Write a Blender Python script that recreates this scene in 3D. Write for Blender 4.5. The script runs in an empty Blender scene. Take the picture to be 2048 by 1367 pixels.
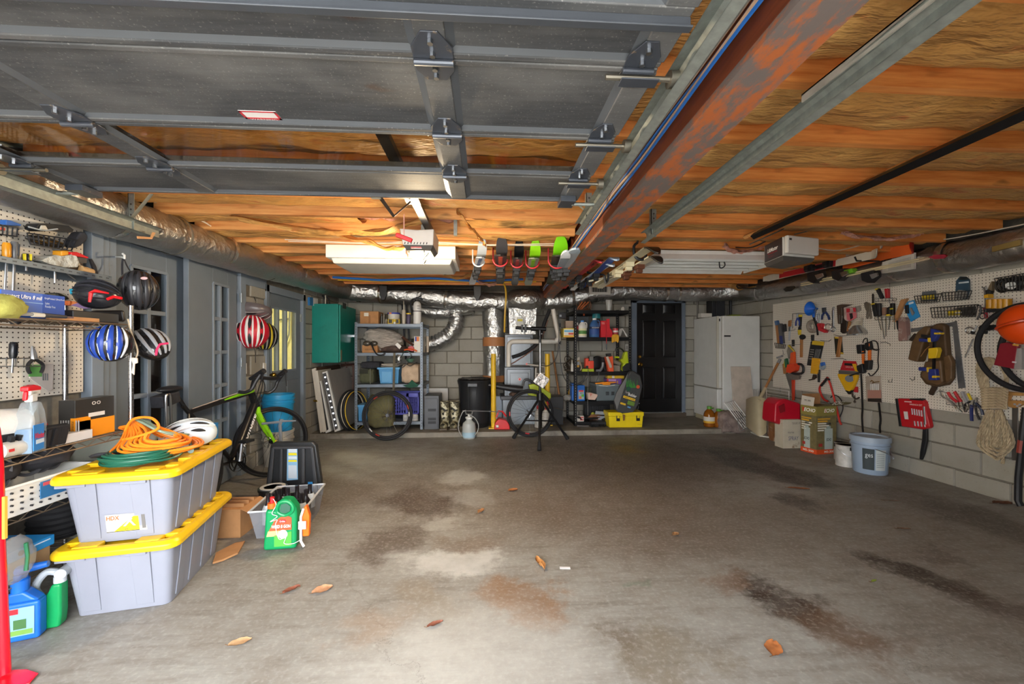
import bpy,math,random
from mathutils import Vector,Matrix,noise
random.seed(7)
SC=bpy.context.scene
COL=SC.collection
V=Vector
PI=math.pi
# ---------------------------------------------------------------- camera
FPX,TH,CH=828.0,math.atan(52/828.0),1.27
cam=bpy.data.cameras.new('camera');cam.sensor_width=36.0
cam.lens=FPX/2048*36;cam.shift_y=9.5/2048;cam.clip_start=.02
co=bpy.data.objects.new('camera',cam);COL.objects.link(co)
co.location=(0,0,CH);co.rotation_euler=(PI/2,0,-TH)
SC.camera=co
# ---------------------------------------------------------------- sky and exposure
w=bpy.data.worlds.new('overcast_sky');SC.world=w;w.use_nodes=True
bgn=w.node_tree.nodes['Background']
bgn.inputs[0].default_value=(0.95,0.975,1.0,1);bgn.inputs[1].default_value=9.0
SC.view_settings.view_transform='Standard';SC.view_settings.look='None'
SC.view_settings.gamma=1;SC.view_settings.use_curve_mapping=False
SC.view_settings.exposure=0.88
SC.cycles.max_bounces=10;SC.cycles.diffuse_bounces=6;SC.cycles.transparent_max_bounces=16
SC.cycles.sample_clamp_indirect=6
def lamp(name,loc,e,col=(1,.85,.65),size=.06,typ='POINT',rot=(0,0,0),sy=None):
    l=bpy.data.lights.new(name,typ);l.energy=e;l.color=col
    if typ == 'POINT':l.shadow_soft_size=size
    if typ == 'AREA':
        l.size=size
        if sy:l.shape='RECTANGLE';l.size_y=sy
    o=bpy.data.objects.new(name,l);COL.objects.link(o);o.location=loc;o.rotation_euler=rot
    return o
po=lamp('door_opening_portal',(-.6,-.1,1.02),1,(1,1,1),2.9,'AREA',(-PI/2,0,0),2.0)
po.data.cycles.is_portal=True
# bulb inside the left door opener (switched on in the photograph)
OPENER_BULB=46.0
ROOM_LAMP=70.0
# ---------------------------------------------------------------- projection helpers: photo pixel -> point on a real plane
def ray(px,py):
    dx=(px-1024)/FPX
    return V((dx*math.cos(TH)+math.sin(TH),-dx*math.sin(TH)+math.cos(TH),(693-py)/FPX))
def onx(px,py,X):r=ray(px,py);return r*(X/r.x)+V((0,0,CH))
def ony(px,py,Y):r=ray(px,py);return r*(Y/r.y)+V((0,0,CH))
def onz(px,py,Z):r=ray(px,py);return r*((Z-CH)/r.z)+V((0,0,CH))
LW,RW,BW,JB=-2.43,4.27,7.0,2.19
PR=lambda d=.02:(lambda p:onx(p[0],p[1],RW-d))       # on the right wall, d metres proud
PL=lambda d=.02:(lambda p:onx(p[0],p[1],LW+d))
PB=lambda y:(lambda p:ony(p[0],p[1],y))
PZ=lambda z:(lambda p:onz(p[0],p[1],z))
# ---------------------------------------------------------------- materials
def lin(h):
    h=h.lstrip('#');c=[int(h[i:i+2],16)/255 for i in (0,2,4)]
    return tuple(x/12.92 if x <= .04045 else ((x+.055)/1.055)**2.4 for x in c)+(1,)
MATS={}
class NT:
    def __init__(s,mat):s.t=mat.node_tree;s.b=s.t.nodes['Principled BSDF']
    def n(s,typ,**k):
        x=s.t.nodes.new(typ)
        for a,b in k.items():
            if a.startswith('i_'):
                key=a[2:];x.inputs[int(key) if key.isdigit() else key].default_value=b
            else:setattr(x,a,b)
        return x
    def l(s,a,b):s.t.links.new(a,b)
    def math(s,op,a,b=None,c=None,clamp=False):
        x=s.n('ShaderNodeMath',operation=op,use_clamp=clamp)
        for i,q in enumerate((a,b,c)):
            if q is None:continue
            if isinstance(q,(int,float)):x.inputs[i].default_value=q
            else:s.l(q,x.inputs[i])
        return x.outputs[0]
    def mix(s,f,a,b):
        x=s.n('ShaderNodeMix',data_type='RGBA')
        for i,q in ((0,f),(6,a),(7,b)):
            if isinstance(q,(int,float)):x.inputs[i].default_value=q
            elif isinstance(q,tuple):x.inputs[i].default_value=q
            else:s.l(q,x.inputs[i])
        return x.outputs[2]
    def ramp(s,f,a,b):
        x=s.n('ShaderNodeMapRange');x.inputs[1].default_value=a;x.inputs[2].default_value=b
        s.l(f,x.inputs[0]);return x.outputs[0]
    def noise(s,vec,scale,detail=3,rough=.55):
        x=s.n('ShaderNodeTexNoise',i_Scale=scale,i_Detail=detail,i_Roughness=rough)
        if vec is not None:s.l(vec,x.inputs['Vector'])
        return x.outputs['Fac']
    def coord(s,kind='Object',scale=None,rot=None):
        o=s.n('ShaderNodeTexCoord').outputs[kind]
        if scale or rot:
            m=s.n('ShaderNodeMapping')
            if scale:m.inputs['Scale'].default_value=scale
            if rot:m.inputs['Rotation'].default_value=rot
            s.l(o,m.inputs[0]);o=m.outputs[0]
        return o
    def bump(s,h,strength=.3,dist=.005):
        x=s.n('ShaderNodeBump',i_Strength=strength,i_Distance=dist);s.l(h,x.inputs['Height'])
        s.l(x.outputs[0],s.b.inputs['Normal'])
def newmat(key):
    m=bpy.data.materials.new(key);m.use_nodes=True;MATS[key]=m
    return m,NT(m)
def mt(key,col=None,r=.5,m=0,v=.14,s=7,bump=0,bs=60,tr=0,alpha=1,em=0,stretch=None,ior=1.45,dirt=None,coat=0,bd=.004):
    if key in MATS:return MATS[key]
    mm,t=newmat(key);c=lin(col)
    vec=t.coord('Object',stretch)
    f=t.noise(vec,s,4)
    lo=tuple(x*(1-v) for x in c[:3])+(1,);hi=tuple(min(1,x*(1+v)) for x in c[:3])+(1,)
    cc=t.mix(t.ramp(f,.3,.7),lo,hi)
    if dirt:
        cc=t.mix(t.ramp(t.noise(vec,dirt[1],6,.65),dirt[2],dirt[3]),cc,lin(dirt[0]))
    t.l(cc,t.b.inputs['Base Color'])
    t.b.inputs['Roughness'].default_value=r;t.b.inputs['Metallic'].default_value=m
    t.b.inputs['IOR'].default_value=ior
    if tr:t.b.inputs['Transmission Weight'].default_value=tr
    if alpha < 1:t.b.inputs['Alpha'].default_value=alpha
    if coat:t.b.inputs['Coat Weight'].default_value=coat
    if em:t.l(cc,t.b.inputs['Emission Color']);t.b.inputs['Emission Strength'].default_value=em
    if bump:t.bump(t.noise(vec,bs,4),bump,bd)
    return mm
def pl(h,r=.4):return mt('plastic_'+h+('' if r == .4 else '_%d' % (r*100)),h,r,v=.06)      # plain plastics and paints
def pr(h):return mt('print_'+h,h,.6,v=.04)                                                 # printed ink, paper, cloth
STEEL=lambda:mt('bright_steel','b9bcc0',.3,1)
CHROME=lambda:mt('chrome','d5d7da',.15,1,v=.05)
GALV=lambda:mt('galvanised_steel','979c96',.5,.7,v=.18,s=30,bump=.05)
BLACK=lambda:mt('black_plastic','1d1d20',.45,v=.2)
RUBBER=lambda:mt('black_rubber','17171a',.75,v=.2)
DARK=lambda:mt('charcoal_fabric','2b2b30',.85,v=.3,s=25,bump=.2)
BRASS=lambda:mt('brass','c9a04a',.25,1)
WHITE=lambda:mt('white_paint','dedcd6',.45,v=.05)
CARD=lambda:mt('cardboard','a8794e',.85,v=.12,s=12)
WOODH=lambda:mt('handle_wood','9c6a3c',.5,v=.25,s=5,stretch=(8,8,1))
def glassy(key,col='ffffff',r=.03,a=.25):
    if key in MATS:return MATS[key]
    mm,t=newmat(key);c=lin(col)
    t.b.inputs['Base Color'].default_value=c;t.b.inputs['Roughness'].default_value=r
    gl=t.n('ShaderNodeBsdfTransparent');gl.inputs[0].default_value=c
    mx=t.n('ShaderNodeMixShader');fr=t.n('ShaderNodeFresnel',i_IOR=1.5)
    g2=t.n('ShaderNodeBsdfGlossy',i_Roughness=r)
    m2=t.n('ShaderNodeMixShader');out=t.t.nodes['Material Output']
    ge=t.n('ShaderNodeNewGeometry');t.l(t.math('MULTIPLY',fr.outputs[0],t.math('SUBTRACT',1,ge.outputs['Backfacing'])),m2.inputs[0]);t.l(gl.outputs[0],m2.inputs[1]);t.l(g2.outputs[0],m2.inputs[2])
    mx.inputs[0].default_value=a;t.l(m2.outputs[0],mx.inputs[1]);t.l(t.b.outputs[0],mx.inputs[2])
    t.l(mx.outputs[0],out.inputs[0])
    return mm
# ---------------------------------------------------------------- scene nodes: a thing, its parts and their sub-parts
ROOTS=[]
class N:
    def __init__(s,name,mat=None,label=None,cat=None,group=None,kind=None,parent=None,bev=0,M=None):
        s.name,s.mat,s.label,s.cat,s.group,s.kind,s.parent,s.bev=name,mat,label,cat,group,kind,parent,bev
        s.v,s.f,s.ch,s.M,s.mesh,s.at,s.ang=[],[],[],M or (parent.M if parent else None),None,None,35
        (parent.ch if parent else ROOTS).append(s)
    def part(s,name,mat=None,label=None,bev=0,kind=None):
        return N(name,mat or s.mat,label,parent=s,bev=bev,kind=kind)
    def add(s,vs,fs):
        k=len(s.v)
        s.v += [s.M @ V(p) for p in vs] if s.M else [V(p) for p in vs]
        s.f += [tuple(i+k for i in f) for f in fs]
        return s
    # -------- solids
    def ob(s,a,b):
        (x0,y0,z0),(x1,y1,z1)=[min(p,q) for p,q in zip(a,b)],[max(p,q) for p,q in zip(a,b)]
        return s.add([(x0,y0,z0),(x1,y0,z0),(x1,y1,z0),(x0,y1,z0),(x0,y0,z1),(x1,y0,z1),(x1,y1,z1),(x0,y1,z1)],
                     [(3,2,1,0),(4,5,6,7),(0,1,5,4),(1,2,6,5),(2,3,7,6),(3,0,4,7)])
    def box(s,c,d,rot=None,taper=1):
        m=Matrix.Translation(V(c))
        if rot is not None:
            from mathutils import Euler
            m=m @ (Euler(rot).to_matrix().to_4x4() if not isinstance(rot,Matrix) else rot)
        h=V(d)/2;t=taper
        p=[m @ V(q) for q in ((-h.x*t,-h.y*t,-h.z),(h.x*t,-h.y*t,-h.z),(h.x*t,h.y*t,-h.z),(-h.x*t,h.y*t,-h.z),(-h.x,-h.y,h.z),(h.x,-h.y,h.z),(h.x,h.y,h.z),(-h.x,h.y,h.z))]
        return s.add(p,[(3,2,1,0),(4,5,6,7),(0,1,5,4),(1,2,6,5),(2,3,7,6),(3,0,4,7)])
    def cyl(s,p,q,r,r2=None,n=12,caps=True):
        p,q=V(p),V(q);r2=r if r2 is None else r2
        d=(q-p).normalized();a=d.orthogonal().normalized();b=d.cross(a)
        vs=[]
        for c,rr in ((p,r),(q,r2)):
            vs += [c+(a*math.cos(2*PI*i/n)+b*math.sin(2*PI*i/n))*rr for i in range(n)]
        fs=[(i,(i+1) % n,n+(i+1) % n,n+i) for i in range(n)]
        if caps:fs += [tuple(range(n))[::-1],tuple(range(n,2*n))]
        return s.add(vs,fs)
    def tube(s,pts,r,n=6,closed=False,flat=1):
        pts=[V(p) for p in pts];m=len(pts);rs=r if isinstance(r,(list,tuple)) else [r]*m
        vs,nrm=[],None
        for i,p in enumerate(pts):
            if closed:d=pts[(i+1) % m]-pts[i-1]
            else:d=pts[min(i+1,m-1)]-pts[max(i-1,0)]
            if d.length < 1e-9:d=V((0,0,1))
            d.normalize()
            if nrm is None:nrm=d.orthogonal().normalized() if abs(d.z) > .9 else d.cross(V((0,0,1))).normalized()
            nrm=(nrm-d*nrm.dot(d))
            nrm=nrm.normalized() if nrm.length > 1e-6 else d.orthogonal().normalized()
            b=d.cross(nrm)
            vs += [p+(nrm*math.cos(2*PI*k/n)+b*math.sin(2*PI*k/n)*flat)*rs[i] for k in range(n)]
        fs=[]
        for i in range(m if closed else m-1):
            j=(i+1) % m
            fs += [(i*n+k,i*n+(k+1) % n,j*n+(k+1) % n,j*n+k) for k in range(n)]
        if not closed:fs += [tuple(range(n))[::-1],tuple(range((m-1)*n,m*n))]
        return s.add(vs,fs)
    def lathe(s,c,prof,n=20,ax=(0,0,1),sx=1,sy=1,cap=True):
        c=V(c);d=V(ax).normalized();a=V((1,0,0)) if abs(d.z) > .9 else d.cross(V((0,0,1))).normalized()
        b=d.cross(a);vs=[];m=len(prof)
        for r,z in prof:
            vs += [c+d*z+(a*math.cos(2*PI*i/n)*sx+b*math.sin(2*PI*i/n)*sy)*max(r,1e-4) for i in range(n)]
        fs=[(j*n+i,j*n+(i+1) % n,(j+1)*n+(i+1) % n,(j+1)*n+i) for j in range(m-1) for i in range(n)]
        if cap:fs += [tuple(range(n))[::-1],tuple(range((m-1)*n,m*n))]
        return s.add(vs,fs)
    def prism(s,poly,vec,taper=1):
        poly=[V(p) for p in poly];vec=V(vec);n=len(poly);c=sum(poly,V())/n
        nn=V()
        for i in range(n):nn += (poly[i]-c).cross(poly[(i+1) % n]-c)
        if nn.dot(vec) > 0:poly=poly[::-1]
        top=[c+(p-c)*taper+vec for p in poly]
        return s.add(poly+top,[tuple(range(n)),tuple(range(n,2*n))[::-1]]+[(i,n+i,n+(i+1) % n,(i+1) % n) for i in range(n)])
    def trace(s,P,px,t=.01,taper=1):        # outline on a plane of the room, extruded t metres towards the room
        q=[P(p) for p in px];nn=(q[1]-q[0]).cross(q[2]-q[0])
        c=sum(q,V())/len(q);best=0
        for i in range(len(q)):
            m=(q[i]-c).cross(q[(i+1) % len(q)]-c)
            nn=m if m.length > best else nn;best=max(best,m.length)
        nn.normalize()
        if nn.dot(V((0,0,CH))-c) < 0:nn=-nn
        return s.prism(q,nn*t,taper)
    def ptube(s,P,px,r,n=6,closed=False,smooth=0,flat=1):
        q=[P(p) for p in px]
        if smooth:q=spline(q,smooth,closed)
        return s.tube(q,r,n,closed,flat)
    def grid(s,fn,nu,nv,cu=False):
        vs=[fn(i/(nu if cu else nu-1),j/(nv-1)) for j in range(nv) for i in range(nu)]
        fs=[]
        for j in range(nv-1):
            for i in range(nu if cu else nu-1):
                k=(i+1) % nu
                fs.append((j*nu+i,j*nu+k,(j+1)*nu+k,(j+1)*nu+i))
        return s.add(vs,fs)
    def ball(s,c,r,nu=14,nv=9,fn=None,rot=None):
        c=V(c);r=V(r) if not isinstance(r,(int,float)) else V((r,r,r))
        R=rot if rot is not None else Matrix.Identity(3)
        def g(u,v):
            a=2*PI*u;b=PI*v
            p=V((math.cos(a)*math.sin(b),math.sin(a)*math.sin(b),-math.cos(b)))
            k=fn(p) if fn else 1
            return c+R @ V((p.x*r.x*k,p.y*r.y*k,p.z*r.z*k))
        return s.grid(g,nu,nv,True)
    def torus(s,c,R,r,ax=(0,0,1),n=32,m=8,a0=0,a1=2*PI,sx=1,flat=1):
        d=V(ax).normalized();a=d.orthogonal().normalized() if abs(d.z) < .9 else V((1,0,0));b=d.cross(a)
        full=abs(a1-a0-2*PI) < 1e-6;k=n if full else n+1
        return s.tube([V(c)+(a*math.cos(a0+(a1-a0)*i/n)*sx+b*math.sin(a0+(a1-a0)*i/n))*R for i in range(k)],r,m,full,flat)
    def text(s,body,o,right,up,w=None,h=None,d=.0008,shear=0,bold=0,align='C'):
        cu=bpy.data.curves.new('t','FONT');cu.body=body;cu.size=1;cu.extrude=0;cu.resolution_u=2;cu.shear=shear;cu.offset=bold
        ob=bpy.data.objects.new('t',cu);me=ob.to_mesh()
        P=[p.co.copy() for p in me.vertices];F=[tuple(f.vertices) for f in me.polygons]
        ob.to_mesh_clear();bpy.data.objects.remove(ob);bpy.data.curves.remove(cu)
        if not P:return s
        x0,x1=min(p.x for p in P),max(p.x for p in P);y0,y1=min(p.y for p in P),max(p.y for p in P)
        kx=w/(x1-x0) if w else h/(y1-y0);ky=h/(y1-y0) if h else kx
        cx=(x0+x1)/2 if align == 'C' else x0;cy=(y0+y1)/2
        right,up=V(right).normalized(),V(up).normalized();nn=right.cross(up)
        q=[V(o)+right*(p.x-cx)*kx+up*(p.y-cy)*ky+nn*d for p in P]
        return s.add(q,F)
    # -------- making the Blender objects
    def allv(s):
        r=list(s.v)
        for c in s.ch:r += c.allv()
        return r
    def build(s,po=None,org=V((0,0,0)),depth=0):
        vs=s.allv() if depth == 0 else s.v
        if depth == 0 and not vs and not s.mesh:return
        if s.at is not None:o=V(s.at)
        elif vs:
            xs,ys,zs=[p.x for p in vs],[p.y for p in vs],[p.z for p in vs]
            o=V(((min(xs)+max(xs))/2,(min(ys)+max(ys))/2,min(zs)))
        else:o=org
        if s.v:
            me=bpy.data.meshes.new(s.name)
            me.from_pydata([tuple(p-o) for p in s.v],[],s.f)
            me.materials.append((pr(s.mat[1:]) if s.mat[0] == '!' else pl(s.mat)) if isinstance(s.mat,str) else s.mat() if callable(s.mat) else s.mat)
            me.polygons.foreach_set('use_smooth',[True]*len(me.polygons))
            me.set_sharp_from_angle(angle=math.radians(s.ang))
            me.update()
        else:me=None
        ob=bpy.data.objects.new(s.name,me);COL.objects.link(ob)
        if s.bev and me:
            b=ob.modifiers.new('bevel','BEVEL');b.width=s.bev;b.segments=2;b.limit_method='ANGLE';b.angle_limit=math.radians(40);b.harden_normals=True
        ob.location=o-org if po else o
        if po:ob.parent=po
        for k,val in (('label',s.label),('category',s.cat),('group',s.group),('kind',s.kind)):
            if val:ob[k]=val
        s.obj=ob
        for c in s.ch:c.build(ob,o,depth+1)
        s.org=o
        return ob
def T(name,label,cat,mat=None,group=None,bev=0,M=None,kind=None):
    return N(name,mat,label,cat,group,kind,None,bev,M)
def S(name,mat=None,parent=None,**k):return N(name,mat,None,None,None,'structure' if parent is None else None,parent,**k)
def spline(q,k=4,closed=False):
    q=[V(p) for p in q];out=[];m=len(q)
    for i in range(m if closed else m-1):
        g=lambda j:q[j % m] if closed else q[max(0,min(m-1,j))]
        a,b,c,d=g(i-1),g(i),g(i+1),g(i+2)
        for t in range(k):
            u=t/k
            out.append(.5*((2*b)+(c-a)*u+(2*a-5*b+4*c-d)*u*u+(3*b-a-3*c+d)*u**3))
    if not closed:out.append(q[-1])
    return out
def fr(loc,rz=0,rx=0,ry=0):
    from mathutils import Euler
    return Matrix.Translation(V(loc)) @ Euler((rx,ry,rz)).to_matrix().to_4x4()
def inst(parent_ob,porg,name,me,loc,rot=None,sc=None):
    o=bpy.data.objects.new(name,me);COL.objects.link(o);o.parent=parent_ob
    o.location=V(loc)-porg
    if rot:o.rotation_euler=rot
    if sc:o.scale=sc
    return o
def rn(a,b):return random.uniform(a,b)
def nz(x,y=0,z=0):return noise.noise(V((x,y,z)))
# ================================================================ SETTING
def floor_mat():
    if 'stained_concrete' in MATS:return MATS['stained_concrete']
    mm,t=newmat('stained_concrete');vec=t.coord('Object')
    n1=t.noise(vec,.9,5,.6);n2=t.noise(vec,5,6,.65);n3=t.noise(vec,45,4,.6)
    st=t.noise(t.coord('Object',(1.2,7,1),(0,0,.25)),3,5,.6)
    c=t.mix(t.ramp(n1,.36,.66),lin('95948f'),lin('7b756d'))
    c=t.mix(t.math('MULTIPLY',t.ramp(n2,.4,.72),.55),c,lin('6e6459'))
    c=t.mix(t.math('MULTIPLY',t.ramp(st,.48,.72),.5),c,lin('5c544b'))
    s2=t.noise(t.coord('Object',(2,16,1),(0,0,.5)),6,6,.7)
    c=t.mix(t.math('MULTIPLY',t.ramp(s2,.55,.75),.45),c,lin('544b42'))
    # stains: centre, half sizes, turn, colour, strength, softness
    dv=t.n('ShaderNodeVectorMath',operation='MULTIPLY_ADD')
    nv=t.n('ShaderNodeTexNoise',i_Scale=2.2,i_Detail=8,i_Roughness=.72);t.l(vec,nv.inputs['Vector'])
    t.l(nv.outputs['Color'],dv.inputs[0]);dv.inputs[1].default_value=(.8,.8,0);t.l(vec,dv.inputs[2])
    brk=t.math('ADD',.62,t.math('MULTIPLY',t.ramp(t.noise(vec,7,6,.7),.3,.62),.45),clamp=True)
    stains=[   # two ends of each stain (photo pixels on the floor), half width in metres, colour, strength, softness
        (900,915,1500,905,.8,'43372c',.8,.6),(950,1000,1500,1040,.6,'5f4f40',.75,.7),(650,1010,900,960,.45,'5a4c40',.6,.7),(1500,1060,1900,1050,.5,'6a5f54',.55,.7),(1150,940,1500,930,.6,'54463a',.6,.6),(1420,895,1650,975,.22,'2c2826',.85,.4),(1560,990,1640,1015,.12,'332d29',.7,.5),
        (790,995,900,1020,.22,'46372e',.85,.5),(820,1060,730,1110,.16,'4c3d33',.75,.5),(700,1000,650,960,.2,'55463a',.5,.6),(880,1085,990,1085,.1,'6a5440',.5,.6),
        (1000,1165,1110,1240,.14,'7d5a3a',.75,.5),(1500,1150,1690,1270,.12,'33241b',.95,.7),(1640,1230,1790,1330,.13,'5a4029',.8,.7),(1430,1170,1520,1150,.06,'6e5440',.6,.7),
        (1745,1110,1990,1210,.12,'33281f',.95,.6),(1850,1095,1930,1130,.06,'4a3d33',.6,.6),(1930,1180,2060,1260,.1,'4a3a30',.6,.7),(1850,990,2060,1085,.18,'453b33',.75,.7),(1700,960,1860,1010,.2,'51463c',.55,.7),
        (1225,895,1300,905,.12,'6e5a1e',.7,.8),(1270,1260,1370,1330,.14,'6b604c',.6,.6),(1230,1230,1260,1290,.05,'584a3a',.6,.7),(800,1175,900,1240,.1,'7a6a54',.45,.6),(700,1230,780,1250,.1,'8a6a4c',.4,.7),(1230,1165,1300,1160,.03,'5f6f60',.5,.6),
        (840,1125,970,1120,.12,'c2c1bc',.7,.5),(890,960,960,945,.14,'b3b2ae',.6,.6),(880,985,1000,1000,.12,'9f9d9a',.5,.6),(850,1060,950,1030,.07,'aaa8a2',.5,.6),(720,1330,1150,1330,.35,'bdbcb6',.5,.8),(680,920,720,900,.3,'a39d92',.5,.6)]
    for xa,ya,xb_,yb_,hw,col,k,so in stains:
        A,B=onz(xa,ya,0),onz(xb_,yb_,0);d=B-A;rx=d.length/2+hw*.8
        mp=t.n('ShaderNodeMapping',vector_type='TEXTURE');c0=(A+B)/2
        mp.inputs['Location'].default_value=(c0.x+.4,c0.y+.4,0);mp.inputs['Rotation'].default_value=(0,0,math.atan2(d.y,d.x));mp.inputs['Scale'].default_value=(rx*1.08,hw*1.75,1)
        t.l(dv.outputs[0],mp.inputs[0])
        ln=t.n('ShaderNodeVectorMath',operation='LENGTH');t.l(mp.outputs[0],ln.inputs[0])
        f=t.n('ShaderNodeMapRange',interpolation_type='SMOOTHSTEP');t.l(ln.outputs['Value'],f.inputs[0])
        f.inputs[1].default_value=1.0;f.inputs[2].default_value=1-so;f.inputs[3].default_value=0;f.inputs[4].default_value=k
        c=t.mix(t.math('MULTIPLY',f.outputs[0],brk),c,lin(col))
    c=t.mix(t.math('MULTIPLY',t.ramp(n3,.5,.75),.4),c,lin('b4b2ad'))
    vo=t.n('ShaderNodeTexVoronoi',feature='DISTANCE_TO_EDGE',i_Scale=.42);t.l(dv.outputs[0],vo.inputs['Vector'])
    c=t.mix(t.math('MULTIPLY',t.ramp(vo.outputs['Distance'],.0022,.0006),.35),c,lin('3a332b'))
    t.l(c,t.b.inputs['Base Color'])
    t.l(t.math('ADD',t.math('MULTIPLY',n2,.35),.38),t.b.inputs['Roughness'])
    t.bump(t.math('ADD',n2,t.math('MULTIPLY',n3,.5)),.25,.004)
    return mm
def block_mat(key='concrete_block',a='8f8a80',b='a39e93',rand=True):
    if key in MATS:return MATS[key]
    mm,t=newmat(key);vec=t.coord('Object')
    oi=t.n('ShaderNodeObjectInfo')
    c=t.mix(oi.outputs['Random'],lin(a),lin(b))
    x=t.n('ShaderNodeVectorMath',operation='ADD');t.l(vec,x.inputs[0]);t.l(oi.outputs['Location'],x.inputs[1])
    n=t.noise(x.outputs[0],60,5,.7);n2=t.noise(x.outputs[0],2.2,5)
    c=t.mix(t.ramp(n,.62,.75),c,lin('57524b'));c=t.mix(t.math('MULTIPLY',t.ramp(n2,.45,.75),.5),c,lin('77705f'))
    t.l(c,t.b.inputs['Base Color']);t.b.inputs['Roughness'].default_value=.9;t.bump(n,.35,.004);return mm
def peg_mat():
    if 'pegboard' in MATS:return MATS['pegboard']
    mm,t=newmat('pegboard');s=t.n('ShaderNodeSeparateXYZ');t.l(t.coord('Object'),s.inputs[0])
    u=t.math('SUBTRACT',t.math('FRACT',t.math('MULTIPLY',s.outputs[1],1/.0254)),.5)
    v=t.math('SUBTRACT',t.math('FRACT',t.math('MULTIPLY',s.outputs[2],1/.0254)),.5)
    d=t.math('SQRT',t.math('ADD',t.math('MULTIPLY',u,u),t.math('MULTIPLY',v,v)))
    h=t.ramp(d,.13,.16)
    c=t.mix(t.noise(t.coord('Object'),3,4),lin('c9c0b2'),lin('d6cec1'))
    c=t.mix(h,lin('2e2620'),c)
    t.l(c,t.b.inputs['Base Color']);t.b.inputs['Roughness'].default_value=.5;t.bump(h,.5,.004);return mm
def kraft():
    if 'kraft_paper' in MATS:return MATS['kraft_paper']
    mm,t=newmat('kraft_paper');vec=t.coord('Object')
    c=t.mix(t.ramp(t.noise(vec,1.7,5),.3,.7),lin('b0783a'),lin('d9a862'))
    c=t.mix(t.math('MULTIPLY',t.ramp(t.noise(t.coord('Object',(1,3,1)),3.3,5,.6),.6,.68),.55),c,lin('c0522a'))
    c=t.mix(t.math('MULTIPLY',t.ramp(t.noise(vec,9,5),.55,.8),.5),c,lin('94602c'))
    t.l(c,t.b.inputs['Base Color']);t.b.inputs['Roughness'].default_value=.5
    t.bump(t.math('ADD',t.noise(t.coord('Object',(1.2,5,1),(0,0,.6)),3,4,.6),t.math('MULTIPLY',t.noise(t.coord('Object',(3,9,3),(0,0,-.5)),3,3,.5),.25)),.9,.06);return mm
def wood(key,a,b,stretch=(1,14,14),r=.6,sc=3,bump=.15,dust=None):
    if key in MATS:return MATS[key]
    mm,t=newmat(key);vec=t.coord('Object',stretch)
    f=t.noise(vec,sc,6,.6)
    c=t.mix(t.ramp(f,.32,.68),lin(a),lin(b))
    kn=t.noise(t.coord('Object',tuple(1.5 if q == 1 else q*.35 for q in stretch)),2.1,2);c=t.mix(t.math('MULTIPLY',t.ramp(kn,.7,.78),.7),c,lin('4a2a12'))
    if dust:c=t.mix(t.math('MULTIPLY',t.ramp(t.noise(t.coord(),120,3,.6),.6,.75),.5),c,lin(dust));c=t.mix(t.math('MULTIPLY',t.ramp(t.noise(t.coord(),1.3,4),.45,.75),.35),c,lin(dust))
    t.l(c,t.b.inputs['Base Color']);t.b.inputs['Roughness'].default_value=r;t.bump(f,bump,.003)
    if dust:t.b.inputs['Specular IOR Level'].default_value=.3
    return mm
JOIST=lambda:wood('joist_pine','c0692b','e89c52')
JOISTL=lambda:wood('joist_pine_pale','c47b3c','e6ad6a')
def foil():
    if 'foil_wrap' in MATS:return MATS['foil_wrap']
    mm,t=newmat('foil_wrap');vec=t.coord('Object')
    f1=t.n('ShaderNodeTexVoronoi',i_Scale=13,feature='SMOOTH_F1');f1.inputs['Smoothness'].default_value=.4
    ds=t.n('ShaderNodeVectorMath',operation='MULTIPLY_ADD');nn=t.n('ShaderNodeTexNoise',i_Scale=6,i_Detail=4)
    t.l(vec,nn.inputs['Vector']);t.l(nn.outputs['Color'],ds.inputs[0]);ds.inputs[1].default_value=(.25,.25,.25);t.l(vec,ds.inputs[2]);t.l(ds.outputs[0],f1.inputs['Vector'])
    n2=t.noise(vec,26,5,.65)
    t.l(t.mix(t.noise(vec,3),lin('a9a9a8'),lin('d0d0cf')),t.b.inputs['Base Color'])
    t.b.inputs['Metallic'].default_value=.95;t.b.inputs['Roughness'].default_value=.3
    t.bump(t.math('ADD',t.math('MULTIPLY',f1.outputs['Distance'],.8),t.math('MULTIPLY',n2,.6)),.55,.03);return mm
GREYP=lambda:mt('grey_door_paint','6d7680',.5,v=.05)
GREYL=lambda:mt('grey_frame_paint','7a848f',.5,v=.05)
YPAINT=lambda:block_mat('yellow_painted_block','c9c08e','d4cb98')

fl=S('floor',floor_mat,at=None) if False else S('floor',floor_mat)
fl.at=(0,0,0);fl.grid(lambda u,v:V((LW-.1+(RW-LW+.2)*u,-.1+(BW+.2)*v,0)),2,2)
slab=S('floor',lambda:mt('step_concrete','7d776c',.7,v=.2,s=4,bump=.3,dirt=('4f463c',3,.5,.75)));slab.bev=.012
slab.ob((LW,5.86,-.05),(RW,BW,.07))
drv=S('ground',lambda:mt('driveway_concrete','c4c1ba',.9,v=.1));drv.ob((-14,-16,-.12),(14,-.1,-.01))
def wall(name,mat,boxes):
    n=S(name,mat)
    for a,b in boxes:n.ob(a,b)
    return n
mortar=lambda:mt('mortar','6e685e',.95,v=.2,s=20,bump=.4)
GP=mt('grey_wall_paint','636c76',.6,v=.06)
wr=wall('wall_right',mortar,[((RW+.012,-.1,-.05),(RW+.2,BW+.2,2.6))])
wb=wall('wall_back',mortar,[((LW-.2,BW+.012,-.05),(RW+.2,BW+.2,2.6))])
wl=wall('wall_left',mortar,[((LW-.16,-.1,0),(LW-.012,2.66,2.6)),((LW-.16,4.33,0),(LW-.012,4.72,2.6)),((LW-.16,5.7,0),(LW-.012,BW,2.6)),
                                ((LW-.16,2.66,2.02),(LW-.012,4.33,2.6)),((LW-.16,4.72,1.9),(LW-.012,5.7,2.6))])
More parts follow.
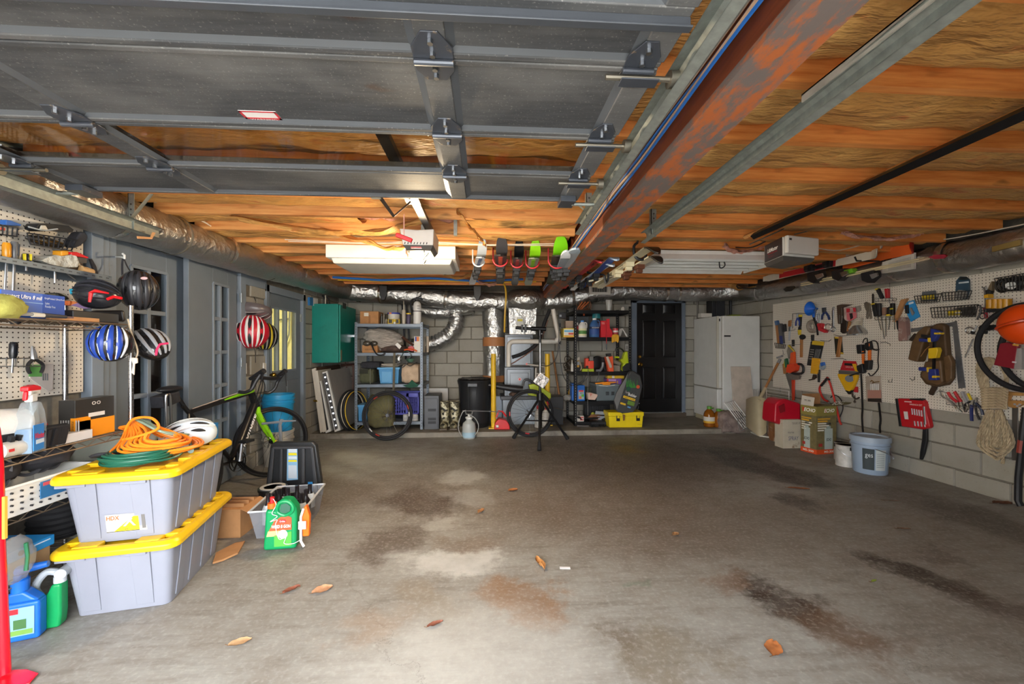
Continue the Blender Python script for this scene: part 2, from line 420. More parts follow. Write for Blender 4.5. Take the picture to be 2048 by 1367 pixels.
wf=wall('wall_front',mortar,[((LW-.2,-.3,-.1),(-2.2,-.1,2.6)),((.72,-.3,-.1),(1.25,-.1,2.6)),((-2.2,-.3,2.12),(RW+.2,-.1,2.6)),((3.95,-.3,-.1),(RW+.2,-.1,2.6)),((1.25,-.26,-.1),(3.95,-.2,2.12))])
BLK=None
def block_mesh():
    n=N('brick',block_mat);ROOTS.pop();a,b,c=.198,.0966,.016
    n.add([(-a,0,-b),(a,0,-b),(a,0,b),(-a,0,b),(-a+.004,-c,-b+.004),(a-.004,-c,-b+.004),(a-.004,-c,b-.004),(-a+.004,-c,b-.004)],
          [(4,5,6,7),(0,1,5,4),(1,2,6,5),(2,3,7,6),(3,0,4,7)])
    me=bpy.data.meshes.new('brick');me.from_pydata([tuple(p) for p in n.v],[],n.f);me.materials.append(block_mat());return me
def lay(wn,me,mk,u0,u1,z0,z1,joint,zoff,rz,skip=lambda u,z:False):
    wn.build();wn.done=True
    for k in range(-1,13):
        z=zoff+.2032*k-.1016
        if z < z0 or z > z1:continue
        u=u0-1+((joint+(.2032 if k % 2 else 0)-(u0-1)) % .4064)-.2032
        while u < u1+.2:
            a,b=max(u-.198,u0),min(u+.198,u1)
            if b-a > .04 and not skip(u,z):
                inst(wn.obj,wn.org,'brick',me,mk((a+b)/2,z)+V((rn(-.001,.001),)*3),(0,0,rz),((b-a)/.396,1,1))
            u += .4064
bm=block_mesh()
lay(wr,bm,lambda u,z:V((RW+.012,u,z)),1.9,6.98,-.05,2.15,3.517,.158,-PI/2,lambda u,z:.85 < z < 1.75 and u < 5.6 or (z > 2.05 and u < 3))
lay(wb,bm,lambda u,z:V((u,BW+.012,z)),LW,RW,.05,2.15,-.45,.178,0,lambda u,z:(2.75 < u < 3.2 and z < 1.95) or (u > 3.7 and z < 1.5))
lay(wl,bm,lambda u,z:V((LW-.012,u,z)),5.72,6.98,.0,2.1,6.1,.16,PI/2)
lay(wl,bm,lambda u,z:V((LW-.012,u,z)),4.34,4.71,.0,1.95,4.5,.16,PI/2) if False else None
for k in range(10):
    z=.06+.2032*k
    inst(wl.obj,wl.org,'brick',bm,V((LW-.012,4.44+(.1 if k % 2 else 0),z)),(0,0,PI/2),(.46,1,1));inst(wl.obj,wl.org,'brick',bm,V((LW-.012,4.63+(.06 if k % 2 else 0),z)),(0,0,PI/2),(.3,1,1))
# ---------------------------------------------------------------- ceiling: deck, joists, paper-faced batts, beam
ce=S('ceiling',lambda:mt('deck_plywood','8a6038',.8));ce.ob((LW-.1,-.3,2.44),(RW+.1,BW+.1,2.5))
bx=lambda y:.647+.0374*y
for k in range(18):
    y=.2+.4*k
    if y > 6.3:break
    pale_joist=k in (7,8,9,10)  # left-bay joists around the opener take the paler pine tone
    a=ce.part('joist',JOISTL if pale_joist else JOIST);a.ob((LW+.16,y-.02,JB),(bx(y)-.04,y+.02,2.44)) if k > 0 else a.ob((LW+.16,y-.02,JB+.02),(.6,y+.02,2.44))
    if k > 1:ce.part('joist',JOIST).ob((bx(y)+.15,y-.02,JB+rn(-.004,.004)),(RW-.25,y+.02,2.44))
def batt(x0,x1,y0,y1,seed,lift=0):
    def g(u,v):
        x=x0+(x1-x0)*u;y=y0+(y1-y0)*v;e=math.sin(PI*v)**.55
        edge=.092+.03*nz(x*2.6,seed)+.014*nz(x*9,seed+5)
        sag=.052+.03*nz(x*1.1,seed+2)
        z=JB+edge*(1-e)+(.074-sag*1.0)*e+.022*nz(x*3+y*4,y*5,seed)*e+.02*abs(nz(x*4-y*7,y*7+seed,2))*e+.006*nz(x*16,y*12,seed)
        return V((x,y,z+lift))
    p=ce.part('insulation_batt',kraft);p.grid(g,max(6,int((x1-x0)*22)),13);p.ang=80
for k in range(17):
    y0,y1=.2+.4*k+.021,.2+.4*(k+1)-.021
    if k >= 15:break
    xs=(LW+.16,bx(y0)-.05)
    if k == 7:xs=(LW+.16,-.95)
    batt(xs[0],xs[1],y0,min(y1,6.9),1.3*k)
    if k == 7:batt(-.2,bx(y0)-.05,y0,y1,3.3)
    if k > 0:batt(bx(y0)+.16,RW-.26,y0,min(y1,6.9),1.7*k+40)
pink=lambda:mt('pink_fibreglass','c08a78',.95,v=.3,s=22,bump=.8,bs=50,bd=.02)
p=ce.part('insulation_batt',pink,'pink fibreglass showing where its paper is torn away')
p.grid(lambda u,v:V((-1.0+.85*u,3.03+.34*v,JB+.1+.05*nz(u*9,v*6,3))),30,10)
def scrap(pts,wd,mat=kraft,seed=0):        # torn ribbon of facing paper
    q=spline(pts,6);m=len(q);a=ce.part('torn_paper',mat)
    def g(u,v):
        i=min(int(u*(m-1)),m-2);f=u*(m-1)-i;c=q[i].lerp(q[i+1],f)
        k=wd*(.75+.5*nz(u*5+seed,1))
        return c+V((.02*nz(u*8,v*3,seed),(v-.5)*k,.03*nz(u*7,v*4,seed+2)+.02*math.sin(v*PI)))
    a.grid(g,28,6);a.ang=80
scrap([(-1.75,3.0,2.16),(-1.2,3.05,2.09),(-.75,3.05,2.1),(-.42,3.02,2.2)],.16,seed=1)
scrap([(-1.3,3.35,2.18),(-.95,3.38,2.1),(-.72,3.42,2.06),(-.55,3.4,2.15)],.12,seed=4)
scrap([(-.2,2.85,2.2),(-.13,3.0,2.14),(-.04,3.15,2.08),(0,3.25,2.05)],.07,seed=7)
scrap([(-.1,4.9,2.16),(-.3,4.95,2.08),(-.52,5.0,2.13)],.2,seed=9)
scrap([(.25,5.4,2.16),(.05,5.45,2.08),(-.15,5.5,2.15)],.3,pink,12)
scrap([(1.85,5.3,2.18),(1.5,5.3,2.12),(1.2,5.2,2.17)],.12,seed=14)
scrap([(3.6,5.9,2.2),(3.8,5.95,2.12),(4.0,5.9,2.17)],.25,kraft,15)
scrap([(2.2,3.7,2.19),(2.4,3.75,2.15),(2.6,3.7,2.19)],.1,pink,17)
scrap([(2.9,3.2,2.19),(3.3,3.25,2.16),(3.6,3.2,2.19)],.07,pink,18)
scrap([(-.68,3.55,2.17),(-.67,3.55,2.08),(-.66,3.54,2.02)],.06,pink,19)
# steel and timber beam
be=ce.part('beam',lambda:wood('beam_timber','5d2a14','7c3c1e',(14,1,14)))
def slope_box(n,x0,x1,y0,y1,z0,z1):
    n.add([(bx(y0)+x0,y0,z0),(bx(y0)+x1,y0,z0),(bx(y1)+x1,y1,z0),(bx(y1)+x0,y1,z0),(bx(y0)+x0,y0,z1),(bx(y0)+x1,y0,z1),(bx(y1)+x1,y1,z1),(bx(y1)+x0,y1,z1)],
          [(3,2,1,0),(4,5,6,7),(0,1,5,4),(1,2,6,5),(2,3,7,6),(3,0,4,7)])
slope_box(be,0,.14,-.1,6.9,2.045,2.44)
def rust():
    if 'rusted_steel' in MATS:return MATS['rusted_steel']
    mm,t=newmat('rusted_steel');vec=t.coord('Object',(3,1.1,3));f=t.noise(vec,4.5,8,.72)
    c=t.mix(t.ramp(f,.47,.56),lin('6b605b'),lin('a85c30'));t.l(c,t.b.inputs['Base Color'])
    t.b.inputs['Roughness'].default_value=.6;t.bump(f,.2);return mm
sb=be.part('steel_flange',rust,'rusted steel flange under the timber beam');slope_box(sb,0,.15,-.1,6.9,2.02,2.045)
# ---------------------------------------------------------------- French doors and half-glazed door on the left wall
yl=lambda px:onx(px,650,LW).y
zl=lambda px,py:onx(px,py,LW).z
fr1=S('trim_1',GREYL);fr1.bev=.004
for y0,y1,d in ((2.66,2.74,.05),(2.74,2.8,.03),(2.8,2.87,.015)):fr1.ob((LW-.1,y0,0),(LW+d,y1,2.1))
fr1.ob((LW-.1,4.24,0),(LW+.02,4.33,2.1));fr1.ob((LW-.1,2.66,1.99),(LW+.02,4.33,2.1))
DGLASS=lambda:glassy('window_glass','f2f5f5',.02,.0)
def leaf(nm,Mx,wd,hgt,gx,gz,depth=.04,label=None):     # local frame: x along the leaf, y into the wall, z up
    d=S(nm,GREYP);d.M=Mx;d.bev=.003
    x0,x1=gx[0],gx[-1];z0,z1=gz[0],gz[-1]
    d.ob((0,0,.02),(x0,depth,hgt));d.ob((x1,0,.02),(wd,depth,hgt));d.ob((x0,0,.02),(x1,depth,z0));d.ob((x0,0,z1),(x1,depth,hgt))
    for x in gx[1:-1]:d.part('mullion',GREYL,bev=.004).ob((x-.016,-.006,z0),(x+.016,depth+.006,z1))
    for z in gz[1:-1]:d.part('mullion',GREYL,bev=.004).ob((x0,-.004,z-.016),(x1,depth+.004,z+.016))
    m=d.part('glazing_bead',GREYL,bev=.003)
    for a,b in (((x0-.012,-.012,z0),(x0+.012,0,z1)),((x1-.012,-.012,z0),(x1+.012,0,z1)),((x0,-.012,z1-.012),(x1,0,z1+.012)),((x0,-.012,z0-.012),(x1,0,z0+.012))):m.ob(a,b)
    for i in range(len(gx)-1):
        for j in range(len(gz)-1):d.part('pane',DGLASS).ob((gx[i],.016,gz[j]),(gx[i+1],.021,gz[j+1]))
    return d
g1=[yl(267)-2.87,yl(303)-2.87,yl(338)-2.87];zz=[.27,.6,.92,1.22,1.52,1.83]
leaf('door_1',fr((LW-.02,2.87,0),PI/2),.655,1.985,g1,zz)
d2=leaf('door_2',fr((LW+.075,3.44,0),PI/2+.1),.77,1.985,[yl(407)-3.38,yl(426)-3.38,yl(445)-3.38],zz)
for z in (.4,1.12,1.75):
    h=d2.part('hinge',lambda:mt('painted_hinge','8a939c',.4,.5));h.M=None;h.cyl((LW+.03,4.225,z-.045),(LW+.03,4.225,z+.045),.008);h.ob((LW+.02,4.21,z-.045),(LW+.025,4.26,z+.045))
fr2=S('trim_2',GREYL);fr2.bev=.004
fr2.ob((LW-.1,4.72,0),(LW+.02,4.78,1.96));fr2.ob((LW-.1,5.64,0),(LW+.02,5.71,1.96));fr2.ob((LW-.1,4.72,1.88),(LW+.02,5.71,1.96));fr2.ob((LW-.14,4.3,1.9),(LW+.01,4.74,2.1))
d3=leaf('door_3',fr((LW-.02,4.78,0),PI/2),.86,1.88,[yl(545)-4.78,yl(560)-4.78,yl(576)-4.78,yl(594)-4.78],[.98,1.72])
for a in (.1,.48):
    for z0,z1 in ((.12,.42),(.5,.86)):
        pn=d3.part('panel',GREYP,bev=.01);pn.ob((a,-.012,z0),(a+.3,.01,z1))
for z in (.3,1.65):h=d3.part('hinge',GALV);h.ob((.845,-.02,z-.05),(.865,0,z+.05))
kn=d3.part('doorknob',BRASS);kn.ball((.06,-.055,.95),.03);kn.cyl((.06,-.03,.95),(.06,0,.95),.012)
# rooms behind the glass
sw=wall('wall_inner',YPAINT,[((LW-1.75,4.45,0),(LW-1.65,7.6,2.5)),((LW-1.75,4.4,0),(LW-.16,4.5,2.5)),((LW-1.75,7.5,0),(LW-.16,7.6,2.5)),((LW-1.75,4.4,-.05),(LW-.14,7.6,.0)),((LW-1.75,4.4,2.4),(LW-.16,7.6,2.45))])
sd=wall('wall_den',lambda:mt('brown_panelling','3a2c26',.7,v=.2),[((LW-2.6,1.2,0),(LW-2.5,4.4,2.4)),((LW-2.6,1.15,0),(LW-.16,1.25,2.4)),((LW-2.6,4.3,0),(LW-.16,4.4,2.4)),((LW-2.6,1.2,2.36),(LW-.16,4.4,2.4)),((LW-2.6,1.2,-.05),(LW-.14,4.4,.0))])
lamp('utility_room_lamp',(LW-.9,5.9,2.25),ROOM_LAMP,(1,.93,.7),.1)
for px,nm in ((552,0),(566,1)):
    q=onx(px,650,LW-1.6)
cb=T('conduit_box','yellowed electric box with conduit seen through the half-glazed grey door','electric box',lambda:mt('conduit_grey','8d8a78',.5,.4))
P=PB(7.42);cb.part('box','c9c49a',bev=.005).trace(P,[(546,655),(556,655),(556,670),(546,670)],.08)
pi_=cb.part('conduit',lambda:mt('conduit_grey','6d6a5c',.5,.4))
pi_.ptube(P,[(551,655),(551,640),(580,637)],.016);pi_.ptube(P,[(551,640),(551,600)],.014);pi_.ptube(P,[(580,600),(578,668),(571,688)],.014)
# ---------------------------------------------------------------- black six-panel door on the back wall
BD=lambda:mt('black_door_paint','141416',.32,v=.1)
db=S('door_4',BD,bev=.002);db.ob((2.575,6.955,.15),(3.37,7.0,2.02))
for x0,x1 in ((2.68,2.905),(3.04,3.265)):
    for z0,z1 in ((.38,.92),(1.09,1.72),(1.84,2.0)):
        pp=db.part('panel',BD,bev=.006);pp.prism([(x0,6.955,z0),(x1,6.955,z0),(x1,6.955,z1),(x0,6.955,z1)],(0,-.014,0),.82 if z1-z0 < .3 else .86)
        mo=db.part('moulding',lambda:mt('black_door_moulding','232327',.28,v=.1));r=.008
        mo.tube([(x0,6.952,z0),(x1,6.952,z0),(x1,6.952,z1),(x0,6.952,z1)],r,6,True)
for px,py,nm in ((1280,713,'deadbolt'),(1281,728.5,'doorknob')):
    q=ony(px,py,6.93);k=db.part(nm,BRASS,'brass '+nm);k.lathe((q.x,6.955,q.z),[(.032,0),(.032,.012),(.014,.016),(.014,.03),(.03,.04),(.032,.055),(.02,.068),(.004,.07)] if nm == 'doorknob' else [(.03,0),(.03,.014),(.022,.022),(.006,.024)],16,(0,-1,0))
tb=S('trim_3',lambda:mt('door_frame_blue_grey','66707e',.5,v=.08),bev=.003)
tb.ob((2.49,6.93,.07),(2.575,7.0,2.1));tb.ob((3.37,6.93,.07),(3.43,7.0,2.1));tb.ob((2.49,6.93,2.02),(3.43,7.0,2.1))
th_=S('trim_4',lambda:mt('aluminium_threshold','b9bab8',.35,.8));th_.ob((2.575,6.9,.14),(3.37,7.0,.15));st_=S('trim_5',lambda:mt('sill_timber','4a4036',.8,v=.2));st_.ob((2.5,6.88,.07),(3.42,7.0,.14))
# pegboards
pb=S('trim_6',peg_mat);pb.ob((RW-.03,2.7,.68),(RW-.022,5.875,1.897))
bt=pb.part('batten','cfc7b8')
for z in (.72,1.3,1.86):bt.ob((RW-.022,2.7,z-.02),(RW-.002,5.86,z+.02))
p2=S('trim_7',peg_mat);p2.ob((LW+.01,.3,1.0),(LW+.018,2.64,2.2))
# ================================================================ OVERHEAD: doors, tracks, openers, ducts, lights, skis
DP=lambda:wood('door_charcoal_paint','3a3b3d','4b4c4e',(1,10,10),.58,4,.25,'a09d98')
DPL=lambda:mt('door_rail_paint','3d4045',.35,v=.1,s=5,bump=.06,dirt=('8d8a84',38,.7,.78))
DG=lambda:glassy('dusty_glass','f4efe6',.04,.0)
gd=T('overhead_garage_door','charcoal panelled garage door raised flat on its tracks under the joists','garage door')
XL,X1,X2,XR=-2.06,-1.43,-.143,.49
ZB,ZP=2.06,2.074
secs=[(.42,.968,0),(.975,1.146,0),(1.152,1.543,0),(1.549,1.912,1),(1.918,2.24,0)]
def tilt(y):return 0
for y0,y1,win in secs:
    se=gd.part('door_section',DP,bev=.004)
    ra,st=(.05,.075)
    rr=.02 if y1-y0 < .4 else .03
    ya,yb=y0+rr,y1-rr
    if y1 < 1.0:ya=y0+.08
    se.ob((XL,y0,ZB),(XR,ya,ZB+.045));se.ob((XL,yb,ZB),(XR,y1,ZB+.045))
    for xc in (XL+.035,X1,X2,XR-.035):se.ob((xc-.04,ya,ZB),(xc+.04,yb,ZB+.045))
    xs=[XL+.075,X1-.04,X1+.04,X2-.04,X2+.04,XR-.075]
    for a,b in ((0,1),(2,3),(4,5)):
        x0,x1=xs[a],xs[b]
        if win:se.part('pane',DG).ob((x0,ya,ZP),(x1,yb,ZP+.004))
        else:
            se.part('panel',DP).ob((x0,ya,ZP),(x1,yb,ZP+.008))
        m=se.part('moulding',lambda:mt('door_moulding_paint','4f5256',.4,v=.05))
        m.prism([(x0,yb,ZB+.004),(x0,yb-.014,ZP),(x0,yb,ZP)],(x1-x0,0,0));m.prism([(x0,ya,ZB+.004),(x0,ya+.014,ZP),(x0,ya,ZP)],(x1-x0,0,0))
        m.prism([(x0,ya,ZB+.004),(x0+.022,ya,ZP),(x0,ya,ZP)],(0,yb-ya,0));m.prism([(x1,ya,ZB+.004),(x1-.022,ya,ZP),(x1,ya,ZP)],(0,yb-ya,0))
hm=lambda:mt('painted_hinge_steel','50545c',.3,.5,dirt=('9a8468',30,.62,.75))
def hinge(x,y,wd=.055,roller=0):
    h=gd.part('hinge',hm,bev=.002);k=1 if roller >= 0 else -1
    z=ZB-.004
    h.prism([(x-wd,y-.005,z),(x-wd,y-.05,z),(x-wd*.4,y-.105,z),(x+wd*.4,y-.105,z),(x+wd,y-.05,z),(x+wd,y-.005,z)],(0,0,.005))
    h.prism([(x-wd,y+.005,z),(x-wd,y+.04,z),(x-wd*.5,y+.085,z),(x+wd*.5,y+.085,z),(x+wd,y+.04,z),(x+wd,y+.005,z)],(0,0,.005))
    h.cyl((x-wd,y,z-.006),(x+wd,y,z-.006),.009,n=10)
    for dy in (-.078,-.03,.025,.06):h.part('bolt',STEEL).cyl((x,y+dy,z-.012),(x,y+dy,z),.008,n=6)
    if roller:
        r=h.part('roller',lambda:mt('roller_steel','7a7468',.4,.8));sx=roller
        r.cyl((x-sx*.09,y+.012,z-.018),(x+sx*.1,y+.012,z-.018),.008,n=8);r.cyl((x+sx*.095,y+.012,z-.018),(x+sx*.12,y+.012,z-.018),.024,n=14)
        h.ob((x-sx*.05,y-.01,z-.034),(x+sx*.06,y+.03,z-.03))
for y in (1.149,1.546,1.915):
    hinge(X2,y);hinge(X1,y);hinge(XR-.06,y,.045,1);hinge(XL+.06,y,.045,-1)
for x,s_ in ((XR-.06,1),(XL+.06,-1)):
    h=gd.part('top_roller_bracket',hm,bev=.002);h.ob((x-.04,2.14,ZB-.03),(x+.04,2.25,ZB));h.part('roller',GALV).cyl((x+s_*.03,2.2,ZB-.024),(x+s_*.15,2.2,ZB-.024),.01)
sk=gd.part('warning_sticker','!d9d4d0','white and red warning sticker');q=onz(522,231,ZP-.001)
sk.ob((q.x-.062,q.y-.028,ZP-.002),(q.x+.062,q.y+.028,ZP));r_=sk.part('red_border','!b8303a')
for a,b in (((-.062,.012),(.062,.028)),((-.062,-.028),(-.054,.028)),((.054,-.028),(.062,.028)),((-.062,-.028),(.062,-.022))):r_.ob((q.x+a[0],q.y+a[1],ZP-.003),(q.x+b[0],q.y+b[1],ZP-.0018))
sk.part('lettering','!d9d4d0').text('WARNING',(q.x,q.y+.02,ZP-.0032),(1,0,0),(0,-1,0),w=.09,h=.01)
sr=gd.part('stiffener_rail',DPL,bev=.002);sr.ob((XL,.962,ZB-.03),(XR,.972,ZB));sr.ob((XL,.95,ZB-.034),(XR,.972,ZB-.028))
# --- tracks
def track(nm,lab,p,q,hooks,side=1):
    t=T(nm,lab,'track');p,q=V(p),V(q);d=(q-p);n=V((d.y,-d.x,0)).normalized()*side;u=V((0,0,1))
    def seg(par,a,b,c1,c2):     # a strip from a to b between two profile corners
        par.add([a+c1,a+c2,b+c2,b+c1,a+c1+c3,a+c2+c3,b+c2+c3,b+c1+c3],[(0,1,2,3),(7,6,5,4),(0,4,5,1),(1,5,6,2),(2,6,7,3),(3,7,4,0)])
    ch=t.part('channel',GALV)
    prof=[V((0,0,0))-n*.0+u*.05,n*.03+u*.055,n*.045+u*.04,n*.045-u*.01,n*.03-u*.025,n*.0-u*.02]
    prof2=[x+(-n*.003 if i in (2,3) else -u*.003 if i < 2 else u*.003) for i,x in enumerate(prof)]
    k=len(prof);vs=[a+x for a in (p,q) for x in prof]+[a+x for a in (p,q) for x in prof2]
    fs=[(i,i+1,k+i+1,k+i) for i in range(k-1)]+[(2*k+i,3*k+i,3*k+i+1,2*k+i+1) for i in range(k-1)]
    ch.add(vs,fs)
    for f,zt,strut in hooks:
        a=p+d*f+n*.05;h=t.part('hanger',GALV)
        h.ob((a.x-.018,a.y-.002,a.z-.01),(a.x+.018,a.y+.002,zt));h.ob((a.x-.018,a.y-.002,a.z-.01),(a.x-.014,a.y+.03,zt))
        if strut:h.tube([(a.x,a.y-.006,a.z+.05),(a.x+strut[0],a.y+strut[1],zt)],.014,4,flat=.2)
        hl=h.part('punched_holes',lambda:mt('punched_hole','3a3630',.7),kind='stuff')
        for j in range(5):hl.cyl((a.x,a.y-.004,a.z+.02+j*.032),(a.x,a.y-.0021,a.z+.02+j*.032),.005,n=8)
    return t
track('door_track','galvanised door track beside the silver duct on the left wall',(-2.095,-.05,1.985),(-2.095,2.85,1.985),[(.93,2.2,(.12,0))],-1)
track('door_track','galvanised door track running beside the rusty beam and blue cables',(.487,-.05,2.02),(.578,2.66,2.02),[(.93,2.2,(-.16,.0))],1)
tr=track('door_track','empty galvanised door track crossing the right-hand bay',(.975,-.05,2.02),(1.085,2.85,2.02),[(.96,2.2,(.1,-.25))],1)
a=tr.part('splice_angle',lambda:mt('weathered_angle','b5aea2',.55,.5,v=.2,s=12));a.ob((1.02,.2,2.082),(1.07,1.28,2.087));a.ob((1.02,.2,2.06),(1.025,1.28,2.087))
for y in (.95,1.23):a.part('bolt',STEEL).cyl((1.045,y,2.075),(1.045,y,2.083),.01,n=6)
# --- cables along the beam, wires across the joists
def cable(nm,lab,pts,r,mat,k=5,group=None,cat='cable'):
    return T(nm,lab,cat,mat,group).tube(spline(pts,k),r,6)
blue='2b6fc0';beige='c9a98c';yel='d8a92c';whi='d8cfc0'
def along(dx,z,seed,y0=-.05,y1=6.2,n=16):
    return [V((bx(y0+(y1-y0)*i/n)-.01+dx+.012*nz(i*.9,seed),y0+(y1-y0)*i/n,z+.014*nz(i*.8,seed+4))) for i in range(n+1)]
cable('blue_cable','blue network cable clipped highest along the left face of the beam',along(-.004,2.14,1),.006,blue)
cable('blue_cable','second blue network cable sagging lowest along the beam',along(.0,2.115,2),.006,blue)
cable('beige_cable','beige electric cable clipped along the beam between the blue cables',along(-.004,2.125,3),.007,beige)
cable('beige_cable','thin beige cable lying nearest the track along the beam',along(-.012,2.15,6),.005,beige)
for i,(x0,x1,y,dz,nm,mat,r,lab) in enumerate([(-1.7,.6,3.62,.03,'white_wire',whi,.004,'thin white wire drooping across the joists behind the left opener'),(-1.7,.62,3.68,.015,'white_wire',whi,.004,'second white wire running straight behind the left opener'),
        (-2.0,.5,5.55,.05,'blue_cable',blue,.016,'bundle of blue cable running above the left ceiling light'),(-2.0,.7,5.75,.03,'yellow_cable',yel,.01,'yellow cable running along the ceiling above the black roof bars')]):
    cable(nm,lab,[V((x0+(x1-x0)*j/8,y+.03*nz(j,i),JB-.012-dz*math.sin(PI*j/8*2)**2*.6)) for j in range(9)],r,mat)
P1=lambda p:ony(p[0],p[1],4.2)
cable('white_wire','white wire looping down to the ski tips beside the beam',[ony(1040,470,4.1),ony(1075,482,4.1),ony(1110,492,4.1),ony(1135,486,4.1),ony(1142,474,4.1)],.0045,whi)
cable('white_wire','white wire wrapped under the far end of the beam',[ony(1155,492,4.2),ony(1160,505,4.2),ony(1185,508,4.2),ony(1205,507,4.2)],.0045,whi)
cable('yellow_cable','yellow cable bundle tied right of the beam above the skis',[ony(1240,470,4.3),ony(1225,490,4.6),ony(1212,510,4.9)],.009,yel)
cable('white_wire','pair of white wires draped from the left duct to the joists',[ony(290,388,2.9)+V((0,0,0)),ony(380,425,3.2),ony(440,455,3.5),ony(560,462,4.0),ony(780,470,4.0)],.005,whi)
cable('white_wire','lower white wire draped from the left duct to the joists',[ony(300,400,2.95),ony(400,440,3.25),ony(445,460,3.55),ony(520,458,4.0),ony(640,458,4.0)],.005,whi)
cable('white_wire','white wire stapled along the silver duct near the right wall',[onx(1750,490,4.0),onx(1860,482,4.0),onx(1940,470,4.0),onx(2048,448,4.0)],.005,whi)
cable('white_wire','white wire from the right opener to the skis',[ony(1630,495,3.3),ony(1680,500,3.6),ony(1745,483,3.8)],.005,whi)
# --- openers
op=T('garage_door_opener','grey door opener with lit bulb hanging over the left bay','door opener')
PY=PB(3.0)
hb=op.part('housing',lambda:mt('opener_housing','c6c3bb',.5,v=.05),bev=.008)
x0,x1,z1,z0=ony(800,455,3.0).x,ony(868,455,3.0).x,ony(800,456,3.0).z,ony(800,489,3.0).z
hb.prism([(x0-.005,3.0,z1),(x0+.02,3.0,z0),(x1-.005,3.0,z0),(x1,3.0,z1),((x0+x1)/2,3.0,z1-.008)],(0,.3,0))
gr=op.part('vent_slots',BLACK)
for i in range(8):gr.box((x0+.035+i*.022,2.998,z0+.012),(.005,.006,.014),(0,.3,0))
lid=op.part('bottom_cover',lambda:mt('opener_dark','4a4743',.4),bev=.004);lid.prism([(x0+.02,3.0,z0),(x1-.005,3.0,z0),(x1-.005,3.28,z0),(x0+.02,3.28,z0)],(0,0,-.035),.8)
ls=op.part('lens',lambda:mt('lit_lens','ffe2ae',.5,em=9));ls.ob((x0+.06,3.06,z0-.06),(x1-.03,3.24,z0-.036));op.part('red_label','!b06060').ob((x0+.075,3.005,z0-.022),(x0+.15,3.012,z0-.01))
lamp('opener_bulb',((x0+x1)/2,3.15,z0-.1),OPENER_BULB,(1,.78,.5),.06)
rl=op.part('rail',lambda:mt('opener_rail','3a3a3c',.4,.7));rl.ob((-.45,.1,2.135),(-.4,3.2,2.165))
for dx in (-.1,.14):h=op.part('hanger',GALV);h.ob((-.38+dx,3.1,2.1),(-.355+dx,3.13,2.3))
tr_=op.part('trolley',lambda:mt('opener_dark','4a4743',.4));tr_.ob((-.465,2.3,2.11),(-.385,2.48,2.14))
ar=op.part('door_arm',lambda:mt('arm_steel','4b4038',.5,.6));ar.tube([(-.58,2.245,2.09),(-.53,2.42,2.02),(-.43,2.4,2.1)],.014,4,flat=.4)
dk=op.part('door_bracket',GALV);dk.ob((-.61,2.235,2.06),(-.56,2.26,2.12))
co_=op.part('release_cord','!c89080');c0,c1=ony(808,428,2.45),ony(808,475,2.45);co_.tube([c0,c1],.003)
hd=op.part('release_handle','c41f22','red pull handle',bev=.006);hd.box(c1,(.1,.02,.025),(0,.35,0))
tw=op.part('tied_cord',BLACK);qq=ony(852,520,3.05);tw.ptube(PY,[(848,500),(850,512),(857,512),(862,516),(852,520),(848,528)],.004);tw.ptube(PY,[(858,505),(850,515),(846,520)],.004)
o2=T('garage_door_opener','opener with dark label and frosted light cover hanging over the right bay','door opener')
A,B_,C_=ony(1523,500,2.95),ony(1566,505,3.0),ony(1632,495,3.05)
hb=o2.part('housing',lambda:mt('opener_housing_light','bdbab2',.45,v=.04),bev=.01)
zt,zb=ony(1566,472,3.0).z,ony(1566,511,3.0).z
e1=V((2.1,2.98,0));A=V((ony(1528,500,3.3).x,3.3,0));B2=V((ony(1566,500,3.0).x,3.0,0));C2=V((ony(1630,500,3.08).x,3.08,0))
def quad(n,a,b,z0,z1,th,off=0):
    d=(b-a).normalized();nn=V((d.y,-d.x,0))
    if nn.dot(V((0,0,0))-a) < 0:nn=-nn
    n.add([V((p.x,p.y,z))+nn*o for o in (off,off+th) for p,z in ((a,z0),(b,z0),(b,z1),(a,z1))],[(0,1,2,3),(7,6,5,4),(0,4,5,1),(1,5,6,2),(2,6,7,3),(3,7,4,0)]);return d,nn
hb.prism([(A.x,A.y,zb),(B2.x,B2.y,zb),(C2.x,C2.y,zb),(C2.x-.05,C2.y+.3,zb)],(0,0,zt-zb))
lb=o2.part('side_label',lambda:mt('opener_dark_label','2c2527',.35));d,nn=quad(lb,A.lerp(B2,.06),A.lerp(B2,.97),zb+.004,zt-.004,.003)
mid=A.lerp(B2,.5)+nn*.004
lb.part('lettering','!e8e6e2').text('LiftMaster',V((mid.x,mid.y,zb+.085)),d,(0,0,1),w=.17,h=.032,shear=.2,bold=.02)
lb.part('red_line','!b02a30').text('PROFESSIONAL',V((mid.x,mid.y,zb+.058)),d,(0,0,1),w=.16,h=.012);lb.part('red_line','!8a3038').text('Premium',V((mid.x-.03*d.x,mid.y-.03*d.y,zb+.035)),d,(0,0,1),w=.08,h=.016,shear=.3)
ln=o2.part('light_cover',lambda:mt('frosted_cover','d0ccc4',.4,tr=.25,v=.04),bev=.012);quad(ln,B2.lerp(C2,.02),C2,zb+.015,zt+.004,.035)
dk=o2.part('latch_recess',BLACK);d2_,n2_=quad(dk,B2.lerp(C2,.06),B2.lerp(C2,.13),zt-.035,zt-.02,.037)
bt_=o2.part('bottom_cover',lambda:mt('opener_dark','4a4743',.4));bt_.prism([(A.x,A.y,zb),(B2.x,B2.y,zb),(C2.x,C2.y,zb),(C2.x-.05,C2.y+.3,zb)],(0,0,-.03),.88)
r2=o2.part('rail',lambda:mt('opener_rail_black','232325',.35,.6));r2.tube([(1.9+.45*.0,.0,2.13),(2.08,3.1,2.13)],.026,4);r2.tube([(1.95,.0,2.165),(2.11,3.1,2.165)],.008,4)
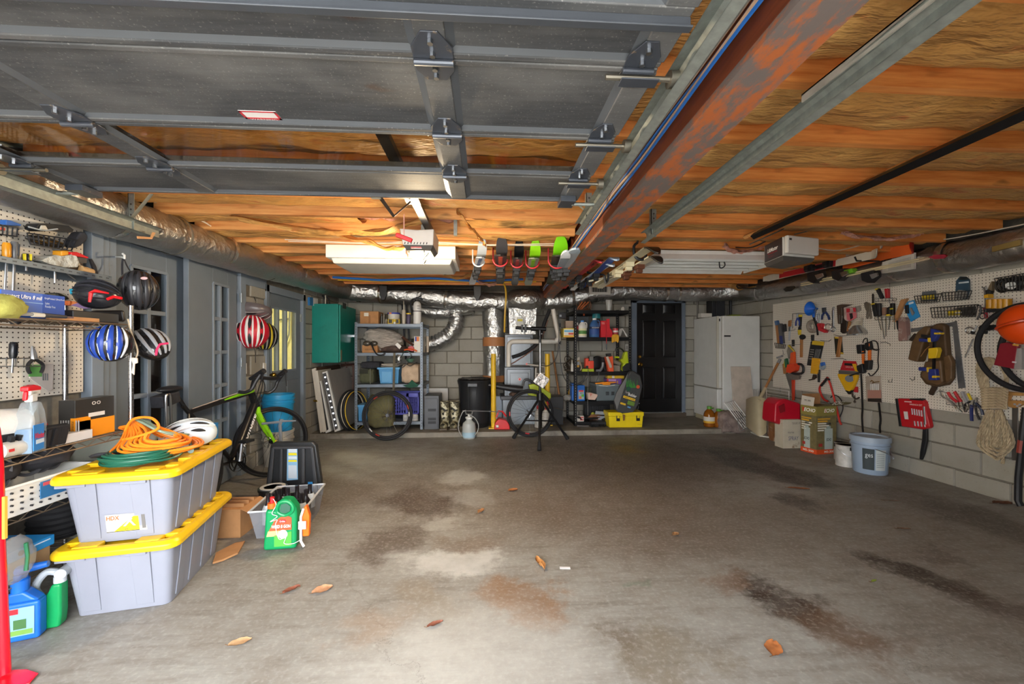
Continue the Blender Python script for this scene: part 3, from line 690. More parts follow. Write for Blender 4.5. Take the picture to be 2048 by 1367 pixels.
h=o2.part('perforated_hanger',GALV);h.tube([ony(1500,488,3.25),ony(1580,452,3.2)],.018,4,flat=.3);h.tube([ony(1590,468,3.3),ony(1655,453,3.4)],.014,4,flat=.3)
w1=o2.part('power_cord',BLACK);w1.tube(spline([ony(1530,483,3.2),ony(1500,495,3.5),ony(1460,495,3.9),ony(1445,510,4.0),ony(1450,530,4.0),ony(1440,535,4.0),ony(1438,515,4.0),ony(1433,503,4.0)],5),.006)
ot=T('ceiling_outlet','white ceiling power outlet the right opener is plugged into','outlet',WHITE,bev=.006);ot.box((ony(1430,498,4.05).x,4.05,JB-.02),(.15,.1,.04));ot.part('backing_box','2b6f96').box((ony(1430,492,4.05).x,4.05,JB+.012),(.14,.08,.03))
# horizontal wooden cleat carrying the rail
cl=T('timber_cleat','pine cleat beside the black opener rail in the right bay','timber',JOISTL);cl.tube([(2.06,1.2,JB-.012),(2.14,3.3,JB-.012)],.02,4)
# --- ceiling lights
lt=T('fluorescent_light','white wrap fluorescent light, switched off, over the left bay','ceiling light')
hs=lt.part('housing',WHITE,bev=.004);hs.ob((-1.44,3.82,2.075),(-.28,4.45,JB));df=lt.part('diffuser',lambda:mt('diffuser','c9c8c2',.4,v=.03),bev=.01);df.box((-.86,4.135,2.055),(1.1,.56,.05),taper=.96)
l2=T('fluorescent_light','white open-tube fluorescent light, switched off, over the right bay','ceiling light')
hs=l2.part('reflector',WHITE,bev=.004);hs.ob((1.66,3.84,2.15),(2.92,4.52,JB-.0))
hs.prism([(1.66,3.84,2.15),(1.6,3.80,2.1),(1.66,3.84,2.155)],(1.26,0,0));hs.prism([(1.66,4.52,2.15),(1.66,4.58,2.1),(1.66,4.52,2.155)],(1.26,0,0))
for x in (1.66,2.92):hs.ob((x-.01,3.84,2.1),(x+.01,4.52,2.15))
for y in (3.95,4.1,4.26,4.42):l2.part('tube',lambda:mt('fluorescent_tube','d9dad6',.3,v=.03)).cyl((1.68,y,2.125),(2.9,y,2.125),.016,n=10)
# --- ducts
def duct(n,pts,r,seg=10,m=28,amp=.012,rib=0):
    q=spline(pts,seg);k0=len(n.v);rs=[r*(1+rib*math.sin(i*2.1)) for i in range(len(q))]
    n.tube(q,rs,m);n.ang=75
    for i in range(k0,len(n.v)):
        p=n.v[i];n.v[i]=p+V((nz(p.x*5,p.y*5,p.z*5),nz(p.x*5+9,p.y*5,p.z*5),nz(p.x*5,p.y*5+9,p.z*5)))*amp+V((nz(p.x*16,p.y*16,p.z*16),nz(p.x*16+9,p.y*16,p.z*16),nz(p.x*16,p.y*16+9,p.z*16)))*amp*.4
    return n
def D(lab,nm='foil_wrapped_duct'):return T(nm,lab,'duct',foil)
d=D('silver foil-wrapped duct along the left wall above the grey doors')
duct(d,[(-2.3,-.3,2.08),(-2.3,1.5,2.08),(-2.29,3.0,2.08),(-2.25,4.4,2.1),(-2.23,5.6,2.13),(-2.19,6.15,2.13),(-2.0,6.43,2.115),(-1.7,6.5,2.1)],.135,12)
for y,z in ((3.15,2.08),(4.45,2.1)):d.part('hanger_strap',lambda:mt('strap_galv','77746c',.5,.5)).torus((-2.27,y,z),.143,.011,(0,1,0),28,4,flat=.25)
for y in (2.7,3.7,5.0,5.7):d.part('tape_band',lambda:mt('foil_tape','c9c6c0',.25,.9,bump=.3)).torus((-2.3 if y < 3 else -2.265 if y < 4 else -2.235,y,2.08 if y < 3.5 else 2.1 if y < 5 else 2.13),.138,.022,(0,1,0),28,4,flat=.15)
ta=d.part('torn_tape','!b98a5e','brown torn tape');ta.trace(PL(.34),[(273,472),(300,474),(304,464),(310,465),(303,478),(274,477)],.004)
d=D('silver foil-wrapped duct crossing the back wall above the grey shelf')
duct(d,[(-2.05,6.4,2.115),(-1.7,6.5,2.1),(-1.0,6.52,2.05),(-.4,6.52,1.99),(.2,6.52,1.97),(.45,6.52,1.97)],.148)
for x,z in ((-1.95,2.11),(-1.62,2.095),(-.62,2.015)):d.part('tape_band',lambda:mt('foil_tape','c9c6c0',.25,.9,bump=.3)).torus((x,6.51,z),.152,.022,(1,0,-.1),28,4,flat=.15)
d=D('short silver duct tucked under the main duct behind the fire extinguisher');duct(d,[(-1.15,6.75,1.93),(-.95,6.72,1.84),(-.7,6.7,1.82),(-.5,6.68,1.84),(-.2,6.6,1.9)],.1)
d=D('ribbed flexible silver duct curving down behind the grey shelf','flexible_duct');PF=PB(6.68)
duct(d,[PF((905,612)),PF((913,635)),PF((908,655)),PF((893,672)),PF((870,684)),PF((845,690)),PF((820,692))],.115,9,24,.012,.1)
d=D('vertical silver duct with two brown tape bands beside the furnace');xv=ony(986,680,6.62).x
duct(d,[(xv,6.55,2.0),(xv,6.6,1.8),(xv+.01,6.62,1.5),(xv+.02,6.62,1.1),(xv+.02,6.62,.78)],.17)
for py,hh in ((683,.07),(756,.05)):
    z=ony(986,py,6.62).z;d.part('brown_tape','!a06a40','brown packing tape').lathe((xv+.015,6.62,z),[(.178,-hh),(.18,0),(.178,hh)],26,cap=False)
d=D('bulging silver plenum above the furnace','foil_wrapped_plenum');d.bev=0
X0,X9=ony(1014,600,6.4).x,ony(1090,600,6.4).x
d.ball(((X0+X9)/2,6.5,1.99),((X9-X0)/2+.03,.3,.185),30,20,lambda p:(1/max(abs(p.x),abs(p.z),.8))**.5*(1+.05*nz(p.x*5,p.y*5,p.z*5)))
d.prism([(X0+.02,6.28,1.86),(X9-.15,6.28,1.86),(X9-.15,6.75,1.86),(X0+.02,6.75,1.86)],(0,0,-.4),.94);d.ang=60
d=D('silver foil-wrapped duct above the black shelf and black door')
duct(d,[(.85,6.5,2.0),(1.15,6.5,2.0),(1.45,6.48,2.06),(1.75,6.45,2.13),(2.2,6.45,2.15),(3.2,6.45,2.15),(3.75,6.4,2.15),(4.0,6.2,2.14),(4.08,5.9,2.1)],.148,12)
for x in (1.35,1.75,2.85,3.05):d.part('tape_band',lambda:mt('foil_tape','c9c6c0',.25,.9,bump=.3)).torus((x,6.46,2.045 if x < 1.4 else 2.13 if x < 2 else 2.15),.153,.022,(1,0,.1),28,4,flat=.15)
def vent(par,P,px,n=9,t=.02):
    v=par.part('register','c8c4bb');v.trace(P,px,t);a,b,c,e=px
    i=lambda u,w_:tuple((a[k]*(1-u)+b[k]*u)*(1-w_)+(e[k]*(1-u)+c[k]*u)*w_ for k in (0,1))
    o=v.part('opening',BLACK);o.trace(lambda p:P(p)+(V((0,0,CH))-P(p)).normalized()*t,[i(.14,.17),i(.86,.17),i(.86,.83),i(.14,.83)],.003)
    s_=v.part('slat','a09c94')
    for k in range(n):u=.17+.66*k/(n-1);s_.trace(lambda p:P(p)+(V((0,0,CH))-P(p)).normalized()*(t+.003),[i(u-.012,.17),i(u+.012,.17),i(u+.012,.83),i(u-.012,.83)],.004)
vent(d,PB(6.31),[(1177,558),(1221,558),(1220,589),(1178,589)])
d=D('silver foil-wrapped duct along the right wall above the pegboard')
duct(d,[(4.08,6.1,2.12),(4.09,5.2,2.08),(4.09,4.0,2.06),(4.09,2.5,2.055),(4.09,.5,2.05)],.135,14)
for y in (3.85,3.4):d.part('tape_band',lambda:mt('foil_tape','c9c6c0',.25,.9,bump=.3)).torus((4.09,y,2.06),.139,.03,(0,1,0),28,4,flat=.15)
vent(d,PR(.33),[(1768,524),(1832,505),(1832,538),(1768,547)],16)
# roof bars on the duct, yellow hose
rb=T('roof_rack_bar','pair of black car roof bars resting on the duct below the joists','roof bar',lambda:mt('roof_bar_black','17171a',.3))
P=PB(6.3);rb.ptube(P,[(760,574),(958,574)],.014,6);rb.ptube(P,[(772,579),(958,580)],.011,6)
for x in (768,955):f=rb.part('clamp_foot',BLACK,bev=.008);f.trace(P,[(x-8,572),(x+8,572),(x+7,590),(x+3,600),(x-3,601),(x-7,590)],.06)
gh=cable('yellow_gas_hose','yellow gas hose curving down in front of the plenum',[ony(1000,562,6.2),ony(1009,570,6.15),ony(1012,590,6.12),ony(1010,625,6.12),ony(1009,664,6.2)],.014,'c9a02c',cat='hose')
# ---------------------------------------------------------------- skis hung under the joists
def ski(nm,lab,tip,tail,nn,wd,top,base,tipm=None,bind=.55,group=None,bindm=None,text=None,rise=.09,bl=.2):
    s_=T(nm,lab,'skis' if 'pair' in lab else 'ski',top,group);tip,tail,nn=V(tip),V(tail),V(nn).normalized()
    d=(tail-tip);L=d.length;d.normalize();nn=(nn-d*nn.dot(d)).normalized();sd=d.cross(nn)
    def P(u,side,up):
        bend=max(0,1-u/.09);b2=max(0,(u-.95)/.05)
        w_=wd*(.5*math.sqrt(max(0,1-(1-min(u,.06)/.06)**2)) if u < .06 else .5-.1*math.sin(PI*(u-.06)/.94)*.9) if u < .985 else wd*.38
        return tip+d*(u*L)+nn*(rise*bend**1.6+up+.015*b2)+sd*(side*w_)
    us=[0,.006,.015,.03,.045,.06,.09,.2,.4,.6,.8,.95,.985,1]
    def strip(n,ua,ub,up,th):
        uu=[u for u in us if ua-1e-6 <= u <= ub+1e-6];vs=[]
        for u in uu:vs += [P(u,-1,up),P(u,1,up),P(u,1,up+th),P(u,-1,up+th)]
        fs=[(4*i+k,4*i+(k+1) % 4,4*i+4+(k+1) % 4,4*i+4+k) for i in range(len(uu)-1) for k in range(4)]+[(3,2,1,0),tuple(4*(len(uu)-1)+k for k in range(4))]
        n.add(vs,fs)
    strip(s_,.06 if tipm else 0,1,.004,.008)
    strip(s_.part('base',base),0,1,0,.004)
    if tipm:strip(s_.part('tip',tipm),0,.09,-.0015,.0155)
    if bind:
        bm_=bindm or BLACK;c=tip+d*(bind*L)+nn*.03
        R=Matrix((d,sd,nn)).transposed().to_4x4();b=s_.part('binding',bm_,bev=.006)
        for k,ln_ in ((-.5,.09),(.5,.11)):
            b.box(c+d*(k*bl*1.6),(ln_,wd*.85,.045),R);b.box(c+d*(k*bl*1.6)+nn*.035,(ln_*.5,wd*.6,.04),R)
        b.box(c-nn*.014,(bl*1.8,wd*.5,.012),R)
    if text:
        s_.part('lettering',lambda:pr(text[3] if len(text) > 3 else '1c1c1e')).text(text[0],tip+d*(text[1]*L)+nn*.0125,d*text[2],(sd if nn.cross(d*text[2]).dot(sd) > 0 else -sd),w=.3,h=wd*.4,bold=.02)
    return s_
DN,UP=V((0,0,-1)),V((0,0,1))
sp=[('silver and slate-blue skis strapped together nearest the left light',963,500,945,562,'c0c4cc','3d4f78','a9b2bd',.085),
      ('wide black twin-tip skis with a red-orange stripe',1001,496,1000,568,'232326','b4432c','3a3a3f',.105),
      ('black skis with crossed tips and red ties',1036,502,1030,560,'1d1d20','8d3030','151517',.09),
      ('lime green-tipped skis with grey graphics',1069,502,1057,562,'8a9080','6fae22','8ad21f',.1),
      ('bright green and black skis, widest of the row',1120,497,1100,572,'1f2a1c','2b2b2b','7bd41c',.13)]
for i,(lab,x0,y0,x1,y1,c1,c2,c3,wd) in enumerate(sp):
    z=2.08;a,b=onz(x0,y0+8,z),onz(x1,y1,z);b=a+(b-a).normalized()*1.62
    low=ski('ski','lower of the '+lab,a,b,DN,wd,c1,'!2a2a2c',None,.42,'skis hung under the joists left of the beam',rise=.02)
    low.part('stripe',c2).box(a.lerp(b,.2)+V((0,0,-.0135)),(wd*.35,.4,.004),(0,0,math.atan2(b.y-a.y,b.x-a.x)-PI/2))
    up=ski('ski','upper of the '+lab,a+V((.012,.0,.03)),b+V((.012,0,.03)),UP,wd*.98,c2,c3,c3,0,'skis hung under the joists left of the beam',rise=.12)
    rg=T('ski_hook','red rubber hook cradling the '+lab if i != 0 else 'white hook cradling the '+lab,'hook',lambda i=i:pl('c2262c' if i else 'd0d4da'),'ski hooks screwed to the joists');c=a.lerp(b,.24);rg.torus((c.x,c.y,c.z+.0),wd*.62,.009,(0,1,0),20,6,PI*.75,PI*2.25) if False else rg.tube([(c.x+wd*.66*math.cos(t),c.y,c.z+.02+wd*.62*math.sin(t)) for t in [PI+PI*k/12 for k in range(13)]],.008);rg.tube([(c.x-wd*.66,c.y,c.z+.02),(c.x-wd*.66,c.y,JB+.02)],.007)
a,b=onz(1152,495,2.03),onz(1118,565,2.07)
ski('ski','white and grey-blue ski leaning against the left face of the beam',a,a+(b-a).normalized()*1.7,DN,.09,'b9c0c6','4a5a70','a8bccd',.62,rise=.0)
ski('ski','second white ski with blue-ringed tip beside the beam, behind its pair',a+V((-.05,.12,-.02)),a+V((-.05,.12,.02))+(b-a).normalized()*1.6,DN,.08,'8a96a3','4a5a70','d8dfe6',.6,rise=-.03)
for i,(x0,y0,x1,y1,c1,c3,lab) in enumerate([(1203,512,1140,562,'b52a30','c23038','red ski with dark lettering hung right of the beam'),(1226,520,1160,566,'d6d8da','c9d2dc','white ski with striped graphics hung right of the beam'),(1234,507,1176,560,'2a4fa0','a9c3dd','blue ski with pale blue tip hung right of the beam')]):
    a,b=onz(x0,y0,2.08),onz(x1,y1,2.05)
    ski('ski',lab,a,a+(b-a).normalized()*1.6,(0,-.3,-1),.08,c1,'!d8d8d8',c3,.62,'skis hung right of the beam',rise=.05,text=('ATOMIC',.14,1) if i == 0 else None)
hk=T('ski_hook','black rubber-coated U hook right of the beam holding red, white and blue skis','hook',BLACK);hk.tube(spline([ony(1175,545,4.5),ony(1195,548,4.4),ony(1208,550,4.3),ony(1210,560,4.3),ony(1212,565,4.3),ony(1216,558,4.3),ony(1217,545,4.3)],4),.012);hk.tube([ony(1175,545,4.5),ony(1172,530,4.5)+V((0,0,.12))],.01)
vk=[ski('ski','black-tipped cream ski with white emblem over the right light, nearest',onz(1316,482,2.1),onz(1190,570,2.02),DN,.1,'cfc6a6','c9bf9c','17171a',.45,bindm='cfc7a8'),
      ski('ski','black-tipped cream ski lying under its pair over the right light',onz(1322,503,2.06),onz(1200,572,2.0),DN,.09,'d0c9b2','c9bf9c','232326',.38,bindm='5a3626')]
q=onz(1302,493,2.1);em_=vk[0].part('emblem','!e6e6e4')
for k in range(4):a=PI/4+PI/2*k;em_.box((q.x+.0+.022*math.cos(a),q.y+.03*math.sin(a),q.z-.012),(.05,.008,.002),(0,0,a+PI/2))
hk=T('ski_hook','black rubber-coated hook at the end of the right track holding cream skis','hook',BLACK);P=PB(3.6);hk.ptube(P,[(1275,485),(1268,492),(1269,508),(1275,517),(1285,519),(1291,513),(1291,507)],.013,smooth=3);hk.tube([P((1275,485)),P((1276,470))+V((0,0,.1))],.01)
ox=T('ski_pole','orange-shafted ski pole lying above the right light','ski pole','d4602a');ox.tube([ony(1358,478,4.0),ony(1312,512,4.3),ony(1265,540,4.6)],.012);ox.part('basket','d8742e').lathe(ony(1362,487,4.0),[(.07,0),(.06,.012),(.01,.02)],16,(-.6,.5,.2))
for i,(a,b) in enumerate([((1252,545),(1178,562)),((1262,523),(1190,566))]):
    T('ski_pole',('cream' if i else 'pale')+' ski pole bundled %s under the cream skis' % ('highest' if i else 'lowest'),'ski pole','cfc9b4').tube([ony(*a,4.3),ony(*b,4.6)],.01)
# the pile of skis on brackets along the right wall
def rs(x0,y0,x1,y1,X=3.78):return onx(x0,y0,X),onx(x1,y1,X)
NR=V((-1,-.0,.05))
pile=[(1842,491,1690,530,3.93,.12,'e0672e','8c1c22','bf2a1e','orange-red flame-tipped ski, frontmost of the pile by the right duct',None,None),
        (1775,503,1530,558,3.74,.085,'cfc8b8','2a2a2c','d8d2c4','white-tipped red racing ski lowest in the pile','b3202a',('NORDICA',.55,1)),
        (1786,484,1545,541,3.84,.085,'cfc8b8','2a2a2c','ddd8cc','white-tipped red racing ski upper in the pile','b3202a',('NORDICA',.5,1)),
        (1806,470,1500,570,3.95,.07,'1f2022','1a1a1c','26282c','slim black cross-country ski with upturned tip at the back of the pile',None,None)]
for x0,y0,x1,y1,X,wd,c1,c2,c3,lab,red,tx in pile:
    a,b=rs(x0,y0,x1,y1,X)
    k=ski('ski',lab,a,b,NR,wd,c1,c2,c3,.45 if X < 3.9 else 0,'skis stacked on brackets along the right wall',rise=.1,text=tx,bl=.16)
    if red:
        dd=(b-a).normalized();sdv=dd.cross(NR).normalized();R=Matrix((dd,sdv,dd.cross(sdv))).transposed().to_4x4()
        k.part('red_graphic','b3202a').box(a.lerp(b,.58)+NR*.0125,((b-a).length*.5,wd*.78,.002),R)
pq=T('ski_pole','pair of cream ski poles strung along the front of the ski pile','ski pole','cbbf9a');pq.tube([onx(1602,567,3.66),onx(1850,515,3.6)],.008);pq.tube([onx(1602,571,3.66),onx(1850,519,3.6)],.008)
pd=T('canoe_paddle','red-bladed wooden paddle sticking out of the ski pile toward the camera','paddle','b9a184');pd.tube([onx(1840,520,3.6),onx(1862,515,3.6)],.012)
bl_=pd.part('blade','9c2c3a',bev=.004);bl_.trace(PR(.67),[(1858,514),(1872,509),(1892,508),(1897,511),(1890,517),(1872,518)],.015)
bl2=T('ski_binding_strap','lime green ski binding hanging under the middle of the pile','binding','5f9e22',bev=.006);bl2.trace(PR(.62),[(1698,540),(1714,536),(1718,544),(1706,549),(1700,548)],.06)
for px,py in ((1690,548),(1640,553),(1750,552)):
    bb=T('ski_binding',{1690:'silver and black ski binding left of the green one',1640:'black ski binding at the far end of the pile',1750:'black and silver ski boot clamp lowest in the pile'}[px],'binding',BLACK,bev=.008);bb.trace(PR(.6),[(px-14,py-6),(px+12,py-12),(px+15,py),(px,py+14),(px-12,py+9)],.08);bb.part('lever',STEEL).trace(PR(.69),[(px-8,py-3),(px+6,py-7),(px+8,py-1),(px-4,py+5)],.015)
pdl=T('paddle_blade','dark oval paddle blade below the far end of the ski pile','paddle','26231f',bev=.004);pdl.trace(PR(.33),[(1568,578),(1575,573),(1590,572),(1592,575),(1584,582),(1573,583)],.015)
for px,py in ((1515,560),(1675,515),(1770,498)):
    bk=T('ski_bracket',{1515:'black bracket arm under the far end of the ski pile',1675:'black bracket arm at the middle of the ski pile',1770:'black bracket arm nearest the camera on the ski pile'}[px],'bracket',BLACK);q=onx(px,py,3.98);bk.tube([q+V((0,0,.12)),q+V((0,0,-.12)),q+V((-.3,0,-.12)),q+V((-.32,0,-.08))],.009)
wb_=T('wall_bracket','white shelf bracket lying on the joists above the ski pile','bracket',WHITE);wb_.trace(PB(4.2),[(1688,484),(1727,483),(1729,487),(1700,490),(1688,487)],.05)
lev=T('spirit_level','yellowed spirit level tucked on top of the duct at the right edge','level','8a7340',bev=.003);lev.trace(PR(.3),[(1990,493),(2048,478),(2048,490),(1990,504)],.03)
# ================================================================ BACK OF THE GARAGE
def rb_(n,Y,x0,y0,x1,y1,dep,zb=None):
    a,b=ony(x0,y0,Y),ony(x1,y1,Y);z=b.z if zb is None else zb
    return n.ob((a.x,Y,z),(b.x,Y+dep,a.z))
def ro_(n,Y,x0,y0,x1,y1,prof,zb=None,seg=16,sx=1,sy=1):
    a,b=ony(x0,y1,Y),ony(x1,y0,Y);z=a.z if zb is None else zb;r=(b.x-a.x)/2*math.cos(math.atan(((x0+x1)/2-1024)/FPX));h=b.z-z
    return n.lathe(((a.x+b.x)/2,Y+r*sy,z),[(p*r,q*h) for p,q in prof],seg,sx=sx,sy=sy)
CAN=[(.96,0),(1,.02),(1,.97),(.94,1)]
def lett(n,body,Y,x0,y0,x1,y1,col,d=.002,**k):
    a,b=ony(x0,y0,Y-d),ony(x1,y1,Y-d)
    return n.part('lettering','!'+col).text(body,(a+b)/2,(1,0,0),(0,0,1),w=b.x-a.x,h=a.z-b.z,**k)
def patch(n,nm,Y,x0,y0,x1,y1,col,d=.002,label=None):
    p=n.part(nm,'!'+col,label);return rb_(p,Y-d,x0,y0,x1,y1,d*.9)
# --- green metal cabinet on the left wall
gc=T('metal_cabinet','emerald green metal cabinet hung in the left back corner','cabinet',lambda:mt('green_enamel','0d7a6e',.4,v=.08,dirt=('0a4a44',4,.6,.8)),bev=.006)
a,b=ony(637,607,5.95),ony(676.5,725,5.95);gc.ob((LW,5.95,b.z),(b.x,6.66,a.z))
dr=gc.part('door',lambda:mt('green_enamel'),bev=.006);dr.ob((b.x+.003,5.96,b.z+.01),(b.x+.025,6.65,a.z-.01))
hd=dr.part('handle',CHROME);hd.ob((b.x+.02,6.5,1.42),(b.x+.07,6.52,1.45));hd.ob((b.x+.06,6.495,1.34),(b.x+.075,6.525,1.45))
dr.part('sticker','!2c2f2e').ob((b.x+.0255,6.05,1.82),(b.x+.027,6.2,1.9));dr.part('paper_tag','!8f8467').ob((b.x+.0255,5.97,b.z+.03),(b.x+.027,6.02,b.z+.18))
cd=T('cable','black and white cables dropping into the top of the green cabinet','cable',BLACK);cd.ptube(PB(6.2),[(645,590),(652,600),(655,612)],.012);cd.ptube(PB(6.2),[(650,590),(658,598),(660,612)],.01);cd.part('white_cable',whi).ptube(PB(6.15),[(651,590),(651,609)],.008)
ts=T('thermostat','white and blue control box beside the half-glazed door','control box','d8d8d4',bev=.004);ts.trace(PL(.0),[(622,595),(632,597),(632,612),(622,611)],.03);ts.part('blue_side','2b6fa8').trace(PL(.0),[(615,594),(622,595),(622,611),(615,610)],.03)
for px in (489,528):
    sw_=T('light_switch','white light switch plate '+('between the French and half-glazed doors' if px < 500 else 'tight against the half-glazed door frame'),'switch','d2d0c8',bev=.002);sw_.trace(PL(.005),[(px-2.5,725),(px+2.5,726),(px+2.5,747),(px-2.5,747)],.012)
# --- folding tables leaning in the corner
def slab_t(nm,lab,cat,em,fm,edge,Y,dep,strip=None,stripm=None,face=None):
    t=T(nm,lab,cat,em,bev=.006);P=PB(Y);q=[P(p) for p in edge];t.prism(q,(0,dep,0))
    if strip:s_=t.part('hinge_strip',stripm);s_.prism([P(p)+V((0,-.012,0)) for p in strip],(0,.012,0))
    if face:
        f=t.part('table_face',fm);a_,b_,c_=q[1],q[2],q[0];n_=V((.006,0,.002));f.prism([q[1]+n_+V((0,.01,0)),q[2]+n_+V((0,.01,0)),q[2]+n_+V((0,dep-.01,0)),q[1]+n_+V((0,dep-.01,0))],(.004,0,.0))
    return t
crm='c4bcae';wht='c9c7c2';gry='8f8b87'
slab_t('folding_table','folding table with cream edge and brown wood-grain top leaning in the corner','folding table',crm,lambda:wood('table_woodgrain','3c2a20','5a4030',(1,1,10)),[(623,738),(631,735),(648,862),(640,866)],5.89,.95,[(627,799),(634,799),(635,803),(628,803)],BRASS,True)
slab_t('folding_table','second half of the cream-edged folding table, folded against the first','folding table',crm,crm,[(629,742),(635,740),(653,862),(646,865)],5.88,.5)
slab_t('folding_table','short white plastic folding table with black steel hinge, middle of three','folding table',wht,gry,[(633,764),(642,761),(662,862),(651,866)],5.9,.6,[(635,766),(640,764),(657,858),(653,861)],BLACK,True)
t3=slab_t('folding_table','tall white plastic folding table with black latch strip, nearest the shelf','folding table',wht,gry,[(644,744),(654,741),(681,860),(669,864)],5.92,.9,[(646,747),(652,745),(676,856),(671,859)],'4a4a4c',True)
for i in range(9):
    u=(i+.5)/9;t3.part('rivet',STEEL).cyl(PB(5.905)((649+24*u,748+108*u)),PB(5.9)((649+24*u,748+108*u)),.012,n=8)
gb=T('board','grey rounded board leaning behind the white folding tables','board',gry,bev=.01);gb.prism([PB(6.85)(p) for p in [(676,752),(688,746),(697,800),(690,850),(680,850)]],(0,.03,0))
for i,(col,dx,lab) in enumerate([('cfc4ae',0,'whitewall bicycle tyre leaning outermost by the grey shelf'),('c9a72a',8,'yellow-striped bicycle tyre leaning inside the whitewall tyre')]):
    ty=T('bicycle_tyre',lab,'tyre',RUBBER);c=ony(703+dx,820,6.15);ax=V((.95,-.28,.1));ty.torus(c,.28,.022,ax,40,8,sx=1);ty.part('sidewall',col).torus(c+ax.normalized()*.017,.276,.012,ax,40,6,flat=.5)
wt_=T('wooden_rack','dark wooden frame standing behind the tyres','wooden frame',lambda:wood('dark_rack','3d2720','54362a',(10,10,1)))
P=PB(6.75);wt_.ptube(P,[(682,730),(709,729)],.02,4);wt_.ptube(P,[(707,729),(707,850)],.02,4);wt_.ptube(P,[(691,724),(703,780)],.012,4)
# --- shelving units
def holes(n,x,y,z0,z1,dx,dy,st=.04,c='2a2c30'):
    h=n.part('slot_holes',lambda:mt('slot_'+c,c,.7),kind='stuff');z=z0
    while z < z1:h.box((x+dx,y+dy,z),(.008 if dx == 0 or dy else .002,.002 if dy else .008,.018));z += st
def shelving(nm,lab,mat,xl,xr,yf,yb,z0,z1,shelves,hole='2a2c30',th=.045,skl=0):
    s_=T(nm,lab,'shelving',mat);pw=.04
    for x,sx in ((xl,1),(xr,-1)):
        for y,sy in ((yf,1),(yb,-1)):
            xx=x+(skl if y == yb else 0)
            p=s_.part('post',mat);p.ob((xx,y,z0),(xx+sx*pw,y+sy*.003,z1));p.ob((xx,y,z0),(xx+sx*.003,y+sy*pw,z1));holes(p,xx+sx*pw*.5,y-.001 if sy > 0 else y+sy*.004,z0+.05,z1-.02,0,-.0005 if sy > 0 else .0005 if False else -.0005,c=hole)
    for z in shelves:
        b=s_.part('shelf',mat,bev=.003);b.add([(xl+.002,yf+.004,z),(xr-.002,yf+.004,z),(xr+skl-.002,yb-.004,z),(xl+skl+.002,yb-.004,z)]*1+[(xl+.002,yf+.004,z-.006),(xr-.002,yf+.004,z-.006),(xr+skl-.002,yb-.004,z-.006),(xl+skl+.002,yb-.004,z-.006)],[(0,1,2,3),(7,6,5,4),(0,4,5,1),(1,5,6,2),(2,6,7,3),(3,7,4,0)])
        b.ob((xl+.002,yf+.002,z-th),(xr-.002,yf+.012,z));b.ob((xl+skl+.002,yb-.012,z-th),(xr+skl-.002,yb-.002,z))
        for x in (xl,xr-.01):b.add([(x,yf,z-th),(x+.01,yf,z-th),(x+.01+skl,yb,z-th),(x+skl,yb,z-th),(x,yf,z-.001),(x+.01,yf,z-.001),(x+.01+skl,yb,z-.001),(x+skl,yb,z-.001)],[(3,2,1,0),(4,5,6,7),(0,1,5,4),(1,2,6,5),(2,3,7,6),(3,0,4,7)])
    return s_
YG=6.08
GS=[ony(780,y,YG).z for y in (647,705,768,843)]
shelving('grey_shelving_unit','grey slotted-angle steel shelving unit against the back wall',lambda:mt('grey_shelf_steel','6f7780',.45,.4,v=.1),ony(709,700,YG).x,ony(846,700,YG).x,YG,6.72,.07,ony(780,644,YG).z,GS)
BX=lambda nm,lab,mat,Y,r,dep,zb=None,cat='box',bev=.004,group=None:rb_(T(nm,lab,cat,mat,group,bev),Y,*r,dep,zb)
z=GS[0]
b=BX('cardboard_box','taped cardboard box with white label on top of the grey shelf',CARD,6.2,(720,622,757,647),.35,z);patch(b,'label',6.2,728,625,737,632,'d6d0c4');patch(b,'tape',6.2,737,630,741,646,'8f6238',.001)
for i,(x0,x1,y0,col,lab) in enumerate([(760,765.5,627,'3c3a36','dark spray can beside the cardboard box on the grey shelf'),(766,769,625,'8f8a80','slim grey can next to the cardboard box on the grey shelf'),(769.5,774,636,'8a7f6c','short tan jar next to the cans on the grey shelf')]):
    c=T('spray_can',lab,'can',col);ro_(c,6.2,x0,y0,x1,647,[(1,0),(1,.75),(.5,.82),(.5,1)],z)
cc=T('canister','white canister with blue and orange label on the grey shelf','canister','c9c4b8');ro_(cc,6.25,773,624,797,647,CAN,z,24);cc.part('blue_band','!3440a0').lathe((ony(785,640,6.25).x,6.25+.09,ony(785,627.5,6.25).z),[(.0935,0),(.0935,.024)],24,cap=False);patch(cc,'orange_patch',6.248,778,624.5,783,627.5,'d0703a');
for i,(x0,x1,lab) in enumerate([(775,786,'black and yellow tape measure left of the glue bottle'),(790,799,'black and yellow tape measure right of the glue bottle')]):
    tm=T('tape_measure',lab,'tape measure','d0b02a',bev=.008);rb_(tm,6.14,x0,637.5,x1,647,.05,z);tm.part('black_face',BLACK,bev=.004);rb_(tm.ch[-1],6.13,x0+2,638.5,x1-2,645.5,.012)
gl=T('glue_bottle','white and yellow glue bottle in front of the canister','bottle','d8d4c6');ro_(gl,6.11,786,632,791.5,647,[(1,0),(1,.6),(.7,.72),(.25,.78),(.15,1)],z);gl.part('yellow_label','!d8b62c').lathe((ony(788.7,640,6.11).x,6.131,z+.03),[(.0213,0),(.0213,.035)],16,cap=False)
ck=T('caulk_tube','cream caulk tube standing on the grey shelf','caulk tube','bdb4a4');ro_(ck,6.2,803,601,810.5,647,[(1,0),(1,.58),(.9,.6),(.35,.64),(.12,1)],z)
pc=T('wipes_can','dark purple can with yellow lid on the grey shelf','can','4a3f58');ro_(pc,6.2,812,627.5,820.5,647,CAN,z);pc.part('lid','d8bc2e');ro_(pc.ch[-1],6.197,811.6,625.5,821,628,CAN)
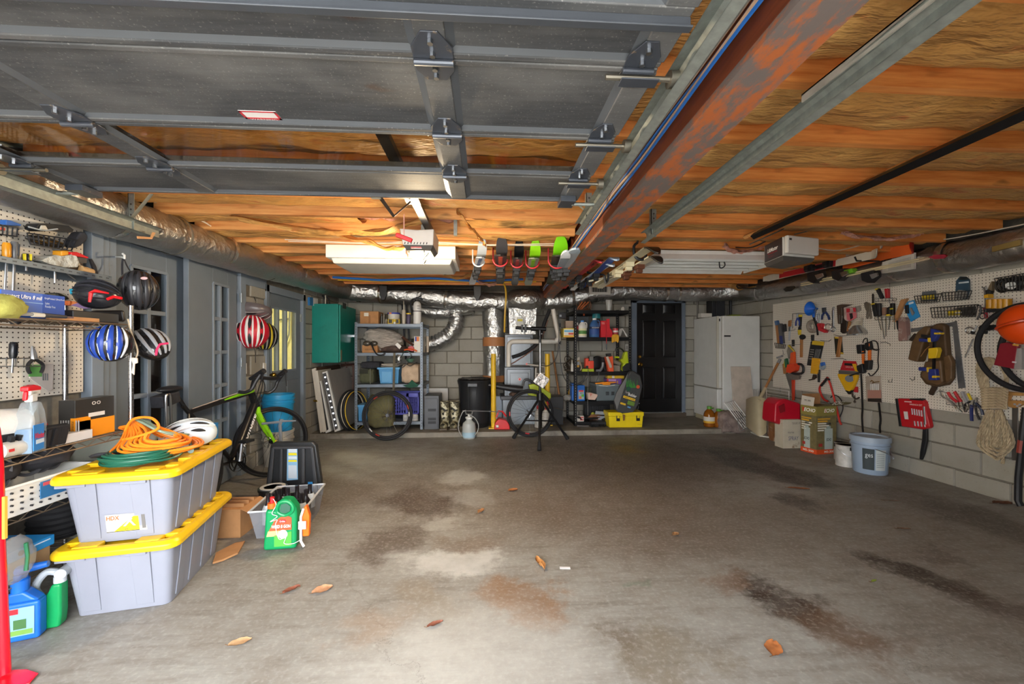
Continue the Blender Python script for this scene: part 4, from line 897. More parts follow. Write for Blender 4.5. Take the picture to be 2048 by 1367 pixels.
fe=T('fire_extinguisher','white fire extinguisher with black hose on the grey shelf','fire extinguisher',lambda:mt('white_enamel','d6d4d0',.3,v=.04));ro_(fe,6.12,825,601,841.5,647,[(.9,0),(1,.03),(1,.8),(.9,.89),(.6,.96),(.25,1)],z,24)
P=PB(6.16);vh=fe.part('valve',lambda:mt('black_metal','26262a',.4,.5));vh.ptube(P,[(831,601),(831,597),(842,596),(845,600)],.012,6);vh.ptube(P,[(831,595),(843,592)],.008);ho=fe.part('hose',RUBBER);ho.tube(spline([P((830,598)),P((824,600)),P((821.5,610)),P((823,622)),P((824,630))],5),.012)
bd_=fe.part('strap',BLACK);bd_.lathe((ony(833.2,621,6.12).x,6.18,ony(833,622.5,6.12).z),[(.0635,0),(.0635,.012)],24,cap=False)
lb_=fe.part('lettering','!3c3836');lb_.text('FIRE\nABC',ony(837,614,6.118),(1,0,0),(0,0,1),w=.045,h=.06)
for i,(a_,b_) in enumerate([((804,600),(812,718)),((812,600),(822,718))]):
    s_=T('ski_pole',('left' if i == 0 else 'right')+' of two black bars leaning behind the grey shelf','bar',BLACK);s_.tube([ony(*a_,6.9),ony(*b_,6.75)],.02,4)
z=GS[1]
bx_=BX('cardboard_box','small printed cardboard box under the plastic-wrapped bundle',CARD,6.15,(724,690,755,705.5),.3,z);lett(bx_,'HARDWARE',6.15,730,697,746,700,'5a3c22')
wrap=lambda:mt('clear_wrap','c9bfb4',.18,v=.3,s=9,bump=1.0,bs=16,bd=.05,alpha=.8,stretch=(1,1,4))
bu=T('wrapped_bundle','clear plastic-wrapped bundle piled on the second grey shelf','bundle',wrap);c=ony(768,679,6.35)
bu.ball(c,(.3,.2,.17),30,18,lambda p:1+.16*nz(p.x*3,p.y*3,p.z*4)+.06*nz(p.x*9,p.z*12,p.y*9),Matrix.Rotation(.2,3,'Y'));b2=bu.part('dark_contents',lambda:mt('dark_clutter','4a3a34',.7,v=.4,s=14,bump=.6));b2.ball(ony(788,697,6.3),(.2,.15,.07),20,12,lambda p:1+.2*nz(p.x*5,p.y*5,p.z*5));bu.part('paper_tag','!d9d5cf').trace(PB(6.12),[(790,689),(795,685),(803,692),(799,698)],.004)
gg=T('swim_goggles','dark oval goggles on the small cardboard box','goggles',lambda:mt('smoked_plastic','4a443c',.2));P=PB(6.1)
for xx in (733.5,748):gg.ball(ony(xx,686.5,6.12),(.055,.03,.038),16,10)
gg.part('strap',BLACK).ptube(PB(6.06),[(742,684),(745,693),(749,702),(755,709),(764,710),(770,706)],.012,smooth=4)
rt=T('pruning_saw','red and orange pruning tool at the back of the second grey shelf','tool','b0262a',bev=.004);rt.trace(PB(6.2),[(816,700),(818,693),(825,691),(829,695),(828,702)],.05);rt.part('handle','cf5a2c').ptube(PB(6.15),[(808,700),(818,697.5),(828,699),(834,702)],.012,smooth=3);rt.part('dark_blade','4a3026').ptube(PB(6.3),[(805,673),(815,682),(827,690)],.02)
pa=T('paper_stack','blue, orange and white packages stacked behind the right post of the grey shelf','packages','cfc7b8',bev=.003);rb_(pa,6.2,828,672,847,704,.2,z);patch(pa,'blue_stripe',6.2,830,673,833,682,'2f45a0');patch(pa,'orange_stripe',6.2,833,673,838,682,'d0783c')
wr_=T('paper_roll','white paper roll standing at the right end of the second grey shelf','roll','cdbfae');ro_(wr_,6.5,852,672,857.5,704,CAN,z)
z=GS[2]
cloth=lambda h,s=10:mt('cloth_'+h,h,.9,v=.2,s=s,bump=.5,bs=18,bd=.02)
def sack(nm,lab,cat,mat,Y,x0,y0,x1,y1,dep,zb,k=4,am=.05,sd=0):
    t=T(nm,lab,cat,mat);a_,b_=ony(x0,y0,Y),ony(x1,y1,Y);zb=b_.z if zb is None else zb;h=a_.z-zb;w_=b_.x-a_.x
    t.ball(((a_.x+b_.x)/2,Y+dep/2,zb+h/2),(w_/2,dep/2,h/2),24,16,lambda p:(1/max(abs(p.x),abs(p.y),abs(p.z)))**.72*(1+am*nz(p.x*k+sd,p.y*k,p.z*k)));t.ang=70
    return t
s_=sack('gear_bag','olive canvas bag with buckle on the third grey shelf','bag',lambda:cloth('4a4c38'),6.15,717,737,747,768,.3,z);s_.part('strap','5c5a48').ob((ony(741,740,6.14).x-.006,6.128,z+.0),(ony(741,740,6.14).x+.006,6.135,z+.22));s_.part('flap',lambda:cloth('2e2f26')).ob((ony(719,740,6.14).x,6.13,z+.15),(ony(736,740,6.14).x,6.14,z+.22))
sack('black_duffel','black bag lying on the olive canvas bag','bag',DARK,6.2,719,723,760,737,.3,None,sd=3)
bt=T('blue_tub','sky-blue plastic tub full of papers on the third grey shelf','tub','4f8fc0',bev=.006);a_,b_=ony(757,737,6.18),ony(798,768,6.18);bt.box(((a_.x+b_.x)/2,6.35,z+.115),(b_.x-a_.x,.34,.23),taper=.88)
bt.part('rim','5a9bca',bev=.004).box(((a_.x+b_.x)/2,6.35,z+.225),(b_.x-a_.x+.03,.38,.03));bt.part('label_panel','6aa5d0').box((a_.x+.12,6.183,z+.1),(.14,.01,.15),(.12,0,0))
ps=T('papers','loose papers heaped in the sky-blue tub','papers','a39a8c',bev=.002)
for i in range(5):ps.box(((a_.x+b_.x)/2+rn(-.03,.03),6.35,z+.245+.01*i),(.26,.25,.009),(rn(-.05,.05),rn(-.05,.05),rn(-.3,.3)))
tb_=sack('canvas_tote','beige canvas tote bag at the right end of the third grey shelf','bag',lambda:cloth('b39c84'),6.14,801,727,838,769,.3,z,am=.03,sd=7)
hn=tb_.part('handle','2c2a28');hn.ptube(PB(6.1),[(800,730),(803,735),(810,730),(814,725)],.006,smooth=4);hn.ptube(PB(6.1),[(812,727),(820,731),(828,727),(835,724)],.006,smooth=4)
gcl=T('green_cloth','dark green cloth drooping over the edge of the third grey shelf','cloth',lambda:cloth('1f4a3a'));gcl.trace(PB(6.07),[(806,770),(816,768),(824,759),(833,767),(839,768),(834,773),(820,775),(812,773)],.02)
st_=T('webbing_strap','olive webbing strap hanging down the front of the grey shelf','strap',lambda:cloth('5a5344'));st_.trace(PB(6.07),[(786.5,705),(791,705),(789.5,780),(785,780)],.004)
fb=T('foil_ball','crumpled foil under the second grey shelf beside the strap','foil',foil);fb.ball(ony(798,716,6.1),(.04,.04,.07),16,12,lambda p:1+.35*nz(p.x*4,p.y*4,p.z*4));fb.part('cord','2a4038').ptube(PB(6.05),[(803,712),(808,703),(817,703),(822,710),(818,716)],.006,smooth=4)
gbw=T('glass_bowl','green glass bowl on the beige tote bag','bowl','4f6f5c');ro_(gbw,6.25,810,717,828,724,[(.5,0),(.9,.5),(1,1)])
z=GS[3]
b2_=T('blue_tub','small sky-blue tub at the left of the bottom grey shelf','tub','4f8fc0',bev=.006);a_,b_=ony(716,811,6.15),ony(734,842,6.15);b2_.box(((a_.x+b_.x)/2,6.3,z+.115),(b_.x-a_.x,.3,.23),taper=.92);b2_.part('rim','5a9bca').box(((a_.x+b_.x)/2,6.3,z+.225),(b_.x-a_.x+.02,.32,.025))
sack('tarp','olive tarp bundled behind the leaning wheel','tarp',lambda:cloth('5f5a3c'),6.0,733,790,786,857,.25,None,am=.16,sd=5,k=3)
cr=T('milk_crate','purple-blue plastic crate on the bottom grey shelf','crate','4546a0',bev=.004);P=PB(6.16)
def lattice(n,P,x0,y0,x1,y1,nx,ny,r):
    for i in range(nx+1):x=x0+(x1-x0)*i/nx;n.ptube(P,[(x,y0),(x,y1)],r,4)
    for j in range(ny+1):y=y0+(y1-y0)*j/ny;n.ptube(P,[(x0,y),(x1,y)],r,4)
fc=cr.part('front_grid','4546a0');lattice(fc,P,783,795,812,826,6,5,.008)
a_,b_=ony(781,786,6.16),ony(838,829,6.16)
cr.ob((a_.x,6.155,a_.z-.06),(b_.x,6.175,a_.z));cr.ob((a_.x,6.155,b_.z),(b_.x,6.175,b_.z+.03));cr.ob((a_.x,6.155,b_.z),(a_.x+.025,6.175,a_.z));cr.ob((b_.x-.02,6.155,b_.z),(b_.x,6.5,a_.z));cr.ob((a_.x,6.155,b_.z),(a_.x+.01,6.5,a_.z));cr.ob((a_.x,6.48,b_.z),(b_.x,6.5,a_.z));cr.ob((a_.x,6.155,b_.z),(b_.x,6.5,b_.z+.01));cr.ob((ony(812,800,6.16).x,6.155,b_.z),(ony(818,800,6.16).x,6.175,a_.z))
lattice(cr.part('side_grid','3c3d8c'),P,818,797,836,826,4,5,.006)
for i,x in enumerate((811,829)):
    c_=T('paint_tin',('left' if i == 0 else 'right')+' white paint tin on the bottom grey shelf under the crate','paint can','b9b5ae');ro_(c_,6.13,x-6.5,828,x+6.5,842,CAN,z);c_.part('lettering','!5a6a8a').text('PAINT',ony(x,836,6.125),(1,0,0),(0,0,1),w=.05,h=.02)
# --- bicycle wheels
def wheel(par,c,ax,R=.335,tw=.019,rotor=True,spokes=24,rim='3c3c3f',decal=None,rotor_side=-1):
    c,ax=V(c),V(ax).normalized()
    par.part('tyre',RUBBER).torus(c,R-tw,tw,ax,56,10)
    par.part('rim',lambda:mt('wheel_rim_'+rim,rim,.3,.5)).torus(c,R-tw*2.5,tw*.75,ax,56,6)
    hb_=par.part('hub',lambda:mt('hub_black','1c1c1e',.3,.6));hb_.cyl(c-ax*.05,c+ax*.05,.013,n=12);hb_.cyl(c-ax*.03,c-ax*.026,.026,n=16);hb_.cyl(c+ax*.026,c+ax*.03,.026,n=16)
    a_=ax.orthogonal().normalized();b_=ax.cross(a_)
    for i in range(spokes):
        t0=2*PI*i/spokes;t1=t0+(.5 if i % 4 < 2 else -.5);s_=.028 if i % 2 else -.028
        par.part('spoke',lambda:mt('spoke','5a5a5c',.3,.8)).tube([c+ax*s_+(a_*math.cos(t1)+b_*math.sin(t1))*.024,c+(a_*math.cos(t0)+b_*math.sin(t0))*(R-tw*2.5)],.0014,4)
    if rotor:
        rt=par.part('disc_rotor',lambda:mt('rotor_steel','b8b8ba',.25,.9));q=c+ax*.04*rotor_side;rt.torus(q,.07,.009,ax,40,4,flat=.15)
        for i in range(6):t0=2*PI*i/6;rt.tube([q+(a_*math.cos(t0)+b_*math.sin(t0))*.02,q+(a_*math.cos(t0+.5)+b_*math.sin(t0+.5))*.066],.005,4)
    if decal:
        for t0,col in decal:par.part('rim_decal','!'+col).torus(c+ax*(.006*rotor_side),R-tw*2.9,.012,ax,6,4,t0-.16,t0+.16,flat=.4) if False else par.part('rim_decal','!'+col).tube([c+ax*(.01*rotor_side)+(a_*math.cos(t0+k*.05)+b_*math.sin(t0+k*.05))*(R-tw*2.5) for k in range(-2,3)],.009,4)
wh=T('bicycle_wheelset','disc-brake bicycle wheel leaning on the grey shelf','bicycle wheel');ax1=V((-.1,.985,-.16));c1=ony(775,831,5.72);c1.z=.338;wheel(wh,c1,ax1,decal=[(.4,'b03a30'),(.75,'c9c9c9'),(2.8,'b03a30'),(3.2,'c9c9c9'),(4.9,'b03a30')])
w2=T('bicycle_wheelset','disc-brake bicycle wheel standing behind the tripod repair stand','bicycle wheel');c2=ony(1060,825,5.8);c2.z=.338;wheel(w2,c2,(0,.99,-.08),decal=[(.3,'c23a40'),(.7,'c9c9c9'),(2.5,'c23a40'),(3.9,'c23a40')])
# --- things between the two shelving units
ct=T('pc_tower','dark grey computer tower beside the grey shelf','computer','3c3e42',bev=.006);rb_(ct,6.1,848,791,878,861,.42,.07);fr_=ct.part('front_bezel','47494e',bev=.004);rb_(fr_,6.085,849,797,875,860,.016)
for y in (822,840,847):patch(ct,'drive_slot',6.083,856,y-5,872,y,'2a2c30',.003)
lett(ct,'TOWER',6.083,857,817,869,819.5,'a0a4aa')
wb1=BX('white_box','white flat box standing behind the computer tower','a9a59d',6.75,(838,776,896,850),.12,.07)
def boot(x0,lab):
    b_=T('camouflage_boot',lab,'boot',camo,'pair of camouflage wellington boots');a_,c_=ony(x0,797,6.05),ony(x0+20,857,6.05);w_=c_.x-a_.x;xm=(a_.x+c_.x)/2
    b_.lathe((xm,6.16,.1),[(.07,0),(.072,.08),(.062,.16),(.068,.28),(.072,.36),(.065,.365),(.06,.3)],20,cap=False)
    b_.ball((xm-.01,6.08,.13),(.06,.14,.06),18,12);s_=b_.part('sole','4a3c2c',bev=.01);s_.box((xm-.01,6.1,.085),(.115,.28,.03))
def camo():
    if 'camouflage' in MATS:return MATS['camouflage']
    mm,t=newmat('camouflage');n_=t.n('ShaderNodeTexVoronoi',i_Scale=26);t.l(t.coord('Object'),n_.inputs['Vector']);s_=t.n('ShaderNodeSeparateColor');t.l(n_.outputs['Color'],s_.inputs[0])
    c=t.mix(t.ramp(s_.outputs[0],.45,.5),lin('4f4a38'),lin('8d8568'));c=t.mix(t.ramp(s_.outputs[1],.65,.7),c,lin('26241c'));c=t.mix(t.ramp(s_.outputs[2],.8,.85),c,lin('c4bda4'));t.l(c,t.b.inputs['Base Color']);t.b.inputs['Roughness'].default_value=.6;return mm
boot(879,'left camouflage rubber boot beside the black bin');boot(899,'right camouflage rubber boot beside the black bin')
tc=T('rubbish_bin','large black plastic rubbish bin between the shelving units','bin',lambda:mt('bin_black','1f2023',.4,v=.15));ro_(tc,6.05,913,761,985,851,[(.78,0),(.82,.02),(.93,.75),(.97,.9),(1,.92),(1.03,.98),(1,1),(.93,.98),(.85,.1)],.07,32);tc.ch
hn=tc.part('handle','2c2d31',bev=.006);xx=ony(945,766,6.03);hn.ob((xx.x-.07,6.0,xx.z-.05),(xx.x+.07,6.07,xx.z));ho=tc.part('handle_rib','2a2b2e')
for s_ in (-1,1):ho.tube([(xx.x+s_*.06,6.06,xx.z-.03),(xx.x+s_*.055,6.12,.2)],.008)
ln_=tc.part('bin_liner',lambda:mt('bin_bag','101012',.25,v=.2,bump=.8,bs=20,bd=.02));ro_(ln_,6.05,913,758,985,766,[(.9,0),(1.0,.7),(.95,1),(.8,.7)],None,40);ln_.v=[p+V((0,0,.012*nz(p.x*14,p.y*14))) for p in ln_.v]
spy=T('pump_sprayer','translucent white pump sprayer with wand standing on the floor','sprayer',lambda:mt('sprayer_white','b9bcb8',.4,tr=.3));c=ony(938,860,5.75);c.z=0
spy.lathe((c.x,5.75,.005),[(.08,0),(.092,.03),(.094,.16),(.085,.21),(.04,.25),(.035,.27)],20);spy.part('liquid','8fa9b8').lathe((c.x,5.75,.01),[(.0955,.02),(.0955,.09)],20,cap=False);spy.part('collar','c9c9c4').lathe((c.x,5.75,.27),[(.04,0),(.05,.015),(.05,.03),(.02,.04),(.02,.07)],14)
ph=spy.part('pump_handle','6a6a66');ph.torus((c.x,5.75,.36),.05,.01,(0,1,0),24,6,PI*.05,PI*.95) if False else ph.tube([(c.x-.05,5.75,.38),(c.x-.04,5.75,.34),(c.x+.04,5.75,.34),(c.x+.05,5.75,.38)],.01)
spy.part('hose','8f8f8c').tube(spline([PB(5.7)(p) for p in [(938,828),(950,836),(957,850),(953,866),(940,874),(925,872),(917,858),(918,842),(925,824),(932,820)]],5),.007);spy.part('wand',lambda:mt('wand_grey','77777a',.4,.5)).tube([ony(925,821,5.7),ony(980,822,5.7),ony(1003,824,5.75)],.006)
for i,(x,y1,lab,Y) in enumerate([(987,852,'yellow steel bollard in front of the furnace, left one',6.12),(1095,835,'yellow steel bollard in front of the furnace, right one',6.3)]):
    yb_=T('bollard',lab,'bollard',lambda:mt('bollard_yellow','d2a81c',.45,v=.1));q=ony(x,707,Y);yb_.cyl((q.x,Y,.07),(q.x,Y,q.z),.037,n=18);yb_.part('base_plate',lambda:mt('bollard_yellow','d2a81c')).box((q.x,Y,.078),(.14,.14,.016))
rc=T('petrol_can','small bright red petrol can at the foot of the left bollard','petrol can',lambda:mt('red_plastic','c01c20',.35,v=.08),bev=.012);P=PB(5.98)
rc.prism([P(p) for p in [(988,851),(990,838),(998,829),(1012,832),(1019,840),(1020,851)]],(0,.17,0));q=rc.ch;rc.part('handle',lambda:mt('red_plastic','c01c20')).tube([P(p)+V((0,.08,0)) for p in [(993,836),(998,823),(1005,824),(1013,834)]],.014);rc.part('white_cap','d6d0c8').cyl(P((992,853))+V((0,-.03,.01)),P((997,853))+V((0,-.03,.015)),.02)
for v_ in (rc,rc.ch[0]):pass
dz=.07-min(p.z for p in rc.v);rc.v=[p+V((0,0,dz)) for p in rc.v]
tt=T('storage_tote','grey-blue storage tote with dark lid under the leaf blower','tote','8a939c',bev=.01);a_,b_=ony(1005,797,6.35),ony(1078,850,6.35);tt.box(((a_.x+b_.x)/2,6.55,.07+(a_.z-.07)/2),(b_.x-a_.x,.38,a_.z-.07),taper=.94);tt.part('lid','3c3c40',bev=.01).box(((a_.x+b_.x)/2,6.55,a_.z+.012),(b_.x-a_.x+.06,.44,.06))
fbx=T('flat_box','pale grey panel standing behind the left bollard','panel','a6b0ba');rb_(fbx,6.75,978,792,1004,840,.03,.07)
lbw=T('leaf_blower','lime and black leaf blower lying across the storage tote','leaf blower','9cab16',bev=.01);P=PB(6.2)
lbw.trace(P,[(1056,768),(1066,766),(1085,775),(1100,785),(1100,795),(1080,794),(1060,783)],.1);lbw.trace(P,[(1053,782),(1078,786),(1078,792),(1056,789)],.08)
lbw.part('blower_tube',BLACK).tube([P((964,767)),P((1000,773)),P((1045,779))],[.034,.042,.055],14);lbw.part('orange_tip','d8502a').tube([P((963.5,767)),P((970,768))],.036,14);lbw.part('handle',BLACK).tube(spline([P((1046,771)),P((1048,762)),P((1054,759)),P((1066,765)),P((1072,774))],4),.016)
for nm,x0,x1,lab in (('white_jug',1070,1083,'white plastic jug behind the tripod stand, left'),('white_jug',1085,1101,'white plastic jug with red cap behind the tripod stand')):
    j=T(nm,lab,'jug','b3afa8');ro_(j,6.1,x0,818,x1,856,[(.95,0),(1,.05),(1,.65),(.8,.85),(.4,.95),(.35,1)],.07);cp_=j.part('cap','b02a30');ro_(cp_,6.13,(x0+x1)/2-3,811,(x0+x1)/2+3,819,CAN)
tlc=T('black_case','black plastic case standing beside the black shelf','case',BLACK,bev=.01);rb_(tlc,6.3,1098,793,1127,850,.3,.07);hh=tlc.part('handle',STEEL);hh.ptube(PB(6.27),[(1108,815),(1126,819),(1126,832)],.01)
bro=T('broom_handle','wooden broom handle leaning on the wall between furnace and black shelf','broom handle',WOODH);bro.tube([ony(1105,702,6.95),ony(1120,800,6.6),ony(1127,855,6.45)],.016)
gt=T('waste_gasket','brown rags lying on the storage tote','rags',lambda:cloth('5a4438'));gt.ball(ony(1030,787,6.4),(.1,.08,.04),18,10,lambda p:1+.3*nz(p.x*4,p.y*4,p.z*4))
# --- bike repair stand
rs_=T('repair_stand','black tripod bike repair stand on the concrete floor','repair stand');BK=lambda:mt('stand_black','161618',.35,.2)
hub=ony(1080,790,5.4);tp=ony(1080,661,5.4)
rs_.part('mast',BK).cyl((hub.x,5.4,hub.z-.1),(hub.x,5.4,tp.z),.017,n=14);rs_.part('upper_tube',lambda:mt('stand_silver','9a9c9e',.3,.7)).cyl((hub.x,5.39,ony(1080,748,5.4).z),(hub.x,5.39,ony(1080,685,5.4).z),.0135,n=12);hb_=rs_.part('hub_collar',BK);hb_.cyl((hub.x,5.4,hub.z-.06),(hub.x,5.4,hub.z+.03),.045,n=16)
rs_.part('center_tube',BK).cyl((hub.x,5.4,.2),(hub.x,5.4,hub.z),.022,n=14)
for px,py in ((1078.5,900),(1027,875),(1135,877)):
    f=onz(px,py,.012);l=rs_.part('leg',BK);l.tube([(hub.x,5.4,hub.z-.03),f],.016,10);l.part('rubber_foot',RUBBER).tube([f.lerp(V((hub.x,5.4,hub.z)),.14),f],[.02,.026],12);br_=l.part('brace',BK);br_.tube([(hub.x,5.4,.3),f.lerp(V((hub.x,5.4,hub.z)),.42)],.009)
P=PB(5.4);hd_=rs_.part('clamp_head',BK,bev=.004);hd_.tube([P((1062,657)),P((1092,657.5))],.03,12);hd_.tube([P((1031,655)),P((1062,657))],.02,12);hd_.cyl(P((1080,672)),P((1080,660)),.032,n=14)
for x in (1044,1051):hd_.trace(PB(5.36),[(x-2,649),(x+2,649),(x+2,664),(x-2,664)],.03)
hd_.part('pivot_bolt',STEEL).ball(P((1083,667))+V((0,-.03,0)),.012,10,8)
fbg=T('foil_bag','crumpled silver foil bag hung on the repair stand mast','foil bag',lambda:mt('silver_bag','b4b0ae',.3,.6,bump=1,bs=14,bd=.04));fbg.trace(PB(5.36),[(1080,744),(1098,757),(1096,764),(1085,776),(1076,769),(1066,762)],.02)
# --- furnace
fu=T('furnace','grey steel furnace cabinet with white pipes on the back wall','furnace',lambda:mt('furnace_steel','5c5f62',.35,.5,v=.06),bev=.004)
rb_(fu,6.4,1010,669,1066,733,.5);rb_(fu,6.4,1009,734,1068,850,.5,.07)
for y0,y1 in ((673,730),(738,800)):p_=fu.part('panel',lambda:mt('furnace_panel','6a6d70',.3,.5),bev=.01);rb_(p_,6.385,1014,y0,1062,y1,.016)
p_=fu.part('panel',lambda:mt('furnace_panel','8e9194'),bev=.012);rb_(p_,6.378,1020,745,1057,795,.012)
for x,y,r in ((1039.5,758,.026),(1053.5,727.5,.02)):
    q=ony(x,y,6.36);s_=fu.part('sticker','!d0b4b0');s_.cyl(q,q+V((0,.01,0)),r,n=18);s_.part('red_dot','!c0484c').cyl(q+V((0,-.004,0)),q,r*.6,n=14)
patch(fu,'rating_plate',6.383,1042,709,1051,713,'c9c9c9');fu.part('foil_seam',foil).ptube(PB(6.38),[(1010,667),(1066,667)],.012,6);fu.ch[-1].ptube(PB(6.38),[(1022,731),(1060,731)],.012,6)
ctl=fu.part('control_box','b9b9b4',bev=.004);a_=PB(6.25);ctl.trace(a_,[(1033,635),(1047,635),(1047,652),(1033,652)],.04);ctl.part('yellow_label','!c9b83c').trace(PB(6.2),[(1035,638),(1045,638),(1045,642),(1035,642)],.003)
pv=T('white_pipe','white plastic flue pipe bending around the front of the furnace','pipe','c4beb4');P=PB(6.3);pv.tube(spline([P(p) for p in [(1017.5,733),(1017.5,700),(1018,690),(1023,684),(1032,682.5),(1070,682.5),(1108,682.5)]],4),.036,14)
pv.tube(spline([P(p) for p in [(1108,682.5),(1115,681),(1117,674),(1112,650),(1106,618)]],4),.034,14);el=pv.part('elbow','cfc9bf');el.tube([P((1112,683)),P((1118,676))],.044,14)
li=T('insulated_pipe','black insulated refrigerant pipe sweeping into the furnace','pipe',RUBBER);P=PB(6.33);li.tube(spline([P(p) for p in [(1100,618),(1089,645),(1078,680),(1062,697),(1042,708),(1024,714)]],5),.028,10);li.part('copper_line','6a3c2a').tube(spline([P(p) for p in [(1096,640),(1080,682),(1060,703),(1035,720),(1022,728)]],5),.008)
cp=T('condensate_pipe','small white drain pipe elbow right of the furnace','pipe','b9b3aa');P=PB(6.32);cp.tube([P(p) for p in [(1055,728),(1076,731),(1090,733),(1090,746),(1073,747)]],.013,8);cp.tube([P((1072,735)),P((1071,775))],.012,8)
for i,pts in enumerate([[(1118,620),(1117,695),(1108,722),(1095,731),(1078,730)],[(1119,690),(1122,730),(1127,752),(1138,768),(1150,770),(1165,765),(1172,745)]]):
    cable('power_cable',('black cord curving from the outlet toward the furnace' if i == 0 else 'black cord looping from the outlet to the black shelf'),[PB(6.2)(p) for p in pts],.006,BLACK,cat='cord')
pst=T('power_strip','grey power strip mounted beside the black shelf','power strip','77736c');pst.trace(PB(6.5),[(1117,640),(1121,640),(1123,690),(1119,690)],.03);pl_=pst.part('plug',BLACK)
for y in (650,668,684):pl_.trace(PB(6.46),[(1117,y-4),(1121,y-4),(1121,y+4),(1117,y+4)],.03)
cbx=T('junction_box','black control box fixed beside the top of the black shelf','control box',BLACK,bev=.006);cbx.trace(PB(6.4),[(1116,625),(1130,625),(1130,637),(1116,637)],.08);cbx.part('knob',STEEL).trace(PB(6.31),[(1119,629),(1123,629),(1123,633),(1119,633)],.01)
# ================================================================ BLACK SHELF, FRIDGE CORNER
YK=6.2
BKS=[ony(1200,y,YK).z for y in (620,674,743,802,850)]
shelving('black_shelving_unit','black slotted-angle steel shelving unit left of the black door',lambda:mt('black_shelf_steel','19191b',.4,.4,v=.15),ony(1148.5,700,YK).x,ony(1262.5,700,YK).x,YK,6.82,.07,ony(1180,612,YK).z,[BKS[0],BKS[1],BKS[2],BKS[3],.13],'8a857c',.05)
z=BKS[0]
wb2=T('wicker_basket','brown wire basket of sticks on top of the black shelf','basket','5c3c28');q=ony(1168,612,6.4)
for k in range(7):wb2.torus((q.x+rn(-.02,.02),6.4,z+.1+rn(-.02,.02)),.1+rn(-.02,.02),.006,(rn(-.3,.3),1,rn(-.4,.4)),20,4)
wb2.torus((q.x,6.4,z+.012),.1,.012);
for k in range(3):wb2.part('stick',lambda:pl('a05a34' if k else '8f8a84')).tube([(q.x-.12+k*.03,6.36,z+.02),(q.x-.04+k*.05,6.34,z+.14)],.012,6)
cu=T('plastic_cup','clear plastic cup on top of the black shelf','cup',lambda:mt('clear_cup','b9b8b4',.2,alpha=.7));ro_(cu,6.35,1213,599,1227,617,[(.72,0),(.98,.94),(1.04,1),(.94,.98),(.68,.06)],z)
sm=T('small_dish','small white dish at the right end of the black shelf top','dish','c4c0b8');ro_(sm,6.3,1243,613,1251,617,[(1,0),(.9,.7),(.4,1)],z)
z=BKS[1]
bl=T('bait_case','dark grey case standing at the back of the second black shelf','case','3a3e42',bev=.01);rb_(bl,6.55,1138,632,1178,673,.2,z);bl.part('orange_latch','c4562a').trace(PB(6.53),[(1166,627),(1169,627),(1169,631),(1166,631)],.02)
tl=T('teal_bottle','teal-lidded jar at the back of the second black shelf','jar','3c3a38');ro_(tl,6.6,1187,626,1203,660,[(1,0),(1,.6),(.9,.65),(.9,1)],z);tl.part('teal_lid','2f7f86').cyl((ony(1195,630,6.6).x,6.67,ony(1195,636,6.6).z),(ony(1195,630,6.6).x,6.67,ony(1195,626,6.6).z),.068,n=18)
bg=T('paper_packet','beige packet standing behind the yellow garbage-bag box','packet','a58d78',bev=.01);rb_(bg,6.5,1131,641,1147,674,.15,z);
gbx=T('bag_box','yellow and white box of bags at the left of the second black shelf','box','d8c24e',bev=.003);rb_(gbx,6.22,1127,656,1148,675,.3,z)
patch(gbx,'white_panel',6.218,1128,658,1147,670,'d8d4c8');patch(gbx,'blue_band',6.216,1128.5,660,1147,663.5,'5fa8d0');patch(gbx,'red_band',6.216,1137,665,1147,669,'c8584c');patch(gbx,'orange_band',6.216,1128,670.5,1147,674,'dca440')
sc_=T('spray_can','dark spray can with red label beside the white bleach jug','can','3a3434');ro_(sc_,6.25,1151.5,646,1157.5,674,[(1,0),(1,.8),(.6,.9),(.6,1)],z);sc_.part('red_label','!a83236').lathe((ony(1154.5,660,6.25).x,6.25+.0226,z+.12),[(.0235,0),(.0235,.05)],16,cap=False);sc_.part('white_cap','cfcac4').cyl((ony(1154.5,660,6.25).x,6.2726,z+.185),(ony(1154.5,660,6.25).x,6.2726,z+.225),.018,n=12)
def jug(nm,lab,Y,x0,y0,x1,y1,zb,mat,capm,seg=18,liquid=None):
    j=T(nm,lab,'jug',mat);a_,b_=ony(x0,y0,Y),ony(x1,y1,Y);w_=b_.x-a_.x;h=a_.z-zb;xm=(a_.x+b_.x)/2
    j.lathe((xm,Y+w_*.45,zb),[(w_*.46,0),(w_*.5,h*.03),(w_*.5,h*.6),(w_*.44,h*.72),(w_*.26,h*.85),(w_*.15,h*.9),(w_*.15,h*.93)],seg,sy=.85)
    j.part('cap',capm).cyl((xm,Y+w_*.45,zb+h*.91),(xm,Y+w_*.45,zb+h),w_*.18,n=14)
    j.part('handle',mat).tube(spline([(xm+w_*.12,Y+w_*.4,zb+h*.86),(xm+w_*.4,Y+w_*.35,zb+h*.86),(xm+w_*.49,Y+w_*.35,zb+h*.72),(xm+w_*.47,Y+w_*.38,zb+h*.55)],4),w_*.06,8)
    return j,xm,w_,h
j,xm,w_,h=jug('bleach_jug','white jug with blue cap and green label on the black shelf',6.25,1157.5,640,1175.5,674,z,'d3cfc8','3f7fc4')
lb_=j.part('label','!d8d2a8');lb_.lathe((xm,6.25+w_*.45,z+h*.1),[(w_*.505,0),(w_*.505,h*.42)],18,sy=.86,cap=False);j.part('label_green','!4f7f3c').lathe((xm,6.25+w_*.45,z+h*.2),[(w_*.51,0),(w_*.51,h*.2)],18,sy=.86,cap=False)
j,xm,w_,h=jug('washer_fluid_jug','blue washer-fluid jug with white cap on the black shelf',6.25,1181,635.5,1201.5,674,z,lambda:mt('blue_fluid','3f608f',.2),'cfcdc8')
